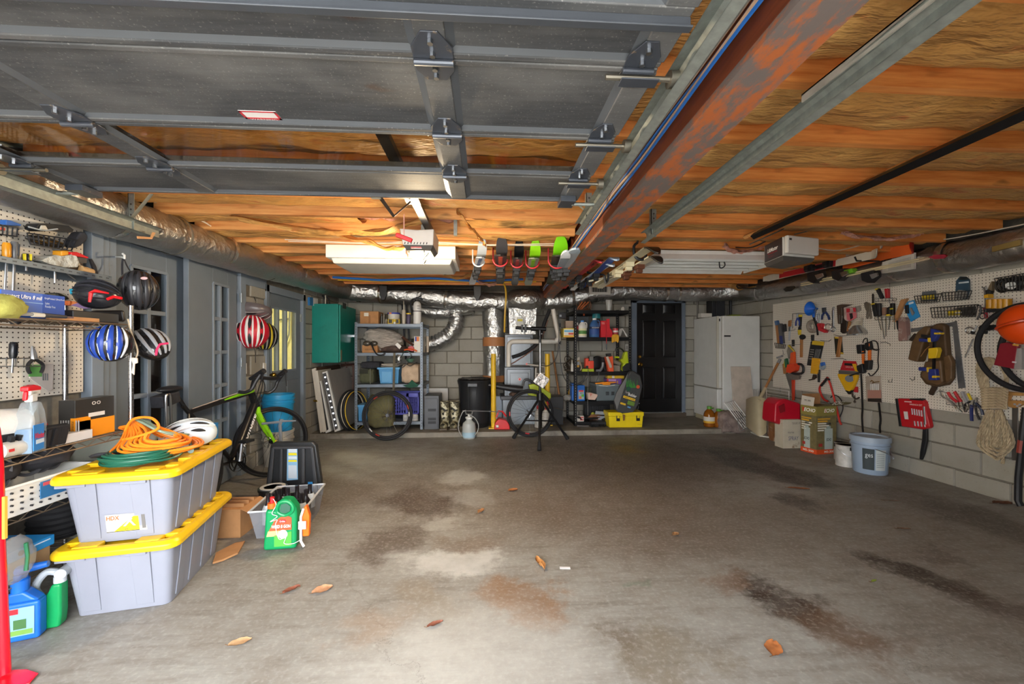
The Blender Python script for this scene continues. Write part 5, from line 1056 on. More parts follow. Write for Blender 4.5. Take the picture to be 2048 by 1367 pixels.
lb_=j.part('label','!2c4a86');lb_.lathe((xm,6.25+w_*.45,z+h*.14),[(w_*.505,0),(w_*.505,h*.42)],18,sy=.86,cap=False);j.part('label_band','!1f2a48').lathe((xm,6.25+w_*.45,z+h*.44),[(w_*.508,0),(w_*.508,h*.11)],18,sy=.86,cap=False);j.part('lettering','!d8d8dc').text('WASHER',(xm,6.25+w_*.45-w_*.44,z+h*.5),(1,0,0),(0,0,1),w=w_*.7,h=h*.06)
rp=T('red_box','open bright red cardboard display box on the black shelf','box',lambda:mt('red_board','bf1a26',.5,v=.05),bev=.003);rb_(rp,6.26,1202,641,1212,674,.25,z);rp.trace(PB(6.24),[(1212,638),(1218.5,637),(1219,656),(1224,661),(1224.5,674),(1212,674)],.02);lett(rp,'TOOLS',6.255,1203,644,1209,648,'d8a8a0')
rt_=T('red_tub','round red tub with white lid band on the black shelf','tub','a83038');ro_(rt_,6.26,1227,656,1238.5,672,[(.9,0),(1,.5),(1,1)],z);rt_.part('white_band','cfc4bc');ro_(rt_.ch[-1],6.256,1226.6,660.5,1239,664,CAN)
wg=T('wire_tangle','tangle of white wire hangers at the right of the second black shelf','wire','bdb8b2')
for k in range(4):wg.tube(spline([PB(6.3)(p) for p in [(1238+k,672),(1239+2*k,660-k),(1246,657+k),(1250+k,668),(1254,673)]],4),.004,5)
gv=T('work_glove','yellow work glove hanging over the second black shelf','glove',lambda:cloth('cf9c2e'))
for i,x in enumerate((1225.5,1229,1232.5,1236)):gv.part('finger',lambda:cloth('cf9c2e')).tube([PB(6.17)((x,672)),PB(6.165)((x-.3,680)),PB(6.165)((x-.8,684.5-(i % 3)))],[.016,.016,.011],8)
gv.ball(PB(6.2)((1231,671)),(.055,.035,.025),14,8)
rl_=T('red_lanyard','red and black lanyard hanging from the red box','lanyard','b0262c');rl_.ptube(PB(6.17),[(1212.5,663),(1213,687)],.006,4);rl_.part('black_end',BLACK).ptube(PB(6.17),[(1213,687),(1213,699)],.009,6)
z=BKS[2]
def motor(nm,lab,cat,col,Y,x0,y0,x1,y1,zb,extra=None):
    t=T(nm,lab,cat,col,bev=.008);rb_(t,Y,x0,y0,x1,y1,.14,zb);return t
wt=T('wire_spools','jumble of brown wire spools at the left of the middle black shelf','wire','3f352c');q=ony(1141,732,6.5)
for k in range(9):wt.torus((q.x+rn(-.06,.06),6.5+rn(-.05,.05),z+.1+rn(-.04,.07)),rn(.05,.085),.007,(rn(-1,1),rn(-1,1),rn(-1,1)),18,4)
wt.torus((q.x,6.5,z+.012),.09,.012)
pb_=T('pump_bottle','white and black bottle beside the front post on the middle black shelf','bottle','b9b4ac');ro_(pb_,6.3,1142,719,1147.5,742,[(1,0),(1,.6),(.5,.7),(.4,1)],z)
dw=T('cordless_drill','yellow and black cordless drill on the middle black shelf','drill','c9912c',bev=.008);rb_(dw,6.3,1152.5,720,1159,736,.12,z+.06);dw.part('grip',BLACK,bev=.006);rb_(dw.ch[-1],6.31,1152,732,1160,743,.1,z);dw.part('paper','bdb3a6').trace(PB(6.28),[(1152,716),(1158,713),(1159,719),(1153,721)],.02);dw.part('chuck','4a4744').cyl(PB(6.29)((1156,726)),PB(6.27)((1156,726)),.03,n=14)
cb_=T('extension_cord','tan cord looped between drill and sander on the middle black shelf','cord','a28a6c');cb_.ptube(PB(6.24),[(1158,720),(1161,727),(1163,735),(1160,741)],.007,smooth=4)
os_=T('palm_sander','red-orange palm sander with grey top on the middle black shelf','sander','d1452e',bev=.01);rb_(os_,6.3,1171,716,1178,731,.1,z+.05);rb_(os_,6.28,1177,721,1188,735,.12,z+.04);mt_=os_.part('motor_top','6a6864',bev=.006);rb_(mt_,6.3,1179,712,1187,721,.1);os_.part('base',BLACK);rb_(os_.ch[-1],6.29,1172,731,1188,743,.12,z)
hs_=T('hedge_shears','lime green tool bar lying at the front of the middle black shelf','tool','9aa81e',bev=.006);rb_(hs_,6.22,1164,737,1188,742,.06,z)
cs=T('circular_saw','black circular saw with grey hose on the middle black shelf','circular saw',lambda:mt('saw_black','17171a',.25));q=ony(1197,726,6.32);cs.lathe((q.x,6.42,q.z),[(.02,0),(.1,.01),(.115,.04),(.105,.09),(.05,.1)],24,(0,-1,0));rb_(cs,6.35,1203,714,1212,742,.12,z);cs.part('hose','5f6165').ptube(PB(6.24),[(1206,724),(1205,733),(1200,740),(1192,741)],.022,8,smooth=4);cs.part('base',BLACK);rb_(cs.ch[-1],6.34,1190,738,1203,743,.1,z)
bs=T('belt_sander','orange belt sander stood on end on the middle black shelf','sander','d4532a',bev=.008);bs.trace(PB(6.32),[(1208,713),(1222,711),(1224,742),(1214,742)],.1);bs.part('sanding_belt','b3a494',bev=.004).trace(PB(6.21),[(1211,713),(1216,712),(1223,731),(1223,735),(1219,735)],.02);bs.part('motor',BLACK).trace(PB(6.3),[(1211,707),(1219,706),(1220,712),(1212,713)],.08)
gr_=T('angle_grinder','grey and beige grinder between the belt sander and lime saw','grinder','7d7468');gr_.ball(PB(6.35)((1232,724)),(.06,.05,.04),14,8);gr_.tube([PB(6.3)((1226,721)),PB(6.3)((1240,728))],.03,10);gr_.ob((ony(1225,740,6.3).x,6.3,z),(ony(1240,740,6.3).x,6.4,z+.09))
lc=T('cordless_saw','lime green cordless saw with black loop handle on the middle black shelf','saw','a9b81c',bev=.01);lc.trace(PB(6.33),[(1246,703),(1251,702),(1253,722),(1256,728),(1246,741),(1240,741),(1243,727),(1236,719),(1242,716)],.1);lc.part('loop_handle','2a2b22').ptube(PB(6.3),[(1231,701),(1233,697),(1240,696),(1246,700),(1249,706)],.014,6,smooth=3);lc.part('lime_fitting','a9b81c').ptube(PB(6.3),[(1229,714),(1238,714)],.016);lc.part('black_guard',BLACK,bev=.008).trace(PB(6.24),[(1244,734),(1252,726),(1259,725),(1257,741),(1245,742)],.06);lc.part('base',BLACK).ob((ony(1240,741,6.3).x,6.25,z),(ony(1257,741,6.3).x,6.36,z+.02))
for pts,nm in (([(1160,742),(1167,752),(1164,762),(1150,768),(1140,762),(1130,745)],'cord dangling under the middle black shelf at the left post'),([(1176,738),(1176,752),(1170,760),(1162,768)],'cord dangling under the sander on the black shelf'),([(1198,742),(1197,752),(1192,764),(1191,772)],'cord dangling under the circular saw on the black shelf'),([(1176,752),(1175.5,800),(1176,830)],'thin grey cord dropping from the sander to the bottom black shelf')):
    cable('power_cable','thin black '+nm if 'grey' not in nm else nm,[PB(6.19)(p) for p in pts],.004,BLACK if 'grey' not in nm else '55524e',cat='cord')
z=BKS[3]
bj=T('lawn_feed_jug','blue plastic jug with red and green label on the lower black shelf','jug',lambda:mt('jug_blue','1f5aa6',.35),bev=.01);rb_(bj,6.24,1154,770,1170,801,.18,z);rb_(bj,6.26,1143.5,766,1152,801,.16,z);patch(bj,'label',6.238,1157,780,1168,798,'8fa0a4');patch(bj,'red_logo',6.236,1158,780,1167,783,'c23030');patch(bj,'green_patch',6.236,1163,788,1168,793,'4f9a34');patch(bj,'orange_patch',6.236,1158,792,1163,797,'c2703a');lett(bj,'ANT',6.234,1160,784,1167,787,'16181c')
ry=T('yellow_bottle','yellow bottle half hidden by the blue jug on the lower black shelf','bottle','b5862a');ro_(ry,6.5,1137,775,1146,800,[(.8,0),(1,.2),(1,.6),(.3,.9),(.3,1)],z)
cr_=T('clear_bag','clear bag of small parts at the left end of the lower black shelf','bag',lambda:mt('clear_bag','a9a398',.2,alpha=.6,v=.4,s=20));cr_.ball(ony(1134,795,6.4),(.08,.08,.05),16,10,lambda p:1+.2*nz(p.x*4,p.y*4,p.z*4))
pkt=T('paper_bag','crumpled beige paper bag beside the blue jug on the lower black shelf','bag','c4a898',bev=.008);pkt.trace(PB(6.3),[(1171,783),(1178,783),(1192,787),(1192,790),(1187,798),(1173,797)],.1);pkt.part('print','!b87868').trace(PB(6.19),[(1179,786),(1185,787),(1181,793)],.002)
grn=T('olive_box','olive ammunition box behind the beige paper bag','box','3a3c2c',bev=.006);rb_(grn,6.55,1168,775,1192,801,.2,z)
tt2=T('storage_tote','translucent grey storage tote with latches on the lower black shelf','tote','5a6468',bev=.01);rb_(tt2,6.25,1193,771,1238,800,.4,z);lid=tt2.part('lid','6a7478',bev=.006);rb_(lid,6.235,1192,768,1239,772,.43)
for x in (1215,1226):la=tt2.part('latch','34393c',bev=.004);rb_(la,6.235,x-3,783,x+3,790,.016)
yc=T('yellow_carton','flat yellow carton topmost on the grey storage tote','carton','d0a82e',bev=.002);rb_(yc,6.4,1215,750.5,1248,756.5,.12);patch(yc,'print',6.398,1224,751,1229,756,'d8d0c0')
pu=T('purple_carton','purple printed carton under the yellow one on the grey tote','carton','6f4a9a',bev=.002);rb_(pu,6.36,1213,756.8,1243,768,.16);patch(pu,'pink_print',6.358,1217,758,1232,762,'b98fc0');patch(pu,'red_end',6.358,1213.5,757,1217,763,'b8383c');patch(pu,'yellow_print',6.358,1234,761,1236,767,'c9a03c')
oc=T('marker_set','orange plastic tool handles lying across the grey tote lid','tool','df8a1e',bev=.004);oc.trace(PB(6.22),[(1189,765),(1205,763),(1231,762.5),(1231,764.5),(1210,767),(1190,767)],.04);oc.trace(PB(6.18),[(1202,767),(1220,764.5),(1219,769),(1206,769)],.04)
pw_=T('white_plate','white tray edge resting on the grey tote lid','tray','c4c0b6');pw_.trace(PB(6.225),[(1196,769),(1213,770.5),(1229,768.5),(1229,769.8),(1213,772),(1199,771)],.03)
z=.13
bc=T('black_crate','black slatted plastic crate at the back of the bottom black shelf','crate','1b1b1d',bev=.004);rb_(bc,6.62,1170,806,1220,842,.12,z);sl_=bc.part('slats','2b2b2e',kind='stuff')
for i in range(9):rb_(sl_,6.605,1175+i*4.6,812,1177.5+i*4.6,832,.012)
bx3=T('small_carton','small white carton with red stripes on the bottom black shelf','carton','b5b0a8',bev=.002);rb_(bx3,6.24,1154,831,1168,842,.1,z);patch(bx3,'red_stripe',6.238,1159,833.5,1167,835.5,'a8343a');patch(bx3,'red_stripe',6.238,1160,838,1167,840,'a8343a')
gz=T('drawer_tray','light grey compartment tray on the bottom black shelf','tray','8a8f96',bev=.002);gz.trace(PB(6.35),[(1191,821),(1216,823),(1216,829),(1190,828)],.02);gz.ob((ony(1192,829,6.35).x,6.35,z),(ony(1214,829,6.35).x,6.5,z+.06))
jt=T('tool_clutter','loose black hoses and tools heaped on the bottom black shelf','tools','1e1e20')
for k in range(10):a_=V((rn(1.45,1.95),rn(6.22,6.5),z+.02));jt.tube([a_,a_+V((rn(-.25,.25),rn(-.05,.05),rn(.0,.06))),a_+V((rn(-.3,.3),.05,.02))],.018,6)
gn=T('tennis_ball','yellow-green ball among the tools on the bottom black shelf','ball','9a9a34');gn.ball(ony(1186,828,6.45),.035,14,10)
brn=T('garden_gloves','tan gloves heaped beside the yellow-green ball','gloves',lambda:cloth('8a5f44'));brn.ball(ony(1190,834,6.4),(.11,.06,.05),18,10,lambda p:1+.3*nz(p.x*4,p.y*4,p.z*4))
rod=T('metal_tube','short silver metal tube lying in front of the bottom black shelf','tube',STEEL);rod.tube([ony(1154,852,6.12),ony(1177,852.5,6.12)],.014,10);rod.v=[p+V((0,0,.07+.014-ony(1165,852,6.12).z)) for p in rod.v]
br_=T('hand_brush','black bristle hand brush lying in front of the bottom black shelf','brush',BLACK);q=ony(1196,848,6.12);br_.box((q.x,6.12,.13),(.22,.09,.03));bb=br_.part('bristles','151516',kind='stuff')
for k in range(120):x,y=q.x+rn(-.11,.11),6.12+rn(-.045,.045);bb.cyl((x,y,.115),(x+rn(-.02,.02),y+rn(-.02,.02),.072),.003,n=4)
# --- yellow toolbox and grass seed bag
tx=T('toolbox','bright yellow plastic toolbox with black latches in front of the door','toolbox',lambda:mt('toolbox_yellow','d9c01c',.35,v=.06),bev=.008);a_,b_=ony(1218,829,6.02),ony(1287,855,6.02)
tx.box(((a_.x+b_.x)/2,6.15,.07+.085),(b_.x-a_.x,.24,.17),taper=.95);ld=tx.part('lid',lambda:mt('toolbox_yellow','d9c01c'),bev=.01);ld.box(((a_.x+b_.x)/2,6.15,.07+.2),(b_.x-a_.x+.02,.26,.06));zz_=.07+.16
for x in (1237,1277):la=tx.part('latch',BLACK,bev=.004);q=ony(x,840,6.0);la.ob((q.x-.025,6.008,zz_-.06),(q.x+.025,6.03,zz_+.02));la.part('clasp',lambda:mt('toolbox_yellow','d9c01c')).ob((q.x-.016,6.0,zz_-.015),(q.x+.016,6.01,zz_+.025))
ks=tx.part('tag','7a5a2e');ks.trace(PB(5.99),[(1245,828),(1250,829),(1249,840),(1246,841)],.008);tx.part('embossing','!9a8410').text('TOOLBOX',ony(1279,848,6.02)+V((0,-.004,0)),(1,0,0),(0,0,1),w=.07,h=.012)
def grassbag():
    P=PB(6.12);t=T('grass_seed_bag','dark grass-seed bag standing tilted on the yellow toolbox','bag',lambda:mt('seed_bag','3e3f40',.4,v=.1,bump=.4,bs=12,bd=.02),bev=.02)
    t.trace(P,[(1226,800),(1232,783),(1256,742),(1262,740),(1276,749),(1281,770),(1273,807),(1262,823),(1240,828),(1228,818)],.1)
    P2=PB(6.01);sd_=t.part('side_gusset','6c6c6a');sd_.trace(P2,[(1228,800),(1233,785),(1256,746),(1251,768),(1240,800),(1234,818)],.004)
    gs=t.part('grass_print','!3f8a3c')
    for k in range(16):x=1253+k*1.3;gs.trace(PB(6.005),[(x,775),(x+2,775),(x+rn(-4,4),754+rn(0,9))],.003)
    t.part('logo_oval','!1c4a3a').cyl(PB(6.0)((1257,777))+V((0,-.004,0)),PB(6.0)((1257,777)),.035,n=20)
    t.part('orange_dot','!c2502a').cyl(PB(6.0)((1276,773))+V((0,-.004,0)),PB(6.0)((1276,773)),.026,n=18)
    rt,up=V((.93,0,-.3)),V((.3,0,.93))
    t.part('lettering','!e2e0dc').text('Turf',PB(6.0)((1254,784)),rt,up,w=.055,h=.03);t.part('lettering','!e8e6e2').text('Builder',PB(6.0)((1265,790)),rt,up,w=.13,h=.045,bold=.02)
    yb=t.part('yellow_band','!d8b022');q=PB(6.003)((1258.5,796));yb.box(q,(.19,.004,.035),Matrix((rt,(0,1,0),up)).transposed().to_4x4());t.part('lettering','!2c2a24').text('HALF ACRE',q+V((0,-.003,0)),rt,up,w=.16,h=.02)
    y2=t.part('yellow_band','!d8b022');y2.box(PB(6.003)((1246,807)),(.085,.004,.028),Matrix((rt,(0,1,0),up)).transposed().to_4x4());t.part('lawn_print','!5f7f2e').box(PB(6.003)((1262,806)),(.11,.004,.06),Matrix((rt,(0,1,0),up)).transposed().to_4x4());t.part('blue_print','!4f86c0').box(PB(6.003)((1258,814)),(.05,.004,.02),Matrix((rt,(0,1,0),up)).transposed().to_4x4())
grassbag()
cn=T('coat_hanger','black hook tangle leaning on the foot of the black door','hook',BLACK);cn.ptube(PB(6.3),[(1268,806),(1276,809),(1276,817),(1270,822),(1262,825)],.012,smooth=3);cn.part('white_strap','c9c9c9').ptube(PB(6.28),[(1272,807),(1279,806)],.008)
for px,py0,py1,lab in ((1262,668,682,'white switch plate between the black shelf and the black door'),(1254,688,701,'white double outlet low between the black shelf and the black door')):
    o_=T('wall_outlet',lab,'outlet','cac6be',bev=.003);rb_(o_,6.97,px-3,py0,px+3,py1,.02);o_.part('socket','8f8b84');rb_(o_.ch[-1],6.965,px-1.2,py0+3,px+1.2,py1-3,.006)
# --- fridge
FR=lambda:mt('fridge_white','c9c9c5',.35,v=.04,dirt=('a5a29a',20,.72,.8))
fg=T('fridge','old white two-door fridge-freezer in the right back corner','fridge',FR,bev=.01);fg.ob((3.62,6.12,.1),(4.21,6.86,1.745))
for z0,z1,nm in ((.15,.62,'freezer_door'),(.635,1.74,'fridge_door')):
    d_=fg.part(nm,FR,bev=.012);d_.ob((3.535,6.13,z0),(3.605,6.85,z1));g_=d_.part('gasket','a8a59c');g_.ob((3.605,6.14,z0+.01),(3.62,6.84,z1-.01))
hd=fg.ch[1].part('handle_groove','b9b6a8',bev=.004);hd.ob((3.528,6.125,.64),(3.56,6.15,1.74))
fg.part('seam_trim','8a877c').ob((3.53,6.12,.618),(3.61,6.85,.637));fg.part('kick_plate','aaa184',bev=.004).ob((3.56,6.14,.075),(3.64,6.84,.145));bd_=fg.part('badge','222224');q=ony(1455,671.5,6.115);bd_.ob((q.x-.05,6.112,q.z-.012),(q.x+.05,6.12,q.z+.012));fg.part('hinge',BLACK).ob((3.56,6.12,1.66),(3.575,6.13,1.7))
for i in range(2):fg.part('foot',BLACK).cyl((3.66+.5*i,6.2,.07),(3.66+.5*i,6.2,.1),.02)
T('white_carton','small white carton on top of the fridge','carton','c2beb6',bev=.003).ob((ony(1402,628,6.5).x,6.5,1.745),(ony(1424,628,6.5).x,6.6,ony(1410,626,6.5).z))
for i,(x0,x1) in enumerate(((1424,1431),(1432,1450))):
    s_=T('speaker',('slim' if i == 0 else 'wide')+' black speaker box standing at the back of the fridge top','speaker',BLACK,bev=.006);a_,b_=ony(x0,600,6.6),ony(x1,632,6.6);s_.ob((a_.x,6.6,1.745),(b_.x,6.78,a_.z));s_.part('front_panel',lambda:pl('2c2e33' if i else '1a1a1c')).ob((a_.x+.01,6.594,1.76),(b_.x-.01,6.602,a_.z-.01))
gp=T('green_packet','flat green packet on top of the fridge','packet','7f8f2c',bev=.003).ob((ony(1463,628,6.4).x,6.4,1.745),(ony(1481,628,6.4).x,6.55,1.785))
for i,(px,c_,Y) in enumerate(((1461,'1c1c1e',6.9),(1480,'5a4034',6.95),(1485,'6f4a38',6.97),(1395,'5f5a54',6.97))):
    p_=T('riser_pipe',['black pipe rising behind the fridge','left copper pipe rising behind the fridge','right copper pipe in the corner behind the fridge','thin grey conduit on the wall left of the fridge'][i],'pipe',c_);q=ony(px,620,Y);p_.cyl((q.x,Y,1.2),(q.x,Y,2.12),.022 if i < 1 else .014,n=10)
# --- leaning board, bottles, racks, shovel
bo=T('shelf_board','beige shelf board leaning against the fridge side','board',lambda:mt('beige_board','b5a99c',.6),bev=.003);P=lambda p:V((0,0,0))
def lean(px,y,zz):r=ony(px,800,y);return V((r.x,y,zz))
ztop=ony(1480,733,6.08).z
bo.prism([lean(1462,6.08,ztop),lean(1501,6.08,ztop),lean(1512,5.96,.02),lean(1470,5.96,.02)],(0,.016,.004))
for i,(x0,x1,y0,y1,lab) in enumerate(((1408,1429,812,850,'amber juice bottle with green cap and white label by the fridge foot'),(1427,1447,817,856,'second amber juice bottle with green cap, beside the clear bag'))):
    Y=6.02-.04*i;b_=T('juice_bottle',lab,'bottle',lambda:mt('amber_juice','9a5a1a',.12,tr=.35,ior=1.35));a_,e_=ony(x0,y0,Y),ony(x1,y1,Y);xm,w_,h=(a_.x+e_.x)/2,e_.x-a_.x,a_.z-.07
    b_.lathe((xm,Y,.072),[(w_*.42,0),(w_*.5,h*.06),(w_*.48,h*.3),(w_*.5,h*.36),(w_*.48,h*.6),(w_*.38,h*.74),(w_*.2,h*.84),(w_*.17,h*.88)],22);b_.part('cap','4f8a2c').cyl((xm,Y,.07+h*.87),(xm,Y,.07+h),w_*.2,n=16);b_.part('carry_ring','5a9a34').torus((xm+.03,Y,.07+h*.9),.035,.006,(0,.3,1),16,5)
    if i == 0:l_=b_.part('label','!c4bfb4');l_.lathe((xm,Y,.072+h*.2),[(w_*.503,0),(w_*.5,h*.3)],22,cap=False);b_.part('label_fruit','!c99c2e').lathe((xm,Y,.072+h*.2),[(w_*.506,0),(w_*.506,h*.1)],22,cap=False)
sack('plastic_bag','clear plastic bag of scraps slumped beside the juice bottles','bag',lambda:mt('clear_scrap_bag','8a7a74',.18,alpha=.75,v=.4,s=10,bump=1,bs=14,bd=.04),5.8,1445,824,1492,866,.25,.003,am=.2,sd=2)
def rack(nm,lab,A,B,C_,n,r,mat):      # wire panel: corner A, side AB crossed by n wires running along AC
    t=T(nm,lab,'wire rack',mat);A,B,C_=V(A),V(B),V(C_);D_=B+C_-A;t.tube([A,B,D_,C_],r*1.6,6,True)
    for k in range(1,n):t.tube([A.lerp(B,k/n),C_.lerp(D_,k/n)],r,5)
    return t
RW_='cfccc6'
rack('wire_rack','white wire rack propped tilted over the clear bag',ony(1449,806,5.75),ony(1468,801,5.9),ony(1487,856,5.6),5,.005,RW_)
rack('wire_rack','white wire fridge shelf standing behind the red petrol can',onx(1533,775,4.15),onx(1533,828,4.15),onx(1578,782,4.15),9,.004,RW_)
rack('wire_rack','grey wire rack lying against the shovel scoop',ony(1475,838,5.62),ony(1500,828,5.7),ony(1480,862,5.55),4,.004,'7a7a78')
rw2=rack('wire_basket','small white wire stand in front of the white fridge shelf',onx(1540,812,4.0),onx(1540,830,4.0),onx(1552,811,4.0),2,.006,RW_)
rack('wire_rack','narrow white wire rack leaning on the fridge beside the beige board',ony(1505,778,6.06),ony(1515,778,6.06),ony(1508,838,5.99),4,.004,RW_)
sv=T('snow_shovel','beige plastic snow shovel with wooden handle leaning on the pegboard','shovel');YS=5.55
def scoop(u,v):
    px=1492+41*u;top=798-6*math.sin(PI*u);bot=850+24*(1-abs(u-.7)*1.3)
    py=top+(bot-top)*v;d=.13*(1-math.sin(PI*min(1,max(0,u)))**.7)+.10*(1-v)**3
    return ony(px,py,YS-.0-d+.06)
sc2=sv.part('scoop',lambda:mt('beige_plastic','a89b7e',.4,v=.08));sc2.grid(scoop,18,12);sc2.ang=70
A_,B_=ony(1518,800,YS-.02),onx(1560,718,4.16)
sv.part('socket',lambda:mt('beige_plastic','a89b7e')).tube([A_,A_.lerp(B_,.3)],[.028,.02],10);sv.part('handle',WOODH).tube([A_.lerp(B_,.28),A_.lerp(B_,.92)],.016,10);gpv=sv.part('grip','8f8f90');gpv.tube([A_.lerp(B_,.9),B_],.02,10);gpv.tube([B_+V((0,-.05,.05)),B_+V((0,.06,.02))],.014,8)
dkk=T('steel_bar','dark steel bar leaning in the corner right of the fridge','bar',lambda:mt('dark_bar','4a4a4a',.5,.4));dkk.tube([ony(1519,735,6.4),ony(1533,790,6.1)],.016,6)
tw_=T('drip_tray','white plastic tray on the floor under the shovel','tray','b9b6a8',bev=.004);q=[onz(x,y,.004) for x,y in ((1494,862),(1519,873),(1545,876),(1545,860),(1520,853))];tw_.prism(q,(0,0,.02))
cbm=lambda:mt('stained_cardboard','8a5c38',.85,v=.25,s=8,dirt=('c9c0b0',3,.52,.62))
c1_=T('cardboard_box','water-stained cardboard box holding the red petrol can','box',cbm,bev=.003);A_,B_,C_=onz(1541,880,0),onz(1575,891,0),onz(1610,888,0)
c1_.prism([A_,B_,B_+V((.16,.3,0)),A_+V((.16,.3,0))],(0,0,.29));fl_=c1_.part('flap',cbm);fl_.prism([A_+V((0,0,.29)),A_.lerp(B_,.4)+V((0,0,.29)),A_.lerp(B_,.4)+V((-.03,-.05,.34)),A_+V((-.06,-.03,.35))],(.004,.004,0))
c2_=T('carton','stained white carton with torn side beside the tall olive printed box','carton',lambda:mt('stained_white_board','b5ab98',.8,v=.1,dirt=('6a4a2a',5,.58,.68)),bev=.003);a_,b_=ony(1566,839,4.95),ony(1602,892,4.95);c2_.ob((a_.x,4.95,0),(b_.x,5.1,a_.z));lett(c2_,'TUB GRO UP',4.948,1584,844,1600,848,'4a4640');lett(c2_,'ROUTINE',4.948,1576,863,1588,866,'3c4450');lett(c2_,'SPRAY',4.948,1577,872,1597,880,'565a72')
r_=T('petrol_can','large deep-red petrol can sitting on the stained boxes','petrol can',lambda:mt('red_can','b01528',.35,v=.06),bev=.025);P=PB(5.0)
r_.prism([P(p) for p in [(1549,845),(1550,825),(1552,808),(1561,798),(1572,797),(1602,806),(1603,842),(1585,842),(1575,848),(1560,849)]],(0,.25,0));gr=r_.part('grip_recess',lambda:mt('red_can_dark','7c0f1c',.4),bev=.008);gr.trace(PB(4.99),[(1556,812),(1568,806),(1570,822),(1560,826)],.012)
# --- tall olive box
E0,E1,E2=onz(1601.5,900,0),onz(1633,908.5,0),onz(1673,906,0)
hE=ony(1632,813,E1.y).z;up=V((0,0,1));olive=lambda:mt('olive_print','6e6340',.7,v=.18,s=30,bump=.15)
eb=T('sprayer_box','tall olive printed sprayer box with open flaps by the right wall','box',olive,bev=.002);E3=E0+E2-E1;eb.prism([E0,E1,E2,E3],(0,0,hE))
def onface(A_,B_,u0,u1,z0,z1,nm,mat,t=.002,lab=None):
    d=(B_-A_);n_=V((d.y,-d.x,0)).normalized();n_=-n_ if n_.dot(V((0,0,0))-A_) < 0 else n_;p=eb.part(nm,mat,lab)
    q=[A_+d*u+up*zv for u,zv in ((u0,z0),(u1,z0),(u1,z1),(u0,z1))];p.prism(q,n_*t);return d.normalized(),n_,lambda u,zv:A_+d*u+up*zv+n_*(t+.001)
for A_,B_,su in ((E0,E1,0),(E1,E2,1)):
    onface(A_,B_,0,1,0,.055,'orange_band','!cf4a1c');onface(A_,B_,0,1,hE-.11,hE,'olive_header','!857a3c')
    d,n_,at=onface(A_,B_,.4 if su else .22,.8 if su else .6,.055,.3,'sprayer_print','!aab4ad')
    eb.part('lettering','!1c1c18').text('ECHO',at(.6 if su else .4,.17),d,up,w=.07,h=.035,shear=.25,bold=.02);onface(A_,B_,.5 if su else .3,.7 if su else .52,.3,.33,'sprayer_cap_print','!8f9a94');onface(A_,B_,.48 if su else .28,.72 if su else .54,.345,.37,'pump_print','!26261f')
    eb.part('lettering','!ded6c8').text('MS-300',at(.62 if su else .5,.028),d,up,w=.14,h=.026,bold=.02);eb.part('lettering','!e6e2d8').text('ECHO',at(.62 if su else .58,hE-.05),d,up,w=.15,h=.045,shear=.3,bold=.03);onface(A_,B_,.38 if su else .12,.48 if su else .24,hE-.075,hE-.025,'red_logo','!b83a24',.003)
    for k,(c_,ln_) in enumerate((('d09a26',.62),('d09a26',.48),('d8d4c6',.66),('d8d4c6',.56),('d8d4c6',.42),('d8d4c6',.3))):onface(A_,B_,.06,.06+ln_,hE-.155-k*.027,hE-.14-k*.027,'text_line','!'+c_)
    onface(A_,B_,.1 if su else .12,.28 if su else .3,.09,.125,'red_caption','!9a2a22',.003)
f1=eb.part('flap','c9c2b4','white inner flap');nE=V((-.3,-.6,0)).normalized()*.06;f1.prism([E0+up*hE,E1.lerp(E0,.18)+up*hE,E1.lerp(E0,.2)+up*(hE+.11)+nE,E0+up*(hE+.12)+nE],(.002,.003,0));f2=eb.part('flap',CARD);f2.prism([E0+up*hE,E3+up*hE,E3+up*(hE+.13),E0+up*(hE+.13)+V((.02,0,0))],(.003,.003,0));f3=eb.part('flap',olive);f3.prism([E1.lerp(E2,.1)+up*hE,E2+up*hE,E2+up*(hE+.05)+V((.18,-.1,0)),E1.lerp(E2,.35)+up*(hE+.06)+V((.16,-.08,0))],(0,0,.003))
d,n_,at=onface(E0,E1,.1,.1001,.1,.1001,'speck',olive);eb.part('lettering','!3a3834').text('MS-300',E0.lerp(E1,.42)+up*(hE+.065)+nE*.55+n_*.006,d,up,w=.08,h=.022);eb.part('lettering','!dcd8cc').text('ECHO',E1.lerp(E2,.5)+up*(hE+.05)+V((.08,-.08,0)),(E2-E1),up+V((.6,-.3,0)),w=.16,h=.05,shear=.3,bold=.02)
# --- paint cans and bucket
def tin(nm,lab,x0,x1,y0,ybase,body,lidm,drip=None):
    f=onz((x0+x1)/2,ybase,0);dpt=f.y;a_,b_=ony(x0,900,dpt+.05),ony(x1,900,dpt+.05);r=(b_.x-a_.x)/2*math.cos(math.atan(((x0+x1)/2-1024)/FPX));y=dpt+r;h=ony(x0,y0,y).z;t=T(nm,lab,'paint can',body);c=((a_.x+b_.x)/2,y,0)
    t.lathe(c,[(r,0),(r*1.02,.004),(r,.01),(r,h-.012),(r*1.03,h-.006),(r*1.03,h)],28);l_=t.part('lid',lidm);l_.lathe((c[0],c[1],h),[(r*.94,0),(r*.92,.003),(r*.8,-.004),(r*.3,-.004)],28)
    return t,c,r,h
t,c,r,h=tin('paint_can','white paint can with black drips, front one beside the bucket',1677,1717,889,935,lambda:mt('paint_can_label','b5b2ac',.5,v=.2,s=14,dirt=('6a655e',9,.62,.7)),'8a8378')
dr=t.part('paint_drip',lambda:mt('black_paint','1b1b1c',.3));k0=[(r*1.012,h-.012)]
dr.grid(lambda u,v:V((c[0]+r*1.012*math.cos(-1.9+2.4*u),c[1]+r*1.012*math.sin(-1.9+2.4*u),h-.008-v*(.035+.04*abs(nz(u*5,2))))),24,3)
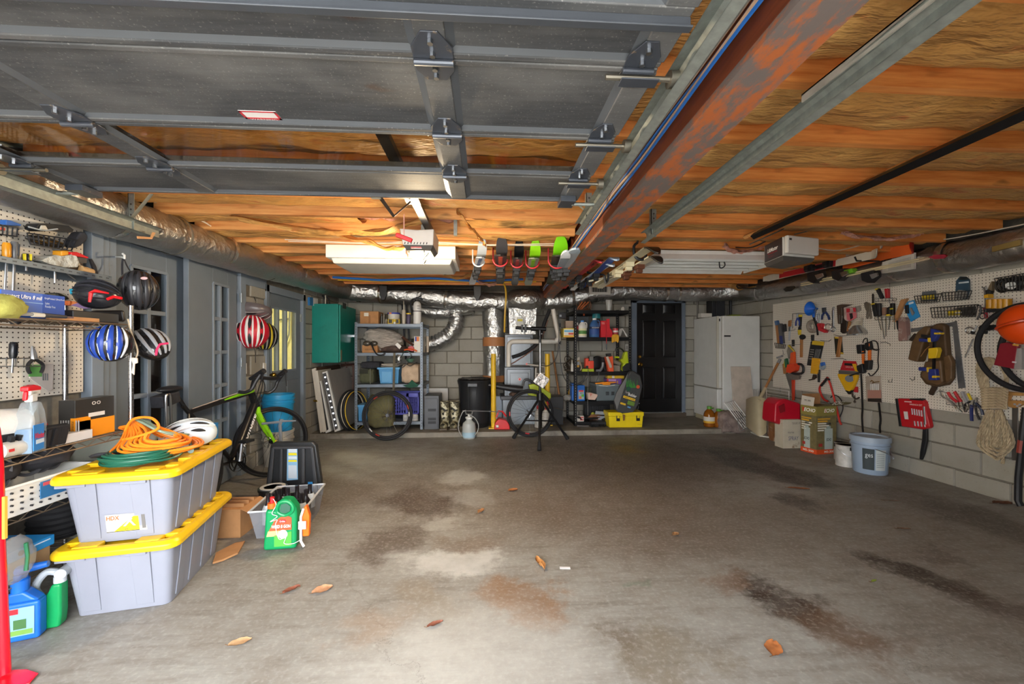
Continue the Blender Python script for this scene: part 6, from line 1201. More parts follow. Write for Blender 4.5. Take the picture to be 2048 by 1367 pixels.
t.part('handle',STEEL).tube([(c[0]+r*1.03*math.cos(a),c[1]+r*1.03*math.sin(a),h-.04-.07*math.sin(a-PI)) for a in [PI+PI*i/12 for i in range(13)]],.003,5)
t,c,r,h=tin('paint_can','white paint can behind the dripped one beside the olive box',1671,1701,884,922,lambda:mt('paint_can_label2','a29d96',.5,v=.2),'6f675c')
t.part('black_band','202022').lathe((c[0],c[1],h-.05),[(r*1.01,0),(r*1.01,.04)],28,cap=False)
BB=lambda:mt('bucket_blue_grey','8fa0b4',.4,v=.06)
f=onz(1755,952,0);a_,b_=ony(1716,900,f.y+.06),ony(1794,900,f.y+.06);r=(b_.x-a_.x)/2*.76;y=f.y+r*.9;h=ony(1750,872,y-.05).z
bk=T('bucket','blue-grey plastic bucket with lid and wire handle by the right wall','bucket',BB);cx=(a_.x+b_.x)/2;bk.lathe((cx,y,0),[(r*.84,0),(r*.88,.01),(r*.96,h*.74),(r*1.03,h*.75),(r*1.03,h*.78),(r*.98,h*.79),(r*.98,h*.86),(r*1.04,h*.87)],36)
ldd=bk.part('lid',lambda:mt('bucket_lid','95a3b2',.4));ldd.lathe((cx,y,h*.86),[(r*1.06,0),(r*1.07,h*.1),(r*1.02,h*.14),(r*.9,h*.13),(r*.88,h*.1),(r*.2,h*.1)],36)
wl_=bk.part('label','!b9c0bf');rr=lambda zv:r*(.885+.075*zv/(h*.74))*1.006
def curved(n,a0,a1,z0,z1,k=1.006):n.grid(lambda u,v:V((cx+rr(z0+(z1-z0)*v)*k*math.cos(a0+(a1-a0)*u),y+rr(z0+(z1-z0)*v)*k*math.sin(a0+(a1-a0)*u),z0+(z1-z0)*v)),12,4)
curved(wl_,-2.05,-1.45,h*.14,h*.68);tx_=wl_.part('text_lines','!8a9394')
for k in range(8):curved(tx_,-2.0,-1.55,h*.22+k*h*.05,h*.22+k*h*.05+.007,1.01)
curved(bk.part('dark_label','!2e383c'),-2.75,-2.12,h*.14,h*.7);bk.part('lettering','!c9d0d0').text('ges',(cx+rr(h*.5)*1.02*math.cos(-2.4),y+rr(h*.5)*1.02*math.sin(-2.4),h*.5),(.67,-.74,0),up,w=.06,h=.045)
em2=bk.part('embossed_ring','7f90a4');q=V((cx+rr(h*.4)*1.005*math.cos(-.75),y+rr(h*.4)*1.005*math.sin(-.75),h*.42));em2.torus(q,.035,.003,(math.cos(-.75),math.sin(-.75),0),20,5);em2.tube([q+V((-.02,-.02,.02)),q+V((.02,.02,-.02))],.003)
hh=bk.part('wire_handle',STEEL);hh.tube(spline([(cx-r*.55,y-r*.9,h*.72),(cx+.02,y-r*1.12,h*.6),(cx+r*.6,y-r*.95,h*.45),(cx+r*1.02,y-r*.25,h*.68)],5),.004,5);hh.part('grip','b9bec2').tube([(cx+r*.55,y-r*.98,h*.47),(cx+r*.75,y-r*.82,h*.49)],.009,8)
# ================================================================ TOOLS ON THE RIGHT PEGBOARD
def zo(ox,oy,k):return lambda *a:[(ox+a[i]/k,oy+a[i+1]/k) for i in range(0,len(a),2)]
z6,z7,z8=zo(1540,540,5.258),zo(1780,520,4.881),zo(1560,740,4.197)
PG=PR(.032)
def W(nm,lab,cat,col,pts,t=.02,d=.032,group=None,bev=.003):
    n=T(nm,lab,cat,col,group,bev=bev);n.trace(PR(d),pts,t);return n
def wp(n,nm,col,pts,t=.012,d=.05,lab=None,bev=.002):return n.part(nm,col,lab,bev=bev).trace(PR(d),pts,t)
def wt(n,nm,col,pts,r,d=.05,sm=0,seg=6):return n.part(nm,col).ptube(PR(d),pts,r,seg,smooth=sm)
def WT(nm,lab,cat,col,pts,r,d=.06,sm=0,seg=6):
    return T(nm,lab,cat,col).ptube(PR(d),pts,r,seg,smooth=sm)
ST=STEEL;BK_=BLACK
h=W('hammer','hammer with wooden handle and blue head at the far end of the pegboard','hammer',WOODH,z6(70,575,100,575,115,770,92,775),.025);wp(h,'head','3f5f8a',z6(66,535,95,528,103,572,74,580),.03)
g=W('clamp','grey spring clamp hung beside the blue-headed hammer','clamp','4a4a4c',z6(108,575,135,560,150,640,160,770,140,770,118,660),.04);wp(g,'blue_handle','26306a',z6(115,690,130,690,138,775,122,775),.03,.07);wp(g,'jaw',BK_,z6(148,570,172,565,178,640,152,650),.03)
g=W('rasp','wood-handled rasp standing in the wire holder at the far end','rasp',WOODH,z6(205,530,230,524,226,592,202,592),.02);wp(g,'blade',ST,z6(200,592,225,592,212,740,196,740),.006,.036)
bk=T('wire_basket','small black wire basket under the blue-headed hammer','wire basket',BK_)
def wbasket(n,pts,dep=.07,nx=6,r=.003,d=.035):
    (a,b,c,e)=pts;P0,P1=PR(d),PR(d+dep)
    L=lambda p,q,u:(p[0]+(q[0]-p[0])*u,p[1]+(q[1]-p[1])*u)
    n.tube([P0(a),P0(b),P1(b),P1(a)],r*1.3,5,True);n.tube([P0(e),P0(c),P1(c),P1(e)],r,5,True)
    for i in range(nx+1):
        u=i/nx;n.tube([P1(L(a,b,u)),P1(L(e,c,u)),P0(L(e,c,u))],r,5)
        n.tube([P0(L(a,b,u)),P0(L(e,c,u))],r,4)
    for k in (.4,.7):n.tube([P1(L(a,e,k)),P1(L(b,c,k))],r*.8,4)
wbasket(bk,z6(48,765,165,785,155,822,60,818))
for lab,pts in (('long wire peg hook above the far pliers',z6(235,610,237,458,300,452,430,462)),('wire peg hook beside the mallet head',z6(205,640,262,628,262,612)),('wire peg hook under the far mallet',z6(200,785,310,780,322,775)),('three-prong wire hook left of the yellow-headed saw pack',z6(525,735,560,745,620,745,640,730)),('wire hook above the yellow chalk tool',z6(640,932,770,930,800,945)),('wire hook at the right of the screwdriver rack',z6(1165,762,1215,755,1262,775,1262,795)),('bent wire hook right of the clear bit pack',z6(1245,1155,1250,1180,1280,1175,1285,1140)),('bent wire hook between bit pack and leather belt',z7(195,1150,215,1175,238,1165,238,1138)),('wire hook left of the grey scraper',z6(135,840,140,885,155,885)),('long wire peg under the rope-wound lamp',z6(670,675,720,692,800,690,840,680))):
    WT('peg_hook',lab,'hook',lambda:mt('hook_wire','8a8a88',.3,.8),pts,.0035,.06)
p=WT('pliers','blue-handled pliers hanging on the far long hook','pliers','2c3f8a',z6(288,500,272,540,270,585),.009);p.ptube(PR(.06),z6(292,500,308,540,306,580),.009);wp(p,'jaws',ST,z6(284,455,305,455,302,508,282,508),.015)
s=W('screwdriver','black and yellow screwdriver beside the blue pliers','screwdriver',BK_,z6(318,480,340,480,334,592,318,592),.02);wp(s,'yellow_cap','c9b12c',z6(317,468,341,468,341,490,317,490),.024)
s=W('chisel','yellow-handled chisel above the mallet','chisel','d3b92a',z6(304,625,332,622,328,680,308,680),.02);wp(s,'black_neck',BK_,z6(312,592,330,592,332,626,308,626),.02)
m=W('mallet','black rubber mallet with wooden handle on the pegboard','mallet',WOODH,z6(328,720,351,720,346,915,327,915),.02);m.part('head',RUBBER).ball(PR(.06)(z6(342,702)[0]),(.035,.04,.035),16,10)
f=T('funnel','bright blue plastic funnel hung face-out on the pegboard','funnel',lambda:mt('funnel_blue','1f62c4',.35));q=PR(.05)(z6(490,405)[0]);f.lathe(q,[(.012,-.01),(.02,.02),(.085,.09),(.09,.095),(.083,.093),(.01,.03)],28,(-1,0,0),cap=False);f.part('spout',lambda:mt('funnel_blue','1f62c4')).tube([q+V((-.04,0,-.03)),q+V((-.04,-.0,-.11))],[.022,.012],10)
p=WT('pliers','black pliers with blue grips right of the blue funnel','pliers','20305f',z6(570,440,548,480,545,520),.012);p.ptube(PR(.06),z6(585,440,612,480,622,520),.012);wp(p,'jaws','3a3c40',z6(560,395,592,392,592,445,562,448),.02)
for i,(x0,x1,y1) in enumerate(((478,492,560),(500,512,548),(520,532,555))):W('spanner',['left','middle','right'][i]+' of three small steel spanners under the blue funnel','spanner',ST,z6(x0,455,x1,455,x1-2,y1,x0+2,y1),.008,.04,'small spanners under the funnel')
t_=T('tape_roll','grey roll of tape behind the black strap','tape','8a8076');t_.torus(PR(.05)(z6(447,590)[0]),.062,.028,(1,0,.1),24,8)
s=W('rubber_strap','black rubber strap hanging over the grey tape roll','strap',RUBBER,z6(445,470,462,468,505,600,515,682,498,685,490,605),.01,.085)
r=T('cord_reel','small red chalk reel with steel hook under the blue funnel','reel','b5232c',bev=.006);r.trace(PR(.04),z6(520,575,545,555,575,560,580,610,625,635,610,660,560,640,522,615),.05);r.part('steel_band',ST).torus(PR(.06)(z6(605,600)[0]),.045,.006,(1,0,0),20,5)
s=W('large_spanner','long steel combination spanner right of the pliers','spanner',ST,z6(658,410,676,410,676,600,658,600),.01);q=PR(.04)(z6(666,402)[0]);s.torus(q,.016,.006,(1,0,0),16,6);q=PR(.04)(z6(665,622)[0]);s.torus(q,.027,.011,(1,0,0),18,6)
pc=W('leather_pouch','brown leather pouch hanging left of the red clear bag','pouch','4a3a30',z6(722,370,775,358,880,362,780,395,782,500,760,565,735,565),.03,bev=.006);wt(pc,'steel_ring',ST,z6(735,470,732,555,752,555,760,480),.005,.07)
bg=W('parts_bag','clear bag with red and white bicycle parts on the pegboard','bag',lambda:mt('clear_red_bag','b9a09a',.2,v=.3,s=12),z6(798,395,840,385,910,395,915,500,840,540,808,520),.03)
wp(bg,'red_print','c2303c',z6(803,402,842,402,840,440,806,446),.004,.064);wp(bg,'red_print','c2303c',z6(872,395,902,395,905,440,880,440),.004,.064);wp(bg,'pink_print','c86a70',z6(806,450,912,445,912,500,845,535,812,520),.004,.063);wp(bg,'black_part',BK_,z6(838,455,868,450,875,500,850,520),.006,.066)
wr=W('wire_brush','dark brush with pale wooden handle below the red bag','brush','2b211c',z6(768,520,790,510,835,530,830,655,790,668,762,650),.03,bev=.006);wp(wr,'handle',WOODH,z6(840,535,858,540,835,645,820,640),.02,.07)
lp=T('clamp_lamp','metal clamp lamp shade wrapped in white cord on the pegboard','lamp',lambda:mt('lamp_aluminium','a9a9a8',.25,.8));q=PR(.1)(z6(915,665)[0]);lp.lathe(q+V((0,0,0)),[(.095,-.01),(.09,.01),(.05,.07),(.04,.09)],26,(0,.1,1),cap=False)
cdl=lp.part('wound_cord','c9bfae')
for k in range(6):q2=PR(.09)(z6(895+8*k,605-18*k)[0]);cdl.torus(q2,.055-.004*k,.007,(.15,.3,1),20,6)
bl_=W('plastic_lens','clear plastic scoop tucked above the wound lamp cord','scoop','8f8880',z6(905,385,955,370,965,420,940,440,905,430),.02)
v=W('locking_pliers','steel locking pliers left of the screwdriver rack','pliers',lambda:mt('dull_steel','8f877c',.4,.7),z6(1005,345,1025,330,1060,350,1065,400,1080,500,1068,515,1055,450,1035,515,1025,500,1030,430,1008,390),.02)
rk=T('screwdriver_rack','two-tier wire screwdriver rack on the pegboard','tool rack',lambda:mt('hook_wire','8a8a88',.3,.8))
for y0 in (295,490):rk.tube([PR(.035)(z6(1100,y0)[0]),PR(.035)(z6(1330,y0)[0]),PR(.09)(z6(1325,y0+28)[0]),PR(.09)(z6(1105,y0+32)[0])],.003,5,True);[rk.tube([PR(.035)(z6(1100+38*k,y0)[0]),PR(.09)(z6(1102+38*k,y0+30)[0])],.0025,4) for k in range(1,6)]
for i,(hp,cap,sh,col,cc,lab) in enumerate([(z6(1130,200,1162,190,1210,290,1182,302),z6(1128,198,1160,188,1165,200,1134,212),None,'26262a','c9b12c','fat black and yellow screwdriver standing tilted in the upper rack'),(z6(1226,196,1265,192,1268,292,1238,296),None,z6(1250,295,1256,350),'a8262e',None,'red-handled screwdriver standing in the upper rack'),
        (z6(1088,352,1128,345,1152,478,1115,488),z6(1088,352,1126,344,1130,358,1092,366),z6(1130,488,1168,628),'202022','c9b12c','black screwdriver with yellow cap, leftmost in the lower rack'),(z6(1140,350,1178,345,1185,480,1155,488),None,z6(1170,485,1200,722),'26262a',None,'long black screwdriver with the longest blade in the lower rack'),
        (z6(1200,392,1236,390,1240,470,1204,478),None,z6(1218,475,1218,692),'8a6a58',None,'worn tan screwdriver in the middle of the lower rack'),(z6(1252,395,1282,380,1290,470,1250,480),z6(1250,466,1288,460,1288,480,1250,482),z6(1264,480,1245,625),'202022','d3b92a','black screwdriver with yellow base in the lower rack'),(z6(1286,348,1322,345,1322,470,1290,476),z6(1290,400,1322,396,1322,412,1290,416),z6(1304,475,1310,625),'1c1c1e','b9a82a','short black screwdriver rightmost in the lower rack')]):
    s=W('screwdriver',lab,'screwdriver',col,hp,.03,.05,'screwdrivers in the wire rack',.006)
    if cap:wp(s,'cap',cc,cap,.034,.049)
    if sh:wt(s,'blade',ST,sh,.005,.065)
W('file','slim black file standing left in the screwdriver rack','file','2b2624',z6(1078,255,1088,244,1096,260,1098,430,1082,430),.01,.06)
pk=W('saw_blade_pack','black saw-blade pack with yellow header on the pegboard','blister pack','232326',z6(440,745,572,765,520,1012,397,998),.015);wp(pk,'yellow_header','c9a92c',z6(448,740,572,752,566,795,440,782),.003,.047)
for k in range(4):wp(pk,'blade',ST,z6(485+14*k,830,491+14*k,830,466+14*k,950,460+14*k,950),.003,.048)
for k in range(5):wp(pk,'print_line','8f8c84',z6(425-4*k,830+24*k,465-4*k,834+24*k,464-4*k,842+24*k,424-4*k,838+24*k),.002,.047)
W('nail_punch','short black tool grip hung above the saw-blade pack','grip',BK_,z6(443,680,468,678,466,745,445,742),.02)
yr=W('rubbing_comb','yellow ribbed plastic tool hanging under the saw-blade pack','tool','d39a1c',z6(455,920,535,930,512,1092,438,1085),.02,.05)
for k in range(9):wp(yr,'rib','e0aa2a',z6(447-1.5*k,940+16*k,528-2*k,947+16*k,527-2*k,954+16*k,446-1.5*k,947+16*k),.004,.07)
W('leather_knot','dark leather thong hanging below the yellow ribbed tool','thong','3a2a20',z6(465,1095,490,1098,495,1130,470,1150,420,1158,418,1150,455,1140),.02,.05)
ta=T('tape_roll','blue and silver tape roll beside the yellow ribbed tool','tape','8f9aa2');q=PR(.05)(z6(552,1010)[0]);ta.torus(q,.03,.016,(1,0,0),20,8);wp(ta,'blue_wrap','2f62b0',z6(548,975,580,965,586,1000,560,1010),.03,.045)
W('marker','black marker pen hanging right of the leather thong','pen',BK_,z6(510,1045,530,1045,528,1178,510,1178),.015,.05)
k2=W('nail_pack','small black and yellow pack behind a wooden-handled hammer','blister pack','2b2820',z6(682,700,758,706,775,882,696,884),.012);wp(k2,'yellow_header','c9a92c',z6(682,700,735,703,736,720,684,716),.003,.044);wp(k2,'yellow_footer','b9962a',z6(745,860,774,866,775,882,742,882),.003,.044)
W('wooden_hammer','bare wooden hammer handle over the small black and yellow pack','handle',WOODH,z6(742,698,762,702,737,915,711,912),.025,.048)
ct=W('chalk_line','yellow chalk line tool on a red card, big black dial','chalk line','d6a51c',z6(738,1088,945,1095,935,1150,888,1255,868,1275,820,1262,745,1120),.04,.045,bev=.008)
wp(ct,'red_card','b3232b',z6(778,945,905,952,940,1060,742,1050),.008,.034);wp(ct,'white_header','c9bdb4',z6(785,936,905,944,905,956,780,952),.004,.042);wp(ct,'black_print','231f20',z6(785,975,870,980,872,1005,783,1000),.003,.043);wp(ct,'yellow_wings','d6a51c',z6(870,985,905,985,945,1070,905,1065),.01,.043);wp(ct,'grey_band','5a5654',z6(738,1050,945,1068,944,1100,737,1090),.02,.07)
ct.part('dial',BK_).cyl(PR(.086)(z6(835,1140)[0]),PR(.11)(z6(835,1140)[0]),.04,n=20);wt(ct,'crank',BK_,z6(840,1110,880,1095,940,1075),.008,.11);wp(ct,'red_tab','a8242a',z6(888,1222,930,1226,930,1285,888,1280),.01,.04);wp(ct,'black_tip',BK_,z6(812,1262,888,1262,850,1305),.03,.05);ct.part('lettering','!d8cfc8').text('CHALK LINE',PR(.0455)(z6(835,1018)[0]),(0,-1,0),(0,0,1),w=.1,h=.02)
cl=T('c_clamp','rusty iron C-clamp hanging below the yellow chalk tool','clamp',lambda:mt('old_iron','4a4038',.6,.5));cl.ptube(PR(.06),z8(605,185,612,222,640,240,665,228),.009,smooth=3);cl.ptube(PR(.06),z8(628,210,628,265),.005);cl.torus(PR(.06)(z8(627,264)[0]),.012,.004,(1,0,0),12,5)
for i,(hp,sp,lp_) in enumerate([(z6(945,785,1000,780,1010,875,955,880),z6(978,880,995,878,1002,985,985,988),z6(948,1005,1010,980,1022,1075,985,1088,955,1050)),(z6(1035,765,1080,750,1095,830,1060,845,1030,820),z6(1045,840,1068,838,1066,950,1045,952),z6(1030,950,1090,945,1080,1045,1040,1050))]):
    c_=W('quick_clamp',('left' if i == 0 else 'right')+' of two black and orange quick clamps on the pegboard','clamp',BK_,hp,.05,.04,'black and orange quick clamps',.008);wp(c_,'orange_bar','d2691e',sp,.02,.05);wp(c_,'lower_jaw',BK_,lp_,.05,.04,bev=.008);wt(c_,'trigger',BK_,z6(*( (950,800,925,790,915,805) if i == 0 else (1085,830,1120,840,1145,830))),.008,.07);wp(c_,'orange_mark','d2691e',z6(*((968,850,990,850,990,860,968,860) if i == 0 else (1040,770,1050,770,1050,800,1040,800))),.004,.09)
WT('elastic_cord','black cord looped over the black and orange clamps','cord',BK_,z6(975,765,990,725,1020,718,1030,760,1085,740,1125,760,1140,830,1135,950,1138,1030,1095,1090,1060,1108,1035,1080),.006,.08,4)
WT('webbing_strap','long black webbing strap hanging from the clamps past the pegboard','strap',BK_,[(1722,747),(1723,765),(1724,790),(1725,815),(1724,835),(1726,864)],.009,.06,3,4)
WT('webbing_strap','short black strap hanging below the clear bit pack','strap',BK_,z8(828,270,838,350,845,420,838,470,840,525),.009,.06,3,4)
bp=W('drill_bit_pack','clear pack of drill bits over pink card on the pegboard','blister pack',lambda:mt('clear_pack','a89a8c',.2,v=.2),z8(728,52,850,48,857,275,735,266),.015);wp(bp,'pink_card','a87a6c',z8(735,165,850,165,852,235,738,235),.003,.047);wp(bp,'dark_base','2e2624',z8(738,236,852,236,855,270,738,262),.004,.047)
for k in range(5):wp(bp,'bit','c9c6c0',z8(762+15*k,115,770+15*k,112,770+15*k,168,762+15*k,165),.008,.047)
wt(bp,'brass_ring',BRASS,z8(760,95,770,85,785,95,775,108,800,100,835,95),.004,.055)
bs=WT('bow_saw','red bow saw hanging from the lower edge of the pegboard','saw','b8281e',z8(398,60,370,95,340,130,332,165,345,205,370,245,405,262),.012,.07,3,8);bs.ptube(PR(.07),z8(398,60,420,110,445,200,470,300,500,430,515,458),.011);wt(bs,'black_grip',RUBBER,z8(345,130,400,62,412,85),.015,.07);wt(bs,'blade',ST,z8(405,262,440,330,505,440),.003,.07)
WT('steel_cable','dark cable loop behind the red bow saw','cable',BK_,z8(425,230,445,212,480,215,515,255,528,310,520,350,495,405),.006,.05,4)
hd=W('hand_drill','orange electric trimmer with black loop handle at the far end','trimmer','d2401e',z6(225,990,300,978,318,1010,310,1055,262,1085,215,1075),.07,.05,bev=.01);wp(hd,'barrel','d2501e',z6(245,870,270,858,276,985,232,990),.04,.06);wt(hd,'loop_handle',BK_,z6(205,1000,200,1040,230,1082,300,1088,345,1075,352,1030,335,995,300,985),.016,.1,3);wp(hd,'bar','b8381c',z6(240,1150,266,1150,262,1367,244,1367),.02,.05)
W('felt_pad','grey-brown oval pad under the orange trimmer','pad','6a6058',z6(225,1095,300,1092,330,1110,322,1145,260,1155,228,1135),.03,.05)
sw=W('hand_saw','old hand saw with wooden grip behind the orange trimmer','saw',lambda:mt('saw_blade','6f6c68',.35,.7),z6(162,1085,240,1085,248,1320,225,1290),.005,.04);wp(sw,'grip',WOODH,z6(145,985,175,975,205,1010,190,1085,158,1090),.025,.045)
W('pruner','green and yellow handled pruner in front of the hand saw grip','pruner','1f5a3a',z6(170,935,190,925,202,1015,180,1022),.03,.09).part('yellow_grip','b9a42c').trace(PR(.09),z6(165,960,172,955,178,1020,168,1020),.03)
sp_=W('trowel','silver and yellow scraper above the orange trimmer','scraper',lambda:mt('dull_steel','8f877c',.4,.7),z6(188,850,205,800,262,860,245,900,205,930),.02,.06);wp(sp_,'yellow_edge','b9a03a',z6(192,790,210,785,265,850,258,866,200,806),.015,.062)
W('black_stub','black tool handle sticking up behind the scraper','handle',BK_,z6(240,732,258,730,260,800,243,800),.02,.04)
cw=W('cedar_shim','brown cardboard wedge right of the screwdriver rack','wedge',CARD,z7(48,600,130,385,190,372,75,605),.03)
bp=W('hook_pack','blue card of black hooks beside the brown wedge','blister pack','2b86c4',z7(140,455,175,405,240,388,300,550,210,602),.01);wp(bp,'white_print','c9d6de',z7(182,415,230,402,234,420,186,435),.003,.042);wp(bp,'black_hook',BK_,z7(160,440,185,435,190,520,165,520),.02,.042);wp(bp,'grey_hook','7a7a78',z7(200,470,215,460,245,515,228,540),.015,.042)
rs_=W('sharpening_stone','worn pink-grey sharpening stone under the blue hook card','stone',lambda:mt('whetstone','8a6a62',.8,v=.2,dirt=('a8a098',9,.5,.6)),z7(118,575,135,557,185,557,200,580,206,785,122,790),.05,.04,bev=.01);wp(rs_,'clip',BK_,z7(85,590,115,590,110,700,90,660),.03,.04)
for i,(pts,nx,lab) in enumerate([(z7(235,352,505,325,480,405,258,422),9,'black wire pegboard basket holding a yellow tape roll, left of two upper ones'),(z7(505,318,800,298,770,378,520,398),9,'black wire pegboard basket holding a carded pack, right of two upper ones'),(z7(395,465,860,432,835,548,415,562),14,'long black wire pegboard basket below the two short ones'),(z7(1020,180,1330,125,1330,292,1055,308),9,'black wire pegboard basket full of black cables at the upper right')]):
    wbasket(T('wire_basket',lab,'wire basket',BK_,'black wire baskets on the right pegboard'),pts,.09,nx,.0028)
W('tape_roll','yellow tape roll in the upper left wire basket','tape','c9b01e',z7(355,342,440,335,445,380,360,385),.05,.045);W('grey_pouch','grey pouch behind the yellow tape in the upper left wire basket','pouch','5f6468',z7(330,310,450,295,460,400,320,405),.02,.034)
W('tape_roll','yellow and white tape roll in the long wire basket','tape','c9b01e',z7(605,495,735,488,742,530,608,540),.05,.045).part('white_print','!c9c4b8').trace(PR(.096),z7(640,505,700,502,700,522,642,525),.003)
W('tool_bundle','bundle of dark tools in the right half of the long wire basket','tools','2f2e2e',z7(650,475,845,450,840,540,745,545,740,488),.05,.04)
cdp=W('carded_pack','dark blue round-topped card standing in the upper right wire basket','blister pack','2c4658',z7(648,300,655,200,690,160,750,160,785,190,788,290,760,375,655,378),.012,.05,bev=.004);wp(cdp,'dark_top','1f2426',z7(670,195,690,165,750,162,772,190),.003,.062);wp(cdp,'white_print','b9c2c6',z7(672,215,770,205,770,220,672,230),.003,.062);wp(cdp,'blister','8a8884',z7(655,320,700,290,755,300,755,370,665,375),.03,.062)
cbt=T('cable_bundle','black cables and white plug heaped in the upper right wire basket','cables',BK_)
for k in range(6):cbt.torus(PR(.07)(z7(1095+40*k,250-8*(k % 2)-6*k)[0]),.05-.004*(k % 3),.009,(1,.2*(k % 3)-.2,.1),20,6)
cbt.part('white_disc','a8a49c').cyl(PR(.1)(z7(1180,248)[0]),PR(.115)(z7(1180,248)[0]),.03,n=18)
fs=W('framing_square','large steel framing square behind the leather tool belt','square',lambda:mt('square_steel','77787a',.4,.6,v=.2,s=18),z7(205,668,600,606,655,590,742,1245,670,1252,612,645,208,705),.004,.034)
lb=W('tool_belt','brown leather tool belt with pouches on the pegboard','tool belt',lambda:mt('brown_leather','4f3a24',.6,v=.25,s=10,bump=.3),z7(495,622,545,612,592,640,612,920,650,980,652,1150,600,1215,500,1235,400,1212,345,1140,345,1100,420,980,430,800,400,700),.06,.04,bev=.015)
lt=lambda:mt('brown_leather_light','5e462c',.55,v=.25,s=10,bump=.3);wp(lb,'pouch',lt,z7(420,640,480,655,410,800,350,995,250,970,290,800,345,700),.09,.04,bev=.015);wp(lb,'pouch',lt,z7(345,1130,380,990,540,970,565,1190,500,1220,400,1190),.05,.1,bev=.015);wp(lb,'side_pouch',lt,z7(555,940,610,920,645,1000,640,1160,580,1200),.04,.1,bev=.01)
wp(lb,'belt_tail',lambda:mt('dark_leather','33261c',.6),z7(385,1290,425,1215,472,1232,425,1320,395,1312),.012,.06);wt(lb,'seam','8a6238',z7(300,940,340,880,385,840),.004,.131)
q=lb.part('tan_loop',CARD);q.trace(PR(.06),z7(248,810,305,800,300,870,250,880),.03);wp(lb,'dark_strap','2b221c',z7(210,775,260,715,320,750,300,785,230,790),.03,.05)
bc=WT('bar_clamp','blue and yellow bar clamp hung in front of the tool belt','clamp',lambda:mt('clamp_bar','1c1c20',.3,.5),z7(436,700,425,1170),.012,.16,0,4)
for pts in (z7(430,665,490,680,535,705,500,735,470,790,430,800),z7(315,760,405,768,405,800,315,795),z7(310,1042,400,1045,395,1085,312,1078),z7(405,1060,480,1060,495,1170,410,1170)):wp(bc,'blue_jaw','28347a',pts,.04,.145,bev=.008)
for pts in (z7(415,860,500,850,512,880,490,955,415,960),z7(470,705,535,705,532,725,470,725),z7(405,755,435,755,440,800,410,800),z7(395,1045,418,1042,418,1090,398,1095),z7(450,1125,492,1125,492,1150,450,1150)):wp(bc,'yellow_grip','d2ae1c',pts,.045,.145,bev=.006)
wp(bc,'black_pad',BK_,z7(330,725,420,735,418,765,330,755),.03,.15)
aj=T('jar_set','row of amber plastic jars on the pegboard above the tyre','jars',lambda:mt('amber_plastic','b5801c',.25,v=.1),bev=.006)
for k in range(4):(aj if k == 0 else aj.part('jar',lambda:mt('amber_plastic','b5801c'))).cyl(PR(.08)(z7(985+52*k,472)[0]),PR(.08)(z7(985+52*k,380)[0]),.03,n=16)
wp(aj,'black_base',BK_,z7(970,480,1160,470,1150,500,980,510),.06,.05);wp(aj,'yellow_lid','cf9a1c',z7(968,340,1010,330,1015,370,970,372),.05,.06)
W('steel_ruler','narrow steel ruler hanging left of the amber jars','ruler',ST,z7(915,262,945,258,960,455,930,460),.006,.05).part('hook',lambda:mt('hook_wire','8a8a88',.3,.8)).ptube(PR(.05),z7(895,262,910,272,935,258),.004)
W('red_scraper','red-handled tool below the steel ruler','handle','b53040',z7(925,462,950,458,962,560,938,570),.02,.05)
W('canvas_pouch','small tan pouch above the amber jars','pouch','6a5a44',z7(985,280,1020,205,1030,210,1020,320,990,320),.03,.04);W('black_sprayer','black nozzle between the tan pouch and amber jars','nozzle',BK_,z7(958,295,985,285,1015,300,1010,345,965,335),.03,.05)
eg=WT('safety_glasses','black-framed glasses hanging at the end of the long wire basket','glasses',BK_,z7(850,445,880,440,890,500,850,580),.006,.13);eg.torus(PR(.13)(z7(905,490)[0]),.022,.004,(1,0,0),16,5);eg.torus(PR(.13)(z7(905,545)[0]),.022,.004,(1,0,0),16,5)
sc=WT('scissors','black-handled scissors hanging left of the bicycle tyre','scissors',ST,z7(815,700,850,640),.006,.06);sc.torus(PR(.06)(z7(775,685)[0]),.027,.006,(1,0,0),18,6,sx=1) ;wp(sc,'grip',BK_,z7(800,690,835,700,825,725,800,715),.015,.06)
W('round_file','slim steel rod hanging diagonally left of the tyre','rod',ST,z7(815,765,825,770,745,950,733,945),.01,.05)
cg=W('caulking_gun','black pistol-shaped tool behind the tyre','tool',BK_,z7(900,660,920,635,1085,630,1085,650,1040,680,960,690,955,720,930,715,930,690),.04,.04)
# tyres, hard hat, glove pack, rope, saw, pack
for i,(px,R,d,zc,lab) in enumerate(((1949,.35,.13,1.265,'large black bicycle tyre hung on the right pegboard, outer one'),(1995,.325,.1,1.235,'second black tyre hanging inside the large one on the pegboard'))):
    e=onx(px,690,RW-d);ty=T('bicycle_tyre',lab,'tyre',RUBBER);ty.torus((RW-d,e.y-R,zc),R-.02,.021,(1,0,0),56,10)
    if i == 0:ty.part('sidewall_print','!a8742e').tube([V((RW-d-.0215,e.y-R+(R-.022)*math.cos(t),zc+(R-.022)*math.sin(t))) for t in [PI*1.28+.02*k for k in range(16)]],.004,4)
hh=T('hard_hat','bright orange hard hat hanging over the bicycle tyre','hard hat',lambda:mt('hat_orange','d9480f',.35,v=.04));q=PR(.17)((2046,648));hh.ball(q,(.1,.15,.15),28,16,lambda p:1+.03*max(0,math.cos(math.atan2(p.y,p.z)*2)));hh.part('ridge',lambda:mt('hat_orange_dark','c93f0c',.35)).torus(q,.135,.012,(0,.3,1),30,6,PI*.55,PI*1.45)
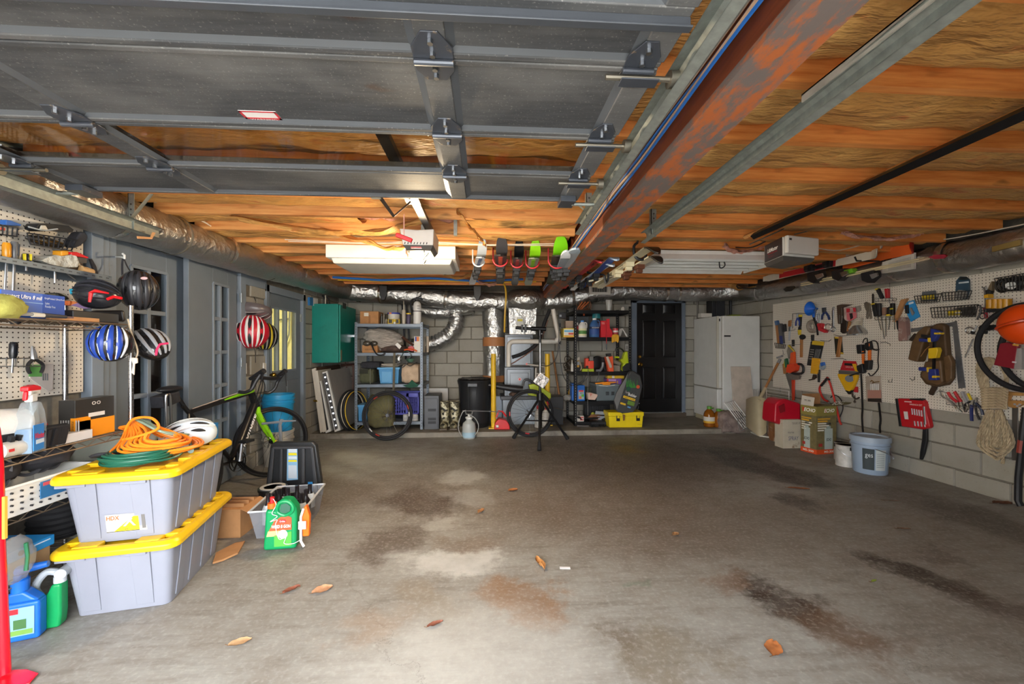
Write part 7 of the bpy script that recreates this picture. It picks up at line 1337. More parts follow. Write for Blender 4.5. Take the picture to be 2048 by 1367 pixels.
gp_=W('glove_pack','maroon pack of gloves clipped below the orange hard hat','blister pack','7c1626',z7(1042,1022,1105,812,1170,800,1282,830,1245,1062,1130,1040),.03,.15,bev=.006);wp(gp_,'white_print','b9aab0',z7(1195,985,1240,990,1236,1005,1192,1000),.003,.181);wp(gp_,'gold_print','b98a2c',z7(1200,815,1262,822,1258,840,1196,832),.003,.181);wp(gp_,'grey_side','8f8a88',z7(1255,860,1320,860,1320,1065,1245,1062),.03,.148);gp_.part('hang_loop','b9b4b0').torus(PR(.17)(z7(1148,790)[0]),.05,.008,(1,0,0),20,6,0,PI)
rp=T('rope_hank','thick hank of twisted cream rope hanging on the right wall','rope',lambda:mt('rope_fibre','a8977a',.9,v=.25,s=30,bump=.6,bs=90))
def strand(par,pts,r,d):       # laid rope: three yarns twisted around the strand axis
    q=spline([PR(d)(p) for p in pts],7);n_=len(q)
    for k in range(3):
        vs=[]
        for i,c in enumerate(q):
            tdir=(q[min(i+1,n_-1)]-q[max(i-1,0)]).normalized();a=tdir.orthogonal().normalized();b=tdir.cross(a);t=i*.9+2*PI*k/3
            vs.append(c+(a*math.cos(t)+b*math.sin(t))*r*.5)
        par.tube(vs,r*.55,5)
random.seed(5)
for k in range(6):
    xa,xb2,yb2=1668+34*k,1948-30*k,735-34*k+rn(-12,12)
    strand(rp.part('rope_strand'),z8(1748+6*k,330,(1748+xa)/2,430,xa,560,xa+8,640,(xa+xb2)/2-20,yb2-12,(xa+xb2)/2+30,yb2,xb2,640-6*k,xb2-4,540,(xb2+1840)/2,430,1850-6*k,330),.0125,.05+.02*((k*2) % 3))
for k in range(8):
    y=160+22*k;strand(rp.part('rope_strand'),z8(1690+2*k,y+8,1740,y-4,1820,y-6,1912-2*k,y+4),.014,.1)
for k in range(5):
    u=k/4;strand(rp.part('rope_strand'),z8(1700+45*u,160,1665+70*u,40,1670+90*u,-60+30*u,1760+30*u,-100+40*u,1850+40*u,-40,1900,60,1890,160),.014,.07+.012*(k % 2))
strand(rp.part('rope_strand'),z8(1850,690,1870,740,1868,782),.012,.07)
rd=W('socket_set_pack','bright red tool set pack with steel wrenches on the block wall','tool set',lambda:mt('red_pack','b01822',.35,v=.05),z8(1010,240,1035,235,1225,240,1250,262,1298,470,1285,485,1240,497,1050,470,1038,440),.05,.02,bev=.012)
wp(rd,'black_edge',BK_,z8(1006,236,1030,240,1062,470,1040,470),.054,.02);wp(rd,'white_print','d8c8c4',z8(1045,258,1105,262,1105,270,1045,266),.003,.07);wp(rd,'white_card','c9c4c0',z8(1038,345,1072,347,1080,412,1048,410),.003,.07);wp(rd,'black_top',BK_,z8(1130,236,1225,236,1240,255,1130,248),.054,.02);rd.part('lettering','!d8c8c4').text('WRENCH SET',PR(.071)(z8(1140,290)[0]),(0,-1,.05),(0,0,1),w=.12,h=.016)
for k in range(6):wp(rd,'wrench',ST,z8(1105+20*k,320+4*k,1112+20*k,320+4*k,1118+20*k,372+4*k,1110+20*k,372+4*k),.008,.07)
for k in range(4):wp(rd,'wrench',ST,z8(1125+28*k,425+3*k,1134+28*k,425+3*k,1140+28*k,468+3*k,1130+28*k,466+3*k),.008,.07)
wp(rd,'big_wrench',ST,z8(1205,305,1218,303,1230,455,1218,455),.01,.07)
pan=T('black_disc','black round blade with blue tag behind the red tool set','disc',BK_);pan.cyl(PR(.02)(z8(1240,245)[0]),PR(.03)(z8(1240,245)[0]),.17,n=28) if False else pan.trace(PR(.012),z8(1110,235,1150,213,1230,208,1320,235,1385,272,1300,285),.008);wp(pan,'blue_tag','3f8fc0',z8(1272,262,1300,264,1300,290,1272,288),.006,.022)
W('putty_knife','black-handled long tool hanging below the red tool set','tool',BK_,z8(1215,490,1250,490,1250,590,1225,700,1205,752,1188,745,1192,690,1210,580),.025,.03,bev=.006)
prk=T('pliers_rack','wire pliers rack at the lower edge of the pegboard','tool rack',lambda:mt('hook_wire','8a8a88',.3,.8));prk.tube([PR(.035)(z8(1395,268)[0]),PR(.035)(z8(1705,300)[0]),PR(.09)(z8(1700,318)[0]),PR(.09)(z8(1400,288)[0])],.003,5,True)
for pts,col,nm,lab,r in ((z8(1410,185,1440,230,1490,268),'b5232c','pliers','red-handled pliers, left pair in the pliers rack',.012),(z8(1465,180,1490,220,1520,266),'a81f28','pliers','red-handled pliers, right pair in the pliers rack',.012),(z8(1530,180,1545,220,1570,270),'8a8a8c','snips','grey-handled snips in the pliers rack',.014),(z8(1578,195,1592,225,1605,250),'c9b01e','pliers','yellow-handled pliers in the pliers rack',.01),(z8(1612,290,1606,350,1610,425),'232c5c','pliers','blue-handled pliers hanging lowest in the rack',.012),(z8(1640,270,1685,320,1702,375),'1f2740','pliers','dark blue pliers at the right end of the rack',.01),(z8(1560,350,1545,310,1570,275,1610,260),'1f1f22','pincers','black curved pincers in the pliers rack',.009),(z8(1640,290,1650,360,1675,415),'2b2b2e','pliers','black-handled pliers behind the dark blue pair',.009)):
    p_=WT(nm,lab,'pliers',col,pts,r,.08,3);e=pts[-1] if 'red' in lab or 'grey' in lab or 'yellow' in lab else pts[0];wt(p_,'jaws',ST,[e,(e[0]+3,e[1]+12 if 'red' in lab or 'grey' in lab or 'yellow' in lab else e[1]-10)],.008,.08)
sh=WT('garden_shears','steel wire-handled shears left of the red pliers','shears',ST,z8(1335,175,1370,180,1390,225,1440,280,1480,345),.006,.07,3);sh.ptube(PR(.07),z8(1345,170,1355,215,1400,240,1460,285,1530,352),.006,smooth=3)
hs=W('hand_saw','hand saw with carved wooden handle hanging below the tyre','saw',lambda:mt('saw_blade','6f6c68',.35,.7),z8(1950,305,2005,315,2000,757,1950,755),.005,.03);wp(hs,'handle',lambda:wood('saw_handle','9a6a34','b98a4c',(1,6,6)),z8(1918,175,2060,190,2060,215,1960,212,1950,250,2060,255,2060,290,1990,320,1940,305,1925,250),.03,.022,bev=.006)
for x,y in ((1970,285),(1992,300),(2012,288)):hs.part('rivet','4a3826').cyl(PR(.052)(z8(x,y)[0]),PR(.056)(z8(x,y)[0]),.008,n=10)
wb_=WT('pry_bar','tall black bar with red grip standing at the far right edge','bar',BK_,[(2052,815),(2042,905),(2037,955),(2036,1000),(2042,1012)],.022,.1,0,10);wt(wb_,'red_grip','8a3a30',[(2044,880),(2041,905)],.0235,.1,0,10)
# ================================================================ LEFT SIDE: wire shelving, totes, bicycle
YE=2.5
chrome=lambda:mt('shelf_chrome','b9b9bc',.22,1,v=.1);wire_=lambda:mt('shelf_wire','8f7f6c',.35,.7,v=.2)
xf,xb,yn=ony(262,700,YE).x,LW+.05,1.25
ZS=[1.395,.795,.545,.27]
ws=T('wire_shelving_unit','chrome wire shelving unit along the left pegboard','shelving',chrome)
for x,y in ((xf,YE),(xb,YE),(xf,yn),(xb,yn)):
    p=ws.part('post',chrome);p.cyl((x,y,.0),(x,y,1.505),.0125,n=14)
    g=p.part('grooves','55555a',kind='stuff');[g.cyl((x,y,.06+.025*k),(x,y,.062+.025*k),.0129,n=12) for k in range(57)]
for z in ZS:
    s=ws.part('shelf',wire_)
    for zz in (z,z-.032):s.tube([(xf,yn,zz),(xf,YE,zz),(xb,YE,zz),(xb,yn,zz)],.0035,5,True)
    for a,b,n_ in (((xf,yn),(xf,YE),24),((xf,YE),(xb,YE),6)):
        s.tube([V((a[0]+(b[0]-a[0])*k/n_,a[1]+(b[1]-a[1])*k/n_,z-(.032 if k % 2 else 0))) for k in range(n_+1)],.0025,4)
    w_=s.part('deck_wires',wire_,kind='stuff')
    for k in range(1,44):w_.tube([(xf,yn+(YE-yn)*k/44,z),(xb,yn+(YE-yn)*k/44,z)],.0018,4)
    for k in range(1,4):w_.tube([(xf+(xb-xf)*k/4,yn,z-.004),(xf+(xb-xf)*k/4,YE,z-.004)],.0025,4)
PQ=lambda d:PL(d)
def Q(nm,lab,cat,col,pts,t=.03,d=.03,bev=.003,group=None):
    n=T(nm,lab,cat,col,group,bev=bev);n.trace(PL(d),pts,t);return n
def qp(n,nm,col,pts,t=.01,d=.05,lab=None,bev=.002):return n.part(nm,col,lab,bev=bev).trace(PL(d),pts,t)
def qt(n,nm,col,pts,r,d=.05,sm=0):return n.part(nm,col).ptube(PL(d),pts,r,6,smooth=sm)
zA,zB,zC=zo(0,430,10.517),zo(0,540,9.765),zo(0,620,4.556)
# pegboard items
def wbask2(n,pts,dep,nx):
    a,b,c,e=pts;P0,P1=PL(.022),PL(.022+dep);L=lambda p,q,u:(p[0]+(q[0]-p[0])*u,p[1]+(q[1]-p[1])*u)
    n.tube([P0(a),P0(b),P1(b),P1(a)],.0035,5,True);n.tube([P0(e),P0(c),P1(c),P1(e)],.003,5,True)
    for i in range(nx+1):u=i/nx;n.tube([P1(L(a,b,u)),P1(L(e,c,u)),P0(L(e,c,u)),P0(L(a,b,u))],.003,5)
b1=T('wire_basket','black wire basket at the left edge of the photo over the metal ledge','wire basket',BLACK);wbask2(b1,zA(-150,180,375,260,355,450,-140,380),.1,5);Q('blue_box','blue packet lying in the wire basket at the left edge','packet','2459a0',zA(-100,90,0,105,240,195,220,225,0,215,-100,210),.05);b1.part('red_bead','c8402e').ball(PL(.1)(zA(60,290)[0]),.008)
b2=T('wire_basket','black wire basket heaped with sunglasses and brass bits','wire basket',BLACK);wbask2(b2,zA(570,375,1620,525,1500,750,640,610),.1,9)
gl_=T('sunglasses','black wrap-around goggles lying across the heaped wire basket','goggles',lambda:mt('goggle_black','1f2022',.3));gl_.trace(PL(.06),zA(510,240,560,180,700,165,980,190,1200,220,1310,300,1290,350,1230,365,980,320,850,320,620,340,520,300),.06);qp(gl_,'cream_bridge','b9b0a0',zA(820,290,850,215,920,215,970,300,960,315),.01,.122);qt(gl_,'grey_frame','a0a4a4',zA(600,245,800,300,960,320,1210,290),.004,.122)
Q('black_mask','black padded cup standing at the right of the heaped basket','pad',DARK,zA(1330,560,1480,350,1560,350,1640,440,1600,540,1470,650,1350,700),.06,.05,.01)
br_=T('brass_bits','tangle of brass and dark bits inside the heaped wire basket','bits','2e2a26')
br_.ball(PL(.07)(zA(960,560)[0]),(.03,.1,.025),16,8);[br_.part('brass_wire',lambda:mt('dull_brass','8a6a34',.4,.8)).ptube(PL(.1),zA(x,480+60*(x % 3),x+90,560,x+180,600-40*(x % 2)),.003) for x in (700,850,1000,1150)]
lg=T('metal_ledge','grey perforated metal ledge across the left pegboard','ledge',lambda:mt('ledge_grey','69737c',.45,.3),bev=.002)
y0,y1=.8,onx(196,552,LW+.06).y;zl_=onx(100,535,LW+.06).z
lg.ob((LW+.02,y0,zl_-.003),(LW+.14,y1,zl_));lg.ob((LW+.138,y0,zl_-.03),(LW+.141,y1,zl_));lg.ob((LW+.018,y0,zl_-.05),(LW+.022,y1,zl_));sl=lg.part('slots','3a4046',kind='stuff')
for k in range(30):sl.box((LW+.09,y1-.04-.045*k,zl_-.004),(.045,.012,.003));sl.box((LW+.1415,y1-.03-.045*k,zl_-.015),(.001,.018,.006))
def hang(nm,lab,col,hp,sh,shc=STEEL,r=.005,extra=None):
    a,b=PL(.1)(hp[0]),PL(.1)(hp[1]);n=T('screwdriver',lab,'screwdriver',lambda:mt('handle_'+col,col,.25,v=.15));n.tube([a,a.lerp(b,.15),a.lerp(b,.75),b],[.012,.016,.016,.011],12);n.part('blade',shc).tube([b,PL(.1)(sh)],r,8);return n
hang('s','amber-handled screwdriver hung through the metal ledge','d08a1a',zA(140,580,140,930),zB(95,400)[0])
n=hang('s','grey-handled nut driver hung through the metal ledge','5f5f60',zA(305,560,300,960),zB(255,410)[0],r=.006);n.part('black_clip',BLACK).tube([PL(.13)(p) for p in zA(400,610,385,850)],.004)
n=hang('s','stubby black and yellow screwdriver hung through the metal ledge','26262a',zA(550,810,555,1010),zA(555,1170)[0]);qp(n,'yellow_side','d3c01c',zA(470,810,505,810,510,950,475,945),.012,.11);qp(n,'yellow_side','d3c01c',zA(598,815,632,820,628,960,598,950),.012,.11)
n=hang('s','phillips screwdriver blade poking through the right of the metal ledge','3a3030',zB(1072,-60,1072,-30),zB(1075,250)[0])
q=T('hex_key','thin steel hex key slanting under the right of the metal ledge','hex key',STEEL);q.tube([PL(.1)(p) for p in zB(1250,20,1470,185)],.003)
Q('plastic_bag','crumpled clear plastic bag on the metal ledge','bag',lambda:mt('bag_clear','b5b5ae',.2,v=.3,s=16,bump=1,bs=25,bd=.03),zA(650,950,800,880,950,830,1130,860,1300,820,1420,850,1480,1000,1440,1095,1180,1100,1000,1070,780,1010),.05,.06)
ta=Q('tape_gun','yellow tape measure with grey top on the metal ledge','tape measure','dd961a',zA(1085,740,1250,730,1260,860,1095,860),.05,.05,.006);qp(ta,'grey_top','6a6a68',zA(1090,680,1230,690,1250,735,1085,740),.045,.05)
rb2=Q('drill_bit_case','red-lidded drill bit case tilted on the metal ledge','case','c4141e',zA(1260,770,1390,770,1640,880,1630,905,1390,865,1265,850),.06,.05);qp(rb2,'clear_front','4a4440',zA(1400,870,1640,905,1640,1010,1470,1000),.05,.05)
for i,(x0,x1,lab) in enumerate(((1680,1790,'pale wooden roller, left one at the end of the metal ledge'),(1780,1920,'pale wooden roller, right one at the end of the metal ledge'))):o=T('wood_roller',lab,'roller','c09a6a');o.tube([PL(.1)(p) for p in zA(x0,1130+30*i,x1,1175+30*i)],.022,14)
Q('dark_rag','dark folded leather behind the wooden rollers','leather','2a1d18',zA(1250,1110,1500,1050,1700,1080,1700,1180,1400,1140),.03,.06)
st=Q('helmet_strap','black strap buckle hanging at the edge of the left pegboard','strap',DARK,zA(1850,920,1900,920,1990,1080,2030,1240,1960,1250,1900,1060),.012,.06)
rk=T('screwdriver_rack','chrome wire tool rack under the top wire shelf','tool rack',STEEL);rk.tube([PL(d)(p) for p,d in zip(zC(-100,440,380,437,380,510,-100,512),(.02,.02,.09,.09))],.003,5,True);[rk.tube([PL(.02)(zC(x,440)[0]),PL(.09)(zC(x-2,510)[0])],.0025,4) for x in (60,145,220,300)]
n=hang('s','black-handled screwdriver in the chrome wire rack','16181c',zC(125,290,118,440),zC(110,570)[0],r=.004)
pl_=T('long_nose_pliers','long-nose pliers with black grips in the chrome wire rack','pliers',BLACK);P=PL(.08);pl_.tube(spline([P(p) for p in zC(305,445,260,490,255,540,275,575)],4),.008);pl_.tube(spline([P(p) for p in zC(320,445,385,490,390,530,375,568)],4),.008);pl_.part('jaws',STEEL).tube([P(p) for p in zC(312,445,305,390,295,325)],[.014,.012,.004],8)
gp=Q('blade_pack','green and white carded blades hanging behind the long-nose pliers','blister pack','b9b0a8',zC(260,500,478,490,470,720,430,745,258,620),.008,.03);qp(gp,'green_card','5f9a52',zC(262,495,385,495,378,605,258,605),.003,.038);[qp(gp,'blade','5a5a5c',zC(x,575,x+9,575,x+9,640,x,640),.003,.038) for x in (385,405,425)]
# helmets
def helmet(nm,lab,c,r,axis_up,fwd,shell,accent=None,accent2=None,nv=5,strap=None):
    h=T(nm,lab,'helmet',shell);up,f=V(axis_up).normalized(),V(fwd);f=(f-up*f.dot(up)).normalized();sd=up.cross(f);c=V(c);r=V(r)
    S=lambda a,b,k=1:c+f*(math.cos(a)*math.cos(b)*r.x*k)+sd*(math.sin(a)*math.cos(b)*r.y*k)+up*(math.sin(b)*r.z*k)
    h.grid(lambda u,v:S(2*PI*u,-.35+(PI/2+.34)*v),32,12,True);h.ang=60
    iv=h.part('inner_foam','1c1c1f');iv.grid(lambda u,v:S(2*PI*u,-.35+(PI/2+.3)*v,.9),24,8,True)
    for k in range(nv):      # vents: dark recesses between ribs running front to back
        t=(k-(nv-1)/2)/(nv/2)*1.0
        for a0,a1 in ((-.9,-.2),(.1,.85)):
            vn=h.part('vent',BLACK);pts=[]
            def G(u,v,t=t,a0=a0,a1=a1):
                y=t+.2*(v-.5)*math.sin(PI*(.08+.84*u));x=a0+(a1-a0)*u;p=V((math.sin(x)*math.cos(y),math.sin(y),math.cos(x)*math.cos(y)))
                return c+(f*p.x*r.x+sd*p.y*r.y+up*p.z*r.z)*1.012
            vn.grid(G,8,3)
        for ac,off,kr in ((accent,.17,1),(accent2,-.17,.55)):
            if ac:
                rb=h.part('rib',ac);y=t+off;rb.tube([c+(f*math.sin(x)*math.cos(y*(1-.3*x*x))*r.x+sd*math.sin(y*(1-.3*x*x))*r.y+up*math.cos(x)*math.cos(y*(1-.3*x*x))*r.z)*1.012 for x in [-1.2+.2*j for j in range(13)]],[.002+.011*kr*math.sin(PI*(j+.6)/13.2)**.7*(1+.3*nz(j*.6,t*5,off*9)) for j in range(13)],6,flat=.35)
    if strap:h.part('strap',DARK).tube(spline([V(p) for p in strap],4),.006,5,flat=.4)
    return h
bk=lambda:mt('helmet_black','161618',.22,v=.1,coat=.5);cam_=lambda p,k:V(p)
q=ony(277,580,2.62);helmet('bicycle_helmet','glossy black bicycle helmet hanging by its strap on the French door',q,(.12,.1,.085),(.45,-.85,-.1),(0,0,-1),bk,'2c2c30',None,5,[ony(245,560,2.7),ony(244,530,2.75),ony(247,517,2.75),ony(256,535,2.75),ony(268,552,2.7)]).part('red_badge','c9a0a0').ball(ony(288,556,2.5),(.02,.006,.009),10,6)
hk=T('coat_hook','white coat hook on the French door above the black helmet','hook','c9c9c6');hk.tube([ony(228,513.5,2.9),ony(244,514,2.75),ony(249,516,2.72),ony(249,510,2.72),ony(245,507,2.72)],.006)
q=ony(222,686,2.36);helmet('bicycle_helmet','blue, white and black bicycle helmet hanging under the top wire shelf',q,(.1,.095,.09),(.4,-.9,.1),(0,0,1),bk,'1f3f94','c6cbd2',5)
q=ony(196,590,2.42);h_=helmet('bicycle_helmet','black helmet with red trim on the top wire shelf',q,(.1,.085,.08),(.3,-.6,.6),(-.9,-.3,.1),lambda:mt('helmet_grey_black','242428',.25),'38383e',None,5);h_.part('red_trim',lambda:mt('red_gloss','c41a20',.25)).tube([ony(x,y,2.3) for x,y in ((179,604),(182,585),(190,581),(217,586))],[.006,.009,.009,.004],6);h_.part('red_trim',lambda:mt('red_gloss','c41a20',.25)).tube([ony(x,y,2.3) for x,y in ((215,598),(228,593),(243,596))],.008,6)
q=ony(302,688,2.62);helmet('bicycle_helmet','black and silver helmet with pink edge hanging by the chrome post',q,(.115,.09,.07),(.5,-.5,.6),(.7,-.3,-.4),bk,'8f949c',None,4).part('pink_edge','d22a58').tube([ony(312,710,2.5),ony(314,698,2.5),ony(320,688,2.5),ony(336,686,2.5)],.006)
tg=T('luggage_tag','white plastic tag on a cord hung from the chrome post','tag','c9bfb0',bev=.003);tg.trace(PB(2.42),zC(1200,445,1210,430,1260,435,1262,480,1235,490,1230,590,1205,570,1218,490),.008);tg.part('cord','b9a890').ptube(PB(2.44),zC(1165,80,1195,200,1235,300,1255,380,1240,432),.004,5,smooth=3)
q=ony(503,663,4.35);helmet('bicycle_helmet','red, white and black helmet hanging between the doors',q,(.17,.16,.13),(.35,-.93,.1),(0,0,1),lambda:mt('helmet_red','b0182a',.3),'d6d6d6','d6d6d6',3,[ony(505,690,4.3),ony(510,702,4.3),ony(511,725,4.3)])
q=ony(503,620,4.45);helmet('bicycle_helmet','grey and dark red helmet hanging above the red and white one',q,(.2,.15,.1),(-.05,-.3,-.95),(1,0,0),lambda:mt('helmet_grey','5a5254',.3),'c9c9c9','8c1c28',3,[ony(488,605,4.5),ony(492,570,4.55),ony(496,570,4.55),ony(512,602,4.5)])
q=ony(528,672,4.6);helmet('bicycle_helmet','dark helmet with yellow marks half hidden behind the red and white one',q,(.15,.14,.1),(.5,-.8,.1),(0,0,1),bk,'b9a82a','9a9a9c',3)
# top wire shelf
z=1.399
def rect_l(n,X,x0,y0,x1,y1,dep,zb):     # box lying along the left wall, its face towards the room
    a,b=onx(x0,y0,X),onx(x1,y1,X);return n.ob((X-dep,a.y,zb),(X,b.y,max(a.z,b.z)))
Xs=xf-.02
gb_=T('glove_box','blue box of nitrile gloves on the top wire shelf','box',lambda:mt('glove_blue','1f55b0',.4),bev=.002);a,b=onx(2,592,Xs),onx(130,605,Xs);gb_.ob((Xs-.12,a.y,z),(Xs,b.y,z+.115))
ym=a.y+(b.y-a.y)*.62;e_=gb_.part('end_panel','!24499a');e_.ob((Xs,ym,z+.002),(Xs+.001,b.y-.002,z+.113));up=V((0,0,1))
gb_.part('lettering','!dfe6ee').text('GripProtect Ultra 8 mil',V((Xs+.002,(ym+b.y)/2,z+.095)),(0,1,0),up,w=(b.y-ym)*.9,h=.011);gb_.part('lettering','!e8edf2').text('protect Ultra 8 mil',V((Xs+.002,(a.y+ym)/2,z+.09)),(0,1,0),up,w=(ym-a.y)*.94,h=.024,shear=.2,bold=.02);gb_.part('lettering','!c9d6e6').text('Latex\nPowder Free',V((Xs+.002,(ym+b.y)/2-.02,z+.066)),(0,1,0),up,w=(b.y-ym)*.45,h=.026);gb_.part('pale_stripe','!8fb4dc').ob((Xs,a.y,z+.068),(Xs+.0015,ym,z+.071))
gg=T('work_glove','yellow-green work glove at the left end of the top wire shelf','glove',lambda:cloth('a3a050'));gg.ball(onx(3,612,Xs+.03),(.05,.09,.05),18,12,lambda p:1+.2*nz(p.x*3,p.y*3,p.z*3))
for i,(x,col,lab) in enumerate(((40,'8f8f8c','silver tool bits heaped in front of the blue glove box'),(88,'c9c2b4','white and red spark plug lying in front of the blue glove box'),(110,'35363a','black socket bit lying in front of the blue glove box'))):
    o=T('tool_bit',lab,'tool',col);q=onx(x,622,Xs+.035);o.tube([V((q.x,q.y-.05,z+.014)),V((q.x,q.y+.05,z+.014))],[.011,.008],10);o.part('tip',STEEL).tube([V((q.x,q.y+.05,z+.014)),V((q.x,q.y+.085,z+.014))],.004)
T('black_socket','black plastic nozzle poking down through the top wire shelf','nozzle',BLACK).tube([PL(.2)(p) for p in zB(290,930,300,1000,320,1085)],[.022,.02,.014],12)
op_=T('orange_pouch','orange packet with purple wrapper behind the black helmet','packet','c4622c',bev=.006);op_.trace(PB(2.42),zB(1260,600,1440,605,1420,700,1290,690),.02);op_.part('flap','d0743c').trace(PB(2.41),zB(1430,700,1450,605,1590,660),.01);op_.part('purple_wrap',lambda:mt('purple_wrap','8a6f9a',.25,v=.3)).trace(PB(2.4),zB(1450,690,1680,620,1900,670,1880,740,1700,760),.02)
T('camo_pouch','dark camouflage pouch behind the blue glove box','pouch',camo,bev=.006).trace(PB(2.47),zB(965,540,1060,460,1290,460,1370,560,1280,590,1150,570),.05)
T('black_box','flat black box on the far end of the top wire shelf','box',BLACK,bev=.006).ob((xb+.02,2.2,z),(xf-.03,2.46,z+.055));T('cardboard_sheet','brown cardboard sheet on the edge of the top wire shelf','cardboard',CARD).ob((xf-.06,2.06,z),(xf+.005,2.3,z+.018))
tr_=T('black_tray','black tray leaning on the door behind the chrome post','tray','26211f',bev=.01);tr_.trace(PB(2.56),zo(0,380,4.556)(845,1100,900,1095,1140,1095,1155,1180,1150,1200,845,1185),.02)
T('teal_clip','teal clip beside the black helmet','clip','1f8fa8').trace(PB(2.45),zB(1420,380,1500,360,1510,420,1440,480),.02)
# middle wire shelf
z=.799
pt=T('paper_towel_roll','white paper towel roll lying on the middle wire shelf','paper towel',lambda:mt('paper_towel','d9d6d0',.9,v=.03,bump=.3,bs=80));A_=V((xf-.09,1.72,z+.155));B_=V((xf-.06,2.02,z+.125));d_=(B_-A_).normalized();pt.lathe(A_,[(.02,0),(.066,0),(.067,.28),(.022,.28),(.02,.2)],28,d_);pt.part('core','9a7a5a').lathe(A_,[(.0225,.0),(.0225,.281),(.019,.281)],20,d_)
wx=T('window_cleaner','blue window-cleaner spray bottle with red trigger on the middle wire shelf','spray bottle',lambda:mt('clear_bottle','c9d2d6',.08,tr=.5,alpha=.55));fw=V((xf-.005,onx(74,800,xf).y-.02,z));R_=fr(fw,PI/2+.35)
wx.M=R_;wx.prism([(-.055,-.03,.0),(.05,-.03,.0),(.055,-.03,.12),(.04,-.03,.18),(.014,-.03,.225),(-.014,-.03,.225),(-.045,-.03,.17),(-.055,-.03,.12)],(0,.06,0));wx.bev=.008
lq=wx.part('blue_liquid',lambda:mt('window_blue','1f86c4',.15,tr=.3));lq.ob((-.05,-.027,.004),(.046,.027,.11));la=wx.part('label','!2a7fd0');la.ob((-.05,-.033,.012),(.022,-.0305,.125));la.part('white_swoosh','!c4dcf0').ob((-.035,-.034,.04),(.02,-.0328,.058))
lt_=la.part('lettering','!d81f2c');lt_.text('Windex',(-.014,-.0345,.076),(1,0,0),(0,.05,1),w=.066,h=.026,shear=.2,bold=.02)
tg_=wx.part('trigger_head','d9d9d6',bev=.005);tg_.ob((-.02,-.014,.225),(.02,.014,.275));tg_.ob((-.03,-.014,.255),(.04,.014,.28));rd_=wx.part('red_trigger',lambda:mt('trigger_red','d8141e',.3),bev=.005);rd_.prism([(-.045,-.015,.275),(.042,-.015,.272),(.045,-.015,.29),(.0,-.015,.302),(-.045,-.015,.295)],(0,.03,0));rd_.prism([(-.04,-.008,.275),(-.028,-.008,.275),(-.034,-.008,.235),(-.046,-.008,.235)],(0,.016,0));wx.part('dip_tube','a9b4b8').tube([(0,0,.225),(.02,0,.12)],.004)
cn=T('spray_can','pale spray can lying on its side in front of the window cleaner','spray can',lambda:mt('can_white_print','bdb9b0',.4,v=.12,s=22));a,b=onx(0,852,xf+.0),onx(66,853,xf+.0);cn.cyl((xf-.005,a.y,z+.034),(xf-.005,b.y-.02,z+.034),.033,n=22);cn.part('can_base',lambda:mt('can_base','a8a89c',.3,.6)).lathe((xf-.005,b.y-.02,z+.034),[(.034,0),(.034,.006),(.029,.004),(.02,-.008)],22,(0,1,0));cn.part('red_mark','!c23030').box((xf+.0285,b.y-.11,z+.034),(.002,.02,.012))
rb3=T('tool_carton','grey carton with red end behind the lying spray can','carton','4a4644',bev=.003);a,b=onx(3,810,xf-.06),onx(52,815,xf-.06);rb3.ob((xf-.2,a.y,z),(xf-.065,b.y,z+.1));rb3.part('red_panel','!c22430').ob((xf-.0655,a.y,z+.02),(xf-.063,a.y+.1,z+.098));rb3.part('white_number','!d9d6d2').text('12',V((xf-.062,b.y-.03,z+.06)),(0,1,0),up,w=.03,h=.035)
bt=T('hiking_boot','black hiking boot lying on its side on the middle wire shelf','boot',DARK);q=V((xf-.08,2.03,z+.058));bt.ball(q,(.075,.13,.055),22,14,lambda p:1+.12*nz(p.x*3,p.y*3,p.z*3));so=bt.part('sole',RUBBER,bev=.006);so.box(q+V((.055,-.02,-.005)),(.03,.26,.1),(0,.25,-.15));[so.part('lug',RUBBER).box(q+V((.075+.0*k,-.13+.03*k,-.01)),(.02,.014,.085),(0,.25,-.15)) for k in range(8)];bt.part('red_lining',lambda:cloth('a82a30')).ball(q+V((.0,.06,.045)),(.03,.03,.012),10,6)
ob=T('drill_box','black and orange tool box on the far end of the middle wire shelf','box','2c2a28',bev=.002);a=ony(166,783,2.26);ob.ob((a.x-.08,2.22,z),(xf-.04,2.44,z+.2));ob.part('orange_corner','e08a14').ob((xf-.06,2.218,z),(xf-.038,2.3,z+.11));ob.part('orange_band','!e08a14').ob((xf-.0402,2.22,z),(xf-.038,2.44,z+.09));ob.part('white_icons','!cfcac4').text('oo',V((xf-.037,2.33,z+.175)),(0,1,0),up,w=.05,h=.018);ob.part('barcode','!cfcac4').ob((xf-.0402,2.29,z+.105),(xf-.0375,2.38,z+.125))
[ob.part('bit_print','!a9a4a0').ob((a.x-.07+.012*k,2.2185,z+.03),(a.x-.065+.012*k,2.2205,z+.1)) for k in range(8)];ob.part('lettering','!1f1c1a').text('Continental',V((xf-.05,2.2165,z+.055)),(0,0,1),(-1,0,0),w=.08,h=.016)
gx=T('bulb_carton','small white carton with green end in front of the black and orange box','carton','c4c4c2',bev=.002);gx.ob((xf-.09,2.1,z),(xf-.01,2.28,z+.045));gx.part('green_end','!a4cf1a').ob((xf-.091,2.0985,z+.001),(xf-.045,2.1005,z+.044));rr_=T('red_wrapper','red and clear wrapper beside the white carton','wrapper','c8444a',bev=.004);rr_.box((xf-.03,2.04,z+.03),(.04,.03,.055),(.3,0,.3))
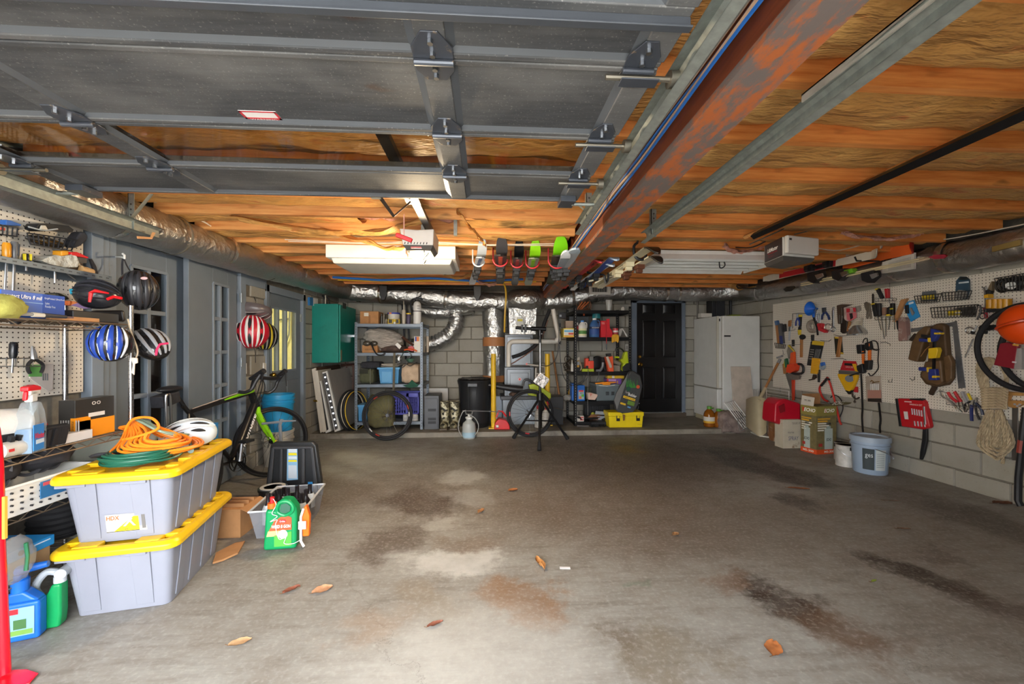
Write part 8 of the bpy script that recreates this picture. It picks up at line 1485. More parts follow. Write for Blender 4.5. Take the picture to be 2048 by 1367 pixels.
# below: panels, basket, shoe box
pn=T('ribbed_sheet','black ribbed panel standing behind the white basket','panel',lambda:mt('panel_black','26262a',.5));pn.ob((xb+.0,yn,.31),(xb+.02,2.2,.76));[pn.part('rib','303035').ob((xb+.02,1.4+.2*k,.31),(xb+.024,1.408+.2*k,.76)) for k in range(4)];wp_=T('cooler_chest','pale grey-green cooler side behind the far chrome posts','cooler','aeb2a6',bev=.006);wp_.ob((LW+.03,2.54,.45),(xf+.1,2.56,.78));wp_.ob((LW+.03,2.54,0),(xf+.1,2.56,.45))
bs=T('laundry_basket','white perforated plastic basket of pads on the lower wire shelf','basket','d6d4ce',bev=.006);z=.549;xo,xi,ya,yb_=xf+.03,xb+.06,1.5,2.28;zt=z+.125
for p,q2 in (((xi,ya),(xo,ya)),((xo,ya),(xo,yb_)),((xo,yb_),(xi,yb_)),((xi,yb_),(xi,ya))):bs.prism([(p[0],p[1],z),(q2[0],q2[1],z),(q2[0],q2[1],zt),(p[0],p[1],zt)],V((-(q2[1]-p[1]),q2[0]-p[0],0)).normalized()*.006)
bs.ob((xi,ya,z),(xo,yb_,z+.005));rm=bs.part('rim','dcdad4');rm.tube([(xi,ya,zt),(xo,ya,zt),(xo,yb_,zt),(xi,yb_,zt)],.008,6,True);ho=bs.part('holes','2c2c2e',kind='stuff')
for k in range(20):
    for j in range(4):ho.cyl((xo,ya+.03+.038*k,z+.025+.026*j),(xo+.0075,ya+.03+.038*k,z+.025+.026*j),.0045,n=8)
lb2=bs.part('label','!2f6a9a');lb2.ob((xo+.006,1.98,z+.04),(xo+.009,2.12,z+.115));lb2.part('yellow_print','!d9a03a').ob((xo+.009,2.05,z+.085),(xo+.0095,2.1,z+.105));lb2.part('red_print','!c8505a').ob((xo+.009,1.99,z+.095),(xo+.0095,2.03,z+.11))
for i,(y,zz,r,lab) in enumerate(((1.68,.72,(.1,.12,.07),'black knee pad at the near end of the white basket'),(1.9,.735,(.11,.14,.08),'black and grey inline-skate helmet in the white basket'),(2.14,.74,(.11,.13,.06),'black folded bag at the far end of the white basket'))):
    o=T('sports_pad',lab,'pad',DARK);o.ball(((xo+xi)/2,y,zz),r,20,12,lambda p,i=i:1+.15*nz(p.x*4+i*9,p.y*4,p.z*4));[o.part('strap','55555a').torus(((xo+xi)/2,y-.05+.05*k,zz),r[2]*1.12,.008,(.15*k-.1,1,.1),18,5,.2,PI-.2,1.25) for k in range(3)]
z=.274
sx=T('shoe_box','blue-lidded brown shoe box on the bottom wire shelf','shoe box',lambda:mt('shoe_card','9a7a56',.8,dirt=('2f8fc8',9,.6,.64)),bev=.002);sx.ob((xf-.3,1.76,z),(xf+.0,2.06,z+.1));ld=sx.part('lid',lambda:mt('lid_blue','1f7fbe',.5),bev=.003);ld.ob((xf-.31,1.75,z+.075),(xf+.01,2.07,z+.12));ld.part('finger_hole',BLACK).cyl((xf+.009,1.93,z+.1),(xf+.0112,1.93,z+.1),.012,n=14);ld.part('white_print','!c9dce8').ob((xf+.0095,1.98,z+.105),(xf+.0112,2.05,z+.11))
pb2=T('plastic_sack','clear plastic sack with green edge in front of the blue-lidded shoe box','bag',lambda:mt('sack_clear','9a968e',.2,alpha=.45,v=.12,s=9,bump=.6,bs=8,bd=.03));pb2.ball(onx(30,1118,xf+.06),(.04,.07,.095),20,14,lambda p:1+.18*nz(p.x*3,p.y*3,p.z*3));pb2.part('green_strip','1f6a44').tube([onx(52,1085,xf+.1),onx(55,1110,xf+.1),onx(52,1140,xf+.1)],.007)
T('corrugated_hose','black corrugated hose stacked behind the totes','hose',RUBBER);[ROOTS[-1].torus((-2.28,2.36,.3+.03*k),.1,.02,(0,0,1),26,6) for k in range(7)];ROOTS[-1].torus((-2.28,2.36,.27+.02),.1,.02)
# ---------------------------------------------------------------- yellow-lidded totes
ex,ey=V((.978,.205,0)).normalized(),V((-.205,.978,0)).normalized();ct=V((-1.798,2.381,0))
Mt=lambda z:Matrix.Translation(ct+V((0,0,z))) @ Matrix((ex,ey,V((0,0,1)))).transposed().to_4x4()
def rr2(w,l,r,n=5):return [((w/2-r)*sx+r*math.cos(a),(l/2-r)*sy+r*math.sin(a)) for sx,sy,a0 in ((1,1,0),(-1,1,PI/2),(-1,-1,PI),(1,-1,3*PI/2)) for a in [a0+PI/2*k/n for k in range(n+1)]]
frost=lambda:mt('frosted_tote','9c9fac',.3,tr=.3,v=.03,ior=1.2);yl_=lambda:mt('tote_yellow','e2b414',.35,v=.03)
def tote(z0,lab,label):
    t=T('storage_tote',lab,'tote',frost,M=Mt(z0));W0,L0,W1,L1,H=.37,.56,.43,.665,.315
    def rings(ins,za,zb):
        return [[(x,y,za) for x,y in rr2(W0-ins,L0-ins,.03)],[(x,y,zb) for x,y in rr2(W1-ins,L1-ins,.04)]]
    o,i_=rings(0,0,H),rings(.008,.006,H);m=len(o[0]);vs=o[0]+o[1]+i_[0]+i_[1];fs=[]
    for k in range(m):j=(k+1) % m;fs += [(k,j,m+j,m+k),(2*m+j,2*m+k,3*m+k,3*m+j),(m+k,m+j,3*m+j,3*m+k)]
    t.add(vs,fs+[tuple(range(m))[::-1],tuple(range(2*m,3*m))]);t.ang=60
    rb=t.part('rib',frost,bev=.002)
    for x in (-.12,.09):rb.prism([(x-.035,-L0/2-.001,.02),(x+.035,-L0/2-.001,.02),(x+.04,-L1/2-.001,H-.01),(x-.04,-L1/2-.001,H-.01)],(0,-.006,0))
    for y in (-.2,-.07,.07,.2):rb.prism([(W0/2+.001,y-.03,.02),(W0/2+.001,y+.03,.02),(W1/2+.001,y+.035,H-.01),(W1/2+.001,y-.035,H-.01)],(.006,0,0))
    rb.ob((-W1/2-.012,-L1/2-.012,H-.03),(-W1/2+.1,-L1/2+.0,H-.012));rb.ob((.02,-L1/2-.014,H-.03),(.12,-L1/2+.0,H-.012))
    ld=t.part('lid',yl_,bev=.006);lw,ll=W1+.075,L1+.075
    a=rr2(lw,ll,.06,6);b=rr2(lw-.03,ll-.03,.05,6);c=rr2(lw-.09,ll-.09,.04,6);m=len(a)
    L_=[[(x,y,H-.012) for x,y in a],[(x,y,H+.012) for x,y in a],[(x,y,H+.028) for x,y in b],[(x,y,H+.028) for x,y in c],[(x,y,H+.006) for x,y in c]]
    ld.add(sum(L_,[]),[(r*m+k,r*m+(k+1) % m,(r+1)*m+(k+1) % m,(r+1)*m+k) for r in range(4) for k in range(m)]+[tuple(range(4*m,5*m)),tuple(range(m))[::-1]])
    for y in (-.25,-.12,.0,.12,.25):t.part('lid_rib',yl_,bev=.006).box((lw/2-.06,y,H+.022),(.06,.06,.022));t.part('lid_rib',yl_,bev=.006).box((-lw/2+.06,y,H+.022),(.06,.06,.022))
    for x in (-.12,.12):t.part('lid_rib',yl_,bev=.006).box((x,-ll/2+.06,H+.022),(.1,.06,.022));t.part('lid_rib',yl_,bev=.006).box((x,ll/2-.06,H+.022),(.1,.06,.022))
    if label:
        n_=V((0,-1,.1));f=lambda x,z,e=0:(x,-L0/2-(L1-L0)/2*z/H-.0035-e,z)
        l=t.part('label','!aeaca8');q=lambda p,x0,z0,x1,z1,e:p.prism([f(x0,z0,e),f(x1,z0,e),f(x1,z1,e),f(x0,z1,e)],(0,-.001,0))
        q(l,-.06,.045,.1,.135,0);l.part('lettering','!e2622c').text('HDX',f(-.03,.118,.002),(1,0,0),(0,0,1),w=.05,h=.02,bold=.02);y_=l.part('yellow_print','!e8c81c');y_.prism([f(-.03,.05,.0012),f(.07,.05,.0012),f(.07,.12,.0012),f(.05,.12,.0012)],(0,-.001,0));y_.part if 0 else None;q(l.part('black_rule','!1c1c1c'),-.06,.047,.07,.0495,.0015);l.part('lettering','!2a2824').text('27 gal',f(.01,.058,.003),(1,0,0),(0,0,1),w=.04,h=.011);q(l.part('barcode','!6a6866'),.082,.055,.096,.125,.0015);l.part('lettering','!f0eee0').text('X',f(.035,.1,.003),(1,0,0),(0,0,1),w=.05,h=.05,bold=.01)
tote(.002,'frosted storage tote with yellow lid on the floor, lower of the stack',False);tote(.34,'frosted storage tote with yellow lid and printed label, upper of the stack',True)
ZT=.34+.315+.034
def coil(nm,lab,col,c,R,r,n,seed,lift,spread,xr,yr):     # a heap of loose oval loops, each turned and shifted a little
    t=T(nm,lab,'cord',col);pts=[]
    for i in range(n*16):
        L,a=i//16,2*PI*i/16;f=(i % 16)/16
        pr_=lambda q:(nz(q*1.7,seed)*spread,nz(q*1.7,seed+9)*spread,1+.35*nz(q*2.3,seed+4),.5*nz(q*1.1,seed+6))
        o0,o1=pr_(L),pr_(L+1);dx,dy,kr,ro=[u*(1-f)+v*f for u,v in zip(o0,o1)]
        x,y=math.cos(a)*R*xr*kr,math.sin(a)*R*yr*kr;x,y=x*math.cos(ro)-y*math.sin(ro)+dx,x*math.sin(ro)+y*math.cos(ro)+dy
        pts.append(c+ex*x+ey*y+V((0,0,r+lift*(i/(n*16))+.018*abs(nz(i*.23,seed,3)))))
    t.tube(spline(pts,2),r,6);return t
P_=lambda x,y,z:ct+ex*x+ey*y+V((0,0,z))
coil('green_extension_cord','dark green extension cord coiled under the orange one','1f5a46',P_(-.0,-.16,ZT-.004),.12,.0055,12,3,.05,.06,1.15,.9)
t=T('orange_extension_cord','tangled orange extension cord heaped on the upper yellow lid','cord','ec8420');K=P_(-.13,.06,ZT+.15);j_=lambda q,a=.02:a*nz(q*1.9,4.4)
for k in range(17):     # every loop passes through the bundle at K and spreads over the lid, some wide, some small
    u=(k*7 % 17)/16;g=1-.62*u;zz=ZT+.03+.055*u+.006*(k % 3);cx,cy=.05+j_(k,.05),-.07+j_(k+7,.05)
    L_=lambda x,y,h:P_(cx+x*g,cy+y*g,zz+h)
    t.tube(spline([K+V((j_(k,.03),j_(k+3,.03),.03*u)),L_(-.15,-.02,.05),L_(-.12+j_(k),-.12,.015),L_(.0,-.15,0),L_(.12+j_(k+1),-.11,0),L_(.17,.0,0),L_(.1,.12+j_(k+2),.01),L_(-.03,.13,.04)],5,True),.0065,6,True)
    if k < 4:t.tube(spline([K,P_(-.19-.01*k,.1,ZT+.13),P_(-.21+.02*k,.16,ZT+.09),P_(-.15,.15,ZT+.08),K+V((.01,.01,0))],5),.0065,6)
    if k in (2,6,11):t.part('faded_green_cord','7f9482').tube(spline([K+V((0,0,.03)),P_(-.05,-.03+.02*k % .07,ZT+.17),P_(.06,-.08,ZT+.13),P_(.12,-.03*k % .1,ZT+.08)],5),.0068,6)
t.tube(spline([P_(-.16,.02,ZT+.1),P_(-.1,-.02,ZT+.19),P_(.0,-.05,ZT+.2),P_(.05,-.09,ZT+.15),P_(-.02,-.13,ZT+.12),P_(-.1,-.1,ZT+.1)],5),.0068,6)
bl=T('black_strap','black webbing strap bunched at the near corner of the upper lid','strap',DARK);bl.tube(spline([P_(-.17,-.05,ZT+.02),P_(-.2,-.14,ZT+.03),P_(-.14,-.19,ZT+.05),P_(-.11,-.12,ZT+.03)],5),.016,6,flat=.5)
hz=T('garden_hose','grey-green garden hose end with coupling on the upper lid','hose','7f9a8e');hz.tube(spline([P_(.0,.08,ZT+.05),P_(.07,.1,ZT+.06),P_(.13,.06,ZT+.04),P_(.17,-.02,ZT+.02)],5),.009,8);hz.part('coupling','8aa39a').tube([P_(.165,-.01,ZT+.022),P_(.185,-.06,ZT+.014)],.014,12)
helmet('bicycle_helmet','white and grey bicycle helmet sitting on the upper yellow lid',P_(.08,.17,ZT+.055),(.14,.1,.095),(.1,-.35,.9),(.75,.65,0),lambda:mt('helmet_white','cfd6da',.3),'d9dfe2',None,4)
bb=T('blue_carton','small bright blue carton at the far end of the upper lid','carton','1f72b8',bev=.002,M=Mt(ZT));bb.ob((.09,.29,0),(.17,.34,.1));bb.part('white_label','!c9ccce').ob((.125,.2885,.02),(.145,.29,.075))
# ---------------------------------------------------------------- road bicycle leaning on the French doors
bi=T('road_bicycle','black and lime green road bicycle leaning on the French doors','bicycle');PX=lambda X:(lambda p:onx(p[0],p[1],X));blk=lambda:mt('frame_black','19191b',.3,v=.1);lim=lambda:mt('frame_lime','84c61c',.3,v=.05)
Fx=PX(-2.16);fw_=ony(545,876,4.2);fw_.z=.342;wheel(bi.part('front_wheel',blk),fw_,(.72,-.69,.02),.34,.015,True,20,'26262a')
rw=V((-2.13,3.1,.342));wheel(bi.part('rear_wheel',blk),rw,(.99,-.1,.05),.34,.015,False,16,'26262a')
hdT,hdB,bbk,sc_=Fx((502,783)),Fx((513,815)),Fx((465,922)),Fx((405,824));sc_.x -= .1
f=bi.part('frame',blk);f.tube([hdT,hdB],[.03,.036],12);f.tube([hdB.lerp(hdT,.3),bbk],[.034,.04],12);f.tube([hdT,sc_],[.024,.018],10);f.tube([bbk,sc_,sc_+(sc_-bbk)*.12],.017,10);f.tube([sc_,rw],.01,8);f.tube([bbk,rw],.012,8)
f.part('lime_stripe',lim).tube([hdT+V((.012,-.0,.012)),hdT.lerp(sc_,.5)+V((.02,-.005,.012))],[.022,.006],8);f.part('pale_edge','b9a8a0').tube([hdT.lerp(sc_,.1)+V((.0,0,.03)),hdT.lerp(sc_,.95)+V((0,0,.018))],.004,5)
dn=(hdB.lerp(hdT,.3)-bbk);f.part('lettering','!c9c6c4').text('cannondale',bbk.lerp(hdB,.5)+V((.03,-.028,.0)),dn,V((-.45,-.0,.6)),w=dn.length*.74,h=.06,bold=.02)
fk=bi.part('fork',lim);fk.tube([hdT,hdB],.03,10) if 0 else None;fa=V((.72,-.69,0));fk.tube([hdB+V((0,0,.02)),hdB+fa*.05-V((0,0,.04)),fw_+fa*.06],[.03,.022,.013],10);fk.tube([hdB+V((0,0,.02)),hdB-fa*.05-V((0,0,.04)),fw_-fa*.06],[.03,.022,.013],10);fk.part('yellow_tip','e0c814').tube([fw_+fa*.062+V((.0,0,.02)),fw_+fa*.062+V((.02,0,-.05))],.014,8);fk.part('lettering','!26301a').text('SYNAPSE',hdB.lerp(fw_,.42)+fa*.085,(fw_-hdB),V((.4,.1,.5)),w=.14,h=.02)
hb=bi.part('handlebar',BLACK);B=lambda x,y,Y=3.9:ony(x,y,Y);st_=B(508,760);hb.tube([hdT,st_,B(512,758)],.018,8);hb.tube(spline([B(500,757,3.8),B(520,755,3.85),B(545,757,4.0),B(560,755,4.1)],4),.016,8)
for pts in ([B(560,755,4.1),B(568,745,4.1),B(556,762,4.12),B(550,776,4.1),B(538,785,4.08),B(528,784,4.05)],[B(500,757,3.8),B(522,745,3.75),B(512,762,3.72),B(503,778,3.7),B(490,784,3.7),B(478,783,3.7)]):hb.tube(spline(pts,5),.015,8)
for a,b,c in ((B(556,752,4.1),B(571,741,4.08),B(573,772,4.08)),(B(512,750,3.76),B(528,741,3.73),B(521,765,3.73))):lv=bi.part('brake_lever',BLACK);lv.tube([a,b],[.018,.024],10);lv.tube([b,c],[.01,.005],6)
for k in range(3):bi.part('brake_cable',BLACK).tube(spline([B(525,757),B(518+6*k,775),B(512+5*k,800),B(513,812)],4),.004,5)
sd=bi.part('saddle',BLACK);q=sc_+V((-.05,-.1,.19));sd.ball(q,(.06,.13,.025),18,10,lambda p:1-.35*max(0,p.y));bi.part('seat_post',blk).tube([sc_,q],.014,8);sb_=bi.part('saddle_bag',DARK,bev=.01);sb_.box(q+V((.0,-.06,-.07)),(.09,.17,.085),(.15,0,0));ul=bi.part('lock_shackle',STEEL);ul.tube(spline([q+V((.06,-.13,-.25)),q+V((.06,-.14,-.05)),q+V((.06,-.12,-.03)),q+V((.06,-.1,-.05)),q+V((.06,-.09,-.25))],4),.008,8)
cr=bi.part('crankset',lambda:mt('crank_black','202023',.3,.6));ca=V((.97,-.22,.05)).normalized();c0=bbk+ca*.05;cr.torus(c0,.085,.006,ca,36,4,flat=.4);cr.torus(c0,.06,.006,ca,30,4,flat=.4);[cr.tube([c0,c0+(Matrix.Rotation(2*PI*k/5,3,ca) @ V((0,0,.082)))],.008,5) for k in range(5)];pe=c0+V((.02,.03,.165));cr.part('crank_arm',lambda:mt('crank_silver','8f8f92',.3,.7)).tube([c0+ca*.02,pe],[.016,.012],8);cr.part('pedal',BLACK,bev=.004).box(pe+ca*.04,(.08,.1,.022),(0,0,-.2))
fs=T('work_stand_arm','grey metal stand arm in front of the bicycle wheel','stand','6f7276');P=PB(3.8);fs.ptube(P,[(524,847),(562,843)],.012);fs.ptube(P,[(560,842),(592,841)],[.012,.006]);fs.ptube(P,[(562,880),(560,850),(564,838),(560,840)],.014);fs.tube([P((562,880)),V((P((562,880)).x,3.8,0))],.012)
for z0,z1,col,lab,r0 in ((0,.375,'b9b5ac','white plastic bucket under the blue one behind the bicycle',.15),(.345,.76,'1f86b8','bright blue bucket nested in the white one behind the bicycle',.155)):
    b_=T('bucket',lab,'bucket',col);c=(-2.24,4.62,0);b_.lathe(c,[(r0*.86,z0+.003),(r0*.97,z1-.1),(r0*1.04,z1-.1),(r0*1.04,z1-.085),(r0*.98,z1-.08),(r0*1.0,z1-.02),(r0*1.05,z1-.02),(r0*1.05,z1),(r0*.97,z1),(r0*.9,z1-.3)],30)
    if z0:[b_.part('band',col).torus((c[0],c[1],z1-.05),r0*1.02,.008,n=30)];b_.part('orange_print','!a8583a').lathe((c[0],c[1],z0+.1),[(r0*.93,0),(r0*.94,.1)],8,cap=False) if 0 else None
# ---------------------------------------------------------------- in front of the bicycle
sp=T('plastic_case','black moulded plastic case lid with blue warning label, propped open','case',lambda:mt('case_black','242527',.4,v=.15),bev=.012);P=PB(3.5)
sp.prism([P(p) for p in ((540,890),(548,884),(624,883),(632,890),(642,960),(642,992),(530,992),(532,960))],(0,.05,0));ri=sp.part('rib','38393c',bev=.006)
for pts in (((547,892),(625,891),(625,896),(548,897)),((545,895),(551,895),(543,985),(535,985)),((622,893),(628,893),(638,985),(630,985)),((562,896),(567,896),(566,970),(560,970)),((605,895),(611,895),(611,965),(604,965))):ri.trace(PB(3.495),pts,.02)
wl=sp.part('warning_label','!7fa8c8');wl.trace(PB(3.488),((575,894),(595,894),(596,958),(574,960)),.004);
for y0,y1,c_ in ((896,904,'c4ccd2'),(905,910,'d8c81c'),(912,917,'c4ccd2'),(919,923,'d8c81c'),(930,956,'b4bcc4')):wl.part('print_block','!'+c_).trace(PB(3.483),((577,y0),(593,y0),(594,y1),(577,y1)),.002)
sp.part('blue_tag','!2f86c8').trace(PB(3.48),((616,963),(625,963),(627,982),(618,982)),.003)
Bo=V((-1.4,3.06,0));Mb=fr(Bo,.12);bn=T('storage_bin','clear plastic bin full of dark bottles on the floor','bin',lambda:mt('clear_bin','9a9ea6',.15,alpha=.35,v=.05),M=Mb,bev=.004)
w0,l0,w1,l1,h=.28,.42,.34,.5,.195
for p,q in (((-1,-1),(1,-1)),((1,-1),(1,1)),((1,1),(-1,1)),((-1,1),(-1,-1))):
    n_=V((p[1]-q[1],q[0]-p[0],0)).normalized()*.004;bn.prism([(p[0]*w0/2,p[1]*l0/2,.003),(q[0]*w0/2,q[1]*l0/2,.003),(q[0]*w1/2,q[1]*l1/2,h),(p[0]*w1/2,p[1]*l1/2,h)],n_)
bn.ob((-w0/2,-l0/2,.002),(w0/2,l0/2,.006));bn.part('rim','c4c6ca').tube([(-w1/2,-l1/2,h),(w1/2,-l1/2,h),(w1/2,l1/2,h),(-w1/2,l1/2,h)],.008,6,True)
k=0
for j in range(4):
    for i in range(3):
        k += 1;c=Mb @ V((-.09+.09*i,-.15+.1*j,.008));tall=(i,j) in ((0,0),(1,1));H_=.27 if tall else rn(.2,.235);wl_=tall or (i+j) % 2
        lab={(0,0):'tall white-labelled dark bottle at the near left of the clear bin',(1,1):'tallest white-labelled bottle standing out of the clear bin'}.get((i,j),'dark bottle in the clear bin, %s of the %s row from the camera' % (('left','middle','right')[i],('first','second','third','last')[j]))
        b_=T('bottle',lab,'bottle',lambda:mt('bottle_dark','241f22',.2),None if tall else 'dark bottles packed in the clear bin');b_.lathe(c,[(.034,0),(.035,.01),(.035,H_*.6),(.014,H_*.78),(.014,H_*.98),(.016,H_)],16)
        if wl_:b_.part('label','!c9d0d4').lathe(c+V((0,0,H_*.25)),[(.0356,0),(.0356,H_*.36),(.024,H_*.47)],16,cap=False);b_.part('red_mark','!c2303a').box(c+V((.01,-.0365,H_*.5)),(.008,.003,.014))
jw=T('weed_killer_jug','green weed-killer jug with orange cap and wand on the floor','jug',lambda:mt('jug_green','0f8a50',.3,v=.05),M=fr(V((-1.285,2.7,0)),.1),bev=.02)
jw.prism([(-.1,-.04,.004),(.095,-.04,.004),(.1,-.04,.2),(.095,-.04,.26),(.06,-.04,.315),(.0,-.04,.32),(-.02,-.04,.28),(-.03,-.04,.255),(-.085,-.04,.26),(-.09,-.04,.16)],(0,.09,0));hl=jw.part('grip_hole',lambda:mt('grip_dark','2f5a48',.5),bev=.006);hl.prism([(.0,-.046,.245),(.03,-.046,.23),(.062,-.046,.245),(.066,-.046,.275),(.04,-.046,.298),(.008,-.046,.29)],(0,.005,0));jw.part('handle_rim',lambda:mt('jug_green','0f8a50')).tube(spline([(-.012,-.045,.25),(.03,-.045,.222),(.075,-.045,.245),(.075,-.045,.285),(.04,-.045,.31),(.0,-.045,.3)],4,True),.011,8,True)
jw.part('orange_cap','e0651e').cyl((-.058,0,.258),(-.058,0,.29),.026,n=18);jw.part('red_nozzle','d21f24').cyl((-.058,0,.29),(-.058,0,.325),.013,n=12)
lb=jw.part('label','!d6502a');lb.prism([(-.06,-.042,.13),(.07,-.042,.13),(.07,-.042,.205),(.03,-.042,.225),(-.03,-.042,.19)],(0,-.002,0));b2=jw.part('label_lower','!4fa23c');b2.prism([(-.03,-.042,.03),(.07,-.042,.03),(.07,-.042,.12),(-.03,-.042,.1)],(0,-.002,0));jw.part('label_yellow','!d6c87a').prism([(-.075,-.042,.095),(-.005,-.042,.095),(.0,-.042,.128),(-.065,-.042,.128)],(0,-.002,0));jw.part('dandelion_print','!d6d8c8').lathe((.02,-.0445,.105),[(.028,0),(.02,.002)],16,(0,-1,0))
jw.part('lettering','!f0ece6').text('WEED B GON',(.01,-.0455,.155),(1,0,0),(0,0,1),w=.11,h=.02,bold=.02,shear=.1);jw.part('red_logo','!c8202a').prism([(-.005,-.0445,.178),(.04,-.0445,.178),(.036,-.0445,.196),(0,-.0445,.196)],(0,-.001,0));jw.part('lettering','!f0ece6').text('Ortho',(.018,-.047,.187),(1,0,0),(0,0,1),w=.032,h=.011)
ow=jw.part('sprayer_wand',lambda:mt('wand_orange','ec6a16',.35),bev=.01);ow.prism([(.125,-.02,.07),(.165,-.02,.07),(.168,-.02,.2),(.15,-.02,.265),(.135,-.02,.26),(.12,-.02,.2)],(0,.04,0));jw.part('white_stem','d6d6d4').tube([(.135,-.03,.25),(.12,-.03,.2),(.12,-.03,.05),(.14,-.035,.015)],.008,8);jw.part('tag','!c9c4c4').box((.13,-.036,.15),(.045,.004,.05));jw.part('white_hose','d9d9d6').tube(spline([(-.058,0,.32),(-.02,-.04,.29),(-.04,-.05,.24),(-.01,-.05,.22),(-.05,-.05,.19),(-.01,-.05,.2),(-.02,-.05,.165),(.0,-.05,.08),(.04,-.05,.09),(.03,-.05,.05),(.08,-.05,.045),(.12,-.04,.06)],5),.0022,6)
cb=T('cardboard_box','open cardboard box with dividers beside the stacked totes','box',CARD,bev=.002);cb.ob((-1.78,2.86,0),(-1.63,3.1,.19));[cb.part('divider',CARD).ob((-1.78,2.9+.06*k,.19),(-1.63,2.903+.06*k,.215)) for k in range(3)];cb.part('flap',CARD).prism([(-1.63,2.86,.19),(-1.63,3.1,.19),(-1.58,3.1,.165),(-1.58,2.86,.165)],(0,0,.003))
bp=T('paint_pail','black ribbed pail with white ring and red base behind the cardboard box','pail',lambda:mt('pail_black','1c1c1e',.35));c=(-1.64,3.3,0);bp.lathe(c,[(.085,.003),(.095,.17),(.102,.172),(.102,.19),(.09,.19)],30);bp.part('white_ring','b4b2ae').lathe((c[0],c[1],.191),[(.088,0),(.088,.004),(.062,.004),(.062,0)],30);bp.part('red_band','b02028').lathe(c,[(.088,.02),(.09,.035)],30,cap=False)
# ---------------------------------------------------------------- red hand truck and sprayers
ht=T('hand_truck','red steel hand truck at the left edge of the photo','hand truck',lambda:mt('truck_red','d00f22',.25,v=.05,coat=.3));q=onz(10,1345,.02);ht.tube(spline([V((q.x,q.y,.02)),V((q.x-.02,q.y,.5)),V((q.x-.04,q.y,.95)),V((q.x-.12,q.y-.02,1.12)),V((q.x-.25,q.y-.05,1.17))],6),.017,12);pt_=ht.part('toe_plate',lambda:mt('truck_red','d00f22'),bev=.006);pt_.prism([onz(x,y,.004) for x,y in ((-60,1345),(55,1340),(78,1348),(60,1368),(-40,1400))],(0,0,.008))
wt2=ht.part('wheel',RUBBER);wc=onz(8,1300,0)+V((-.07,.05,.1));wt2.torus(wc,.075,.028,(.9,-.3,0),28,10);wt2.part('rim','8a8a88').cyl(wc-V((.02,0,0)),wc+V((.02,0,0)),.05,n=18);ht.part('orange_sticker','!e8a23a').box((q.x+.012,q.y-.012,.62),(.01,.01,.16))
bs_=T('hose_sprayer','blue lawn-treatment hose sprayer beside the hand truck','sprayer bottle',lambda:mt('spray_blue','1c63c0',.3),M=fr(onz(38,1286,0)+V((-.02,.03,0)),.35),bev=.012);bs_.box((0,0,.085),(.14,.06,.165));bs_.prism([(-.07,-.03,.165),(.07,-.03,.165),(.02,-.03,.215),(-.03,-.03,.215)],(0,.06,0));bs_.part('neck',lambda:mt('spray_blue','1c63c0')).lathe((-.005,0,.21),[(.028,0),(.03,.05),(.024,.055),(.024,.075)],16);bs_.part('nozzle',lambda:mt('spray_blue','1c63c0')).tube([(-.08,0,.29),(.0,0,.3),(.085,0,.31)],[.016,.02,.013],10)
l=bs_.part('label','!7fa4b8');l.ob((-.055,-.0335,.03),(.055,-.0305,.15));l.part('tree_print','!3f6a38').ob((-.01,-.0345,.06),(.03,-.0334,.1));l.part('red_tab','!c8202c').ob((-.05,-.0345,.125),(.005,-.0334,.147));l.part('lawn_print','!6f9a44').ob((-.05,-.0345,.035),(.05,-.0334,.055))
gs=T('hose_sprayer','green hose-end sprayer with grey curved handle beside the totes','sprayer bottle',lambda:mt('spray_green','0f8a4c',.3),M=fr(onz(92,1258,0)+V((0,.02,0)),.3),bev=.012);gs.prism([(-.05,-.03,.003),(.045,-.03,.003),(.05,-.03,.06),(.05,-.03,.2),(.015,-.03,.2),(.0,-.03,.16),(-.05,-.03,.13),(-.055,-.03,.06)],(0,.06,0));gs.part('collar','b4b8bc').cyl((.033,0,.198),(.033,0,.225),.022,n=16);gh_=gs.part('grey_handle','a4abb2');gh_.tube(spline([(.03,0,.24),(-.01,0,.25),(-.04,0,.22),(-.052,0,.18),(-.035,0,.145)],5),.015,10);gh_.tube([(.033,0,.22),(.033,0,.25)],.02,12);gh_.tube([(.05,-.035,.245),(.05,.02,.245)],.022,16)
gs.part('label','!a9bcc4').ob((-.05,-.0335,.02),(-.005,-.0305,.12));gs.part('dark_print','!3a4a4c').ob((-.047,-.0345,.06),(-.01,-.0334,.085))
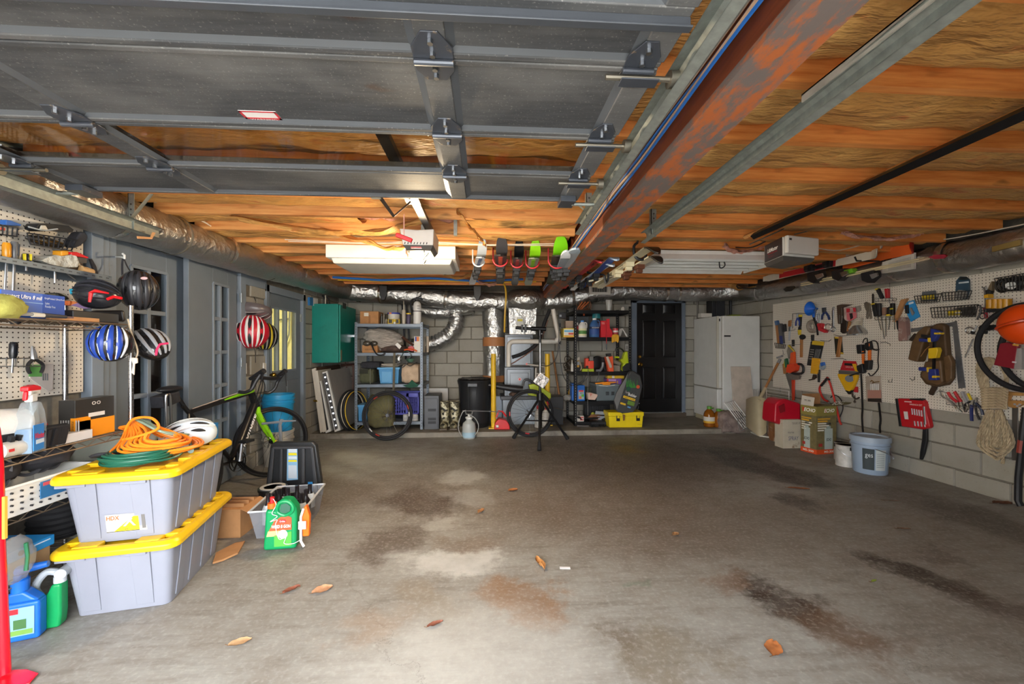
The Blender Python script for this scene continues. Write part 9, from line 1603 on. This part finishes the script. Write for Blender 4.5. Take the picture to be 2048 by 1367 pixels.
# ---------------------------------------------------------------- leaves and litter on the floor
def leaf(lab,px,py,L,wd,ang,col,curl=.02,nm='dry_leaf'):
    t=T(nm,lab,'leaf',lambda:mt('leaf_'+col,col,.7,v=.25,s=30));q=onz(px,py,.001);m=fr(q,ang);sd_=px*.01
    t.grid(lambda u,v:m @ V(((u-.5)*L*.85,(v-.5)*wd*.8*math.sin(PI*min(.97,.06+u*.93))**.8*(1+.25*nz(u*6,sd_)),.003+curl*(4*(v-.5)**2*.5+abs(nz(u*3,v*3,sd_))*.6))),14,7);t.ang=80
    t.part('stem','6a4a2c').tube([m @ V((-.42*L,0,.003)),m @ V((-.54*L,.01,.004))],.0015,4)
for a in (('large tan leaf on the pale floor below the totes',645,1180,.12,.09,.6,'b98a68',.012),('curled tan leaf in the middle of the floor',1080,1130,.14,.05,1.9,'a87440',.04),('orange leaf with a bitten edge at the lower right',1547,1297,.12,.09,.9,'a8683a',.012),('small orange leaf near the middle of the floor',1026,981,.1,.06,.3,'9a5f34',.02),('small curled leaf left of the middle of the floor',962,1024,.08,.04,.8,'9a6a40',.03),('dark red leaf at the near left floor',583,1181,.1,.04,.7,'7a4430',.02),('thin red-brown leaf on the near pale floor',870,1249,.09,.035,.5,'7f4a38',.01),('pale straw-coloured leaf at the near left edge of the floor',480,1285,.1,.06,.4,'b4906a',.008),('long brown leaf before the olive box',1598,977,.2,.06,-.3,'7a4a2c',.01),('brown leaf heap by the right wall',2005,1008,.16,.07,-.2,'5a3826',.03),('small leaf right of the middle of the floor',1352,1070,.06,.05,.2,'8a6440',.02),('thin leaf on the right floor',1808,1058,.1,.03,-.2,'6a5240',.01),('dark leaf on the right floor toward the wall',1785,1002,.14,.03,-.3,'6a5a4c',.008),('green leaf scrap on the right floor',1748,1163,.05,.02,.3,'7a8a34',.01)):leaf(*a)
pp=T('paper_scrap','white paper scrap beside the curled tan leaf','paper','e0e0e4');q=onz(1130,1135,.003);pp.box(q,(.06,.022,.002),(0,0,-.1))
cs=T('cardboard_scrap','torn corrugated cardboard scrap beside the lower tote','cardboard',CARD,bev=.002);cs.prism([onz(x,y,.004) for x,y in ((425,1128),(432,1108),(470,1088),(490,1084),(476,1108),(445,1122))],(0,0,.012))
for r in list(ROOTS):
    if not getattr(r,'done',False):r.build()
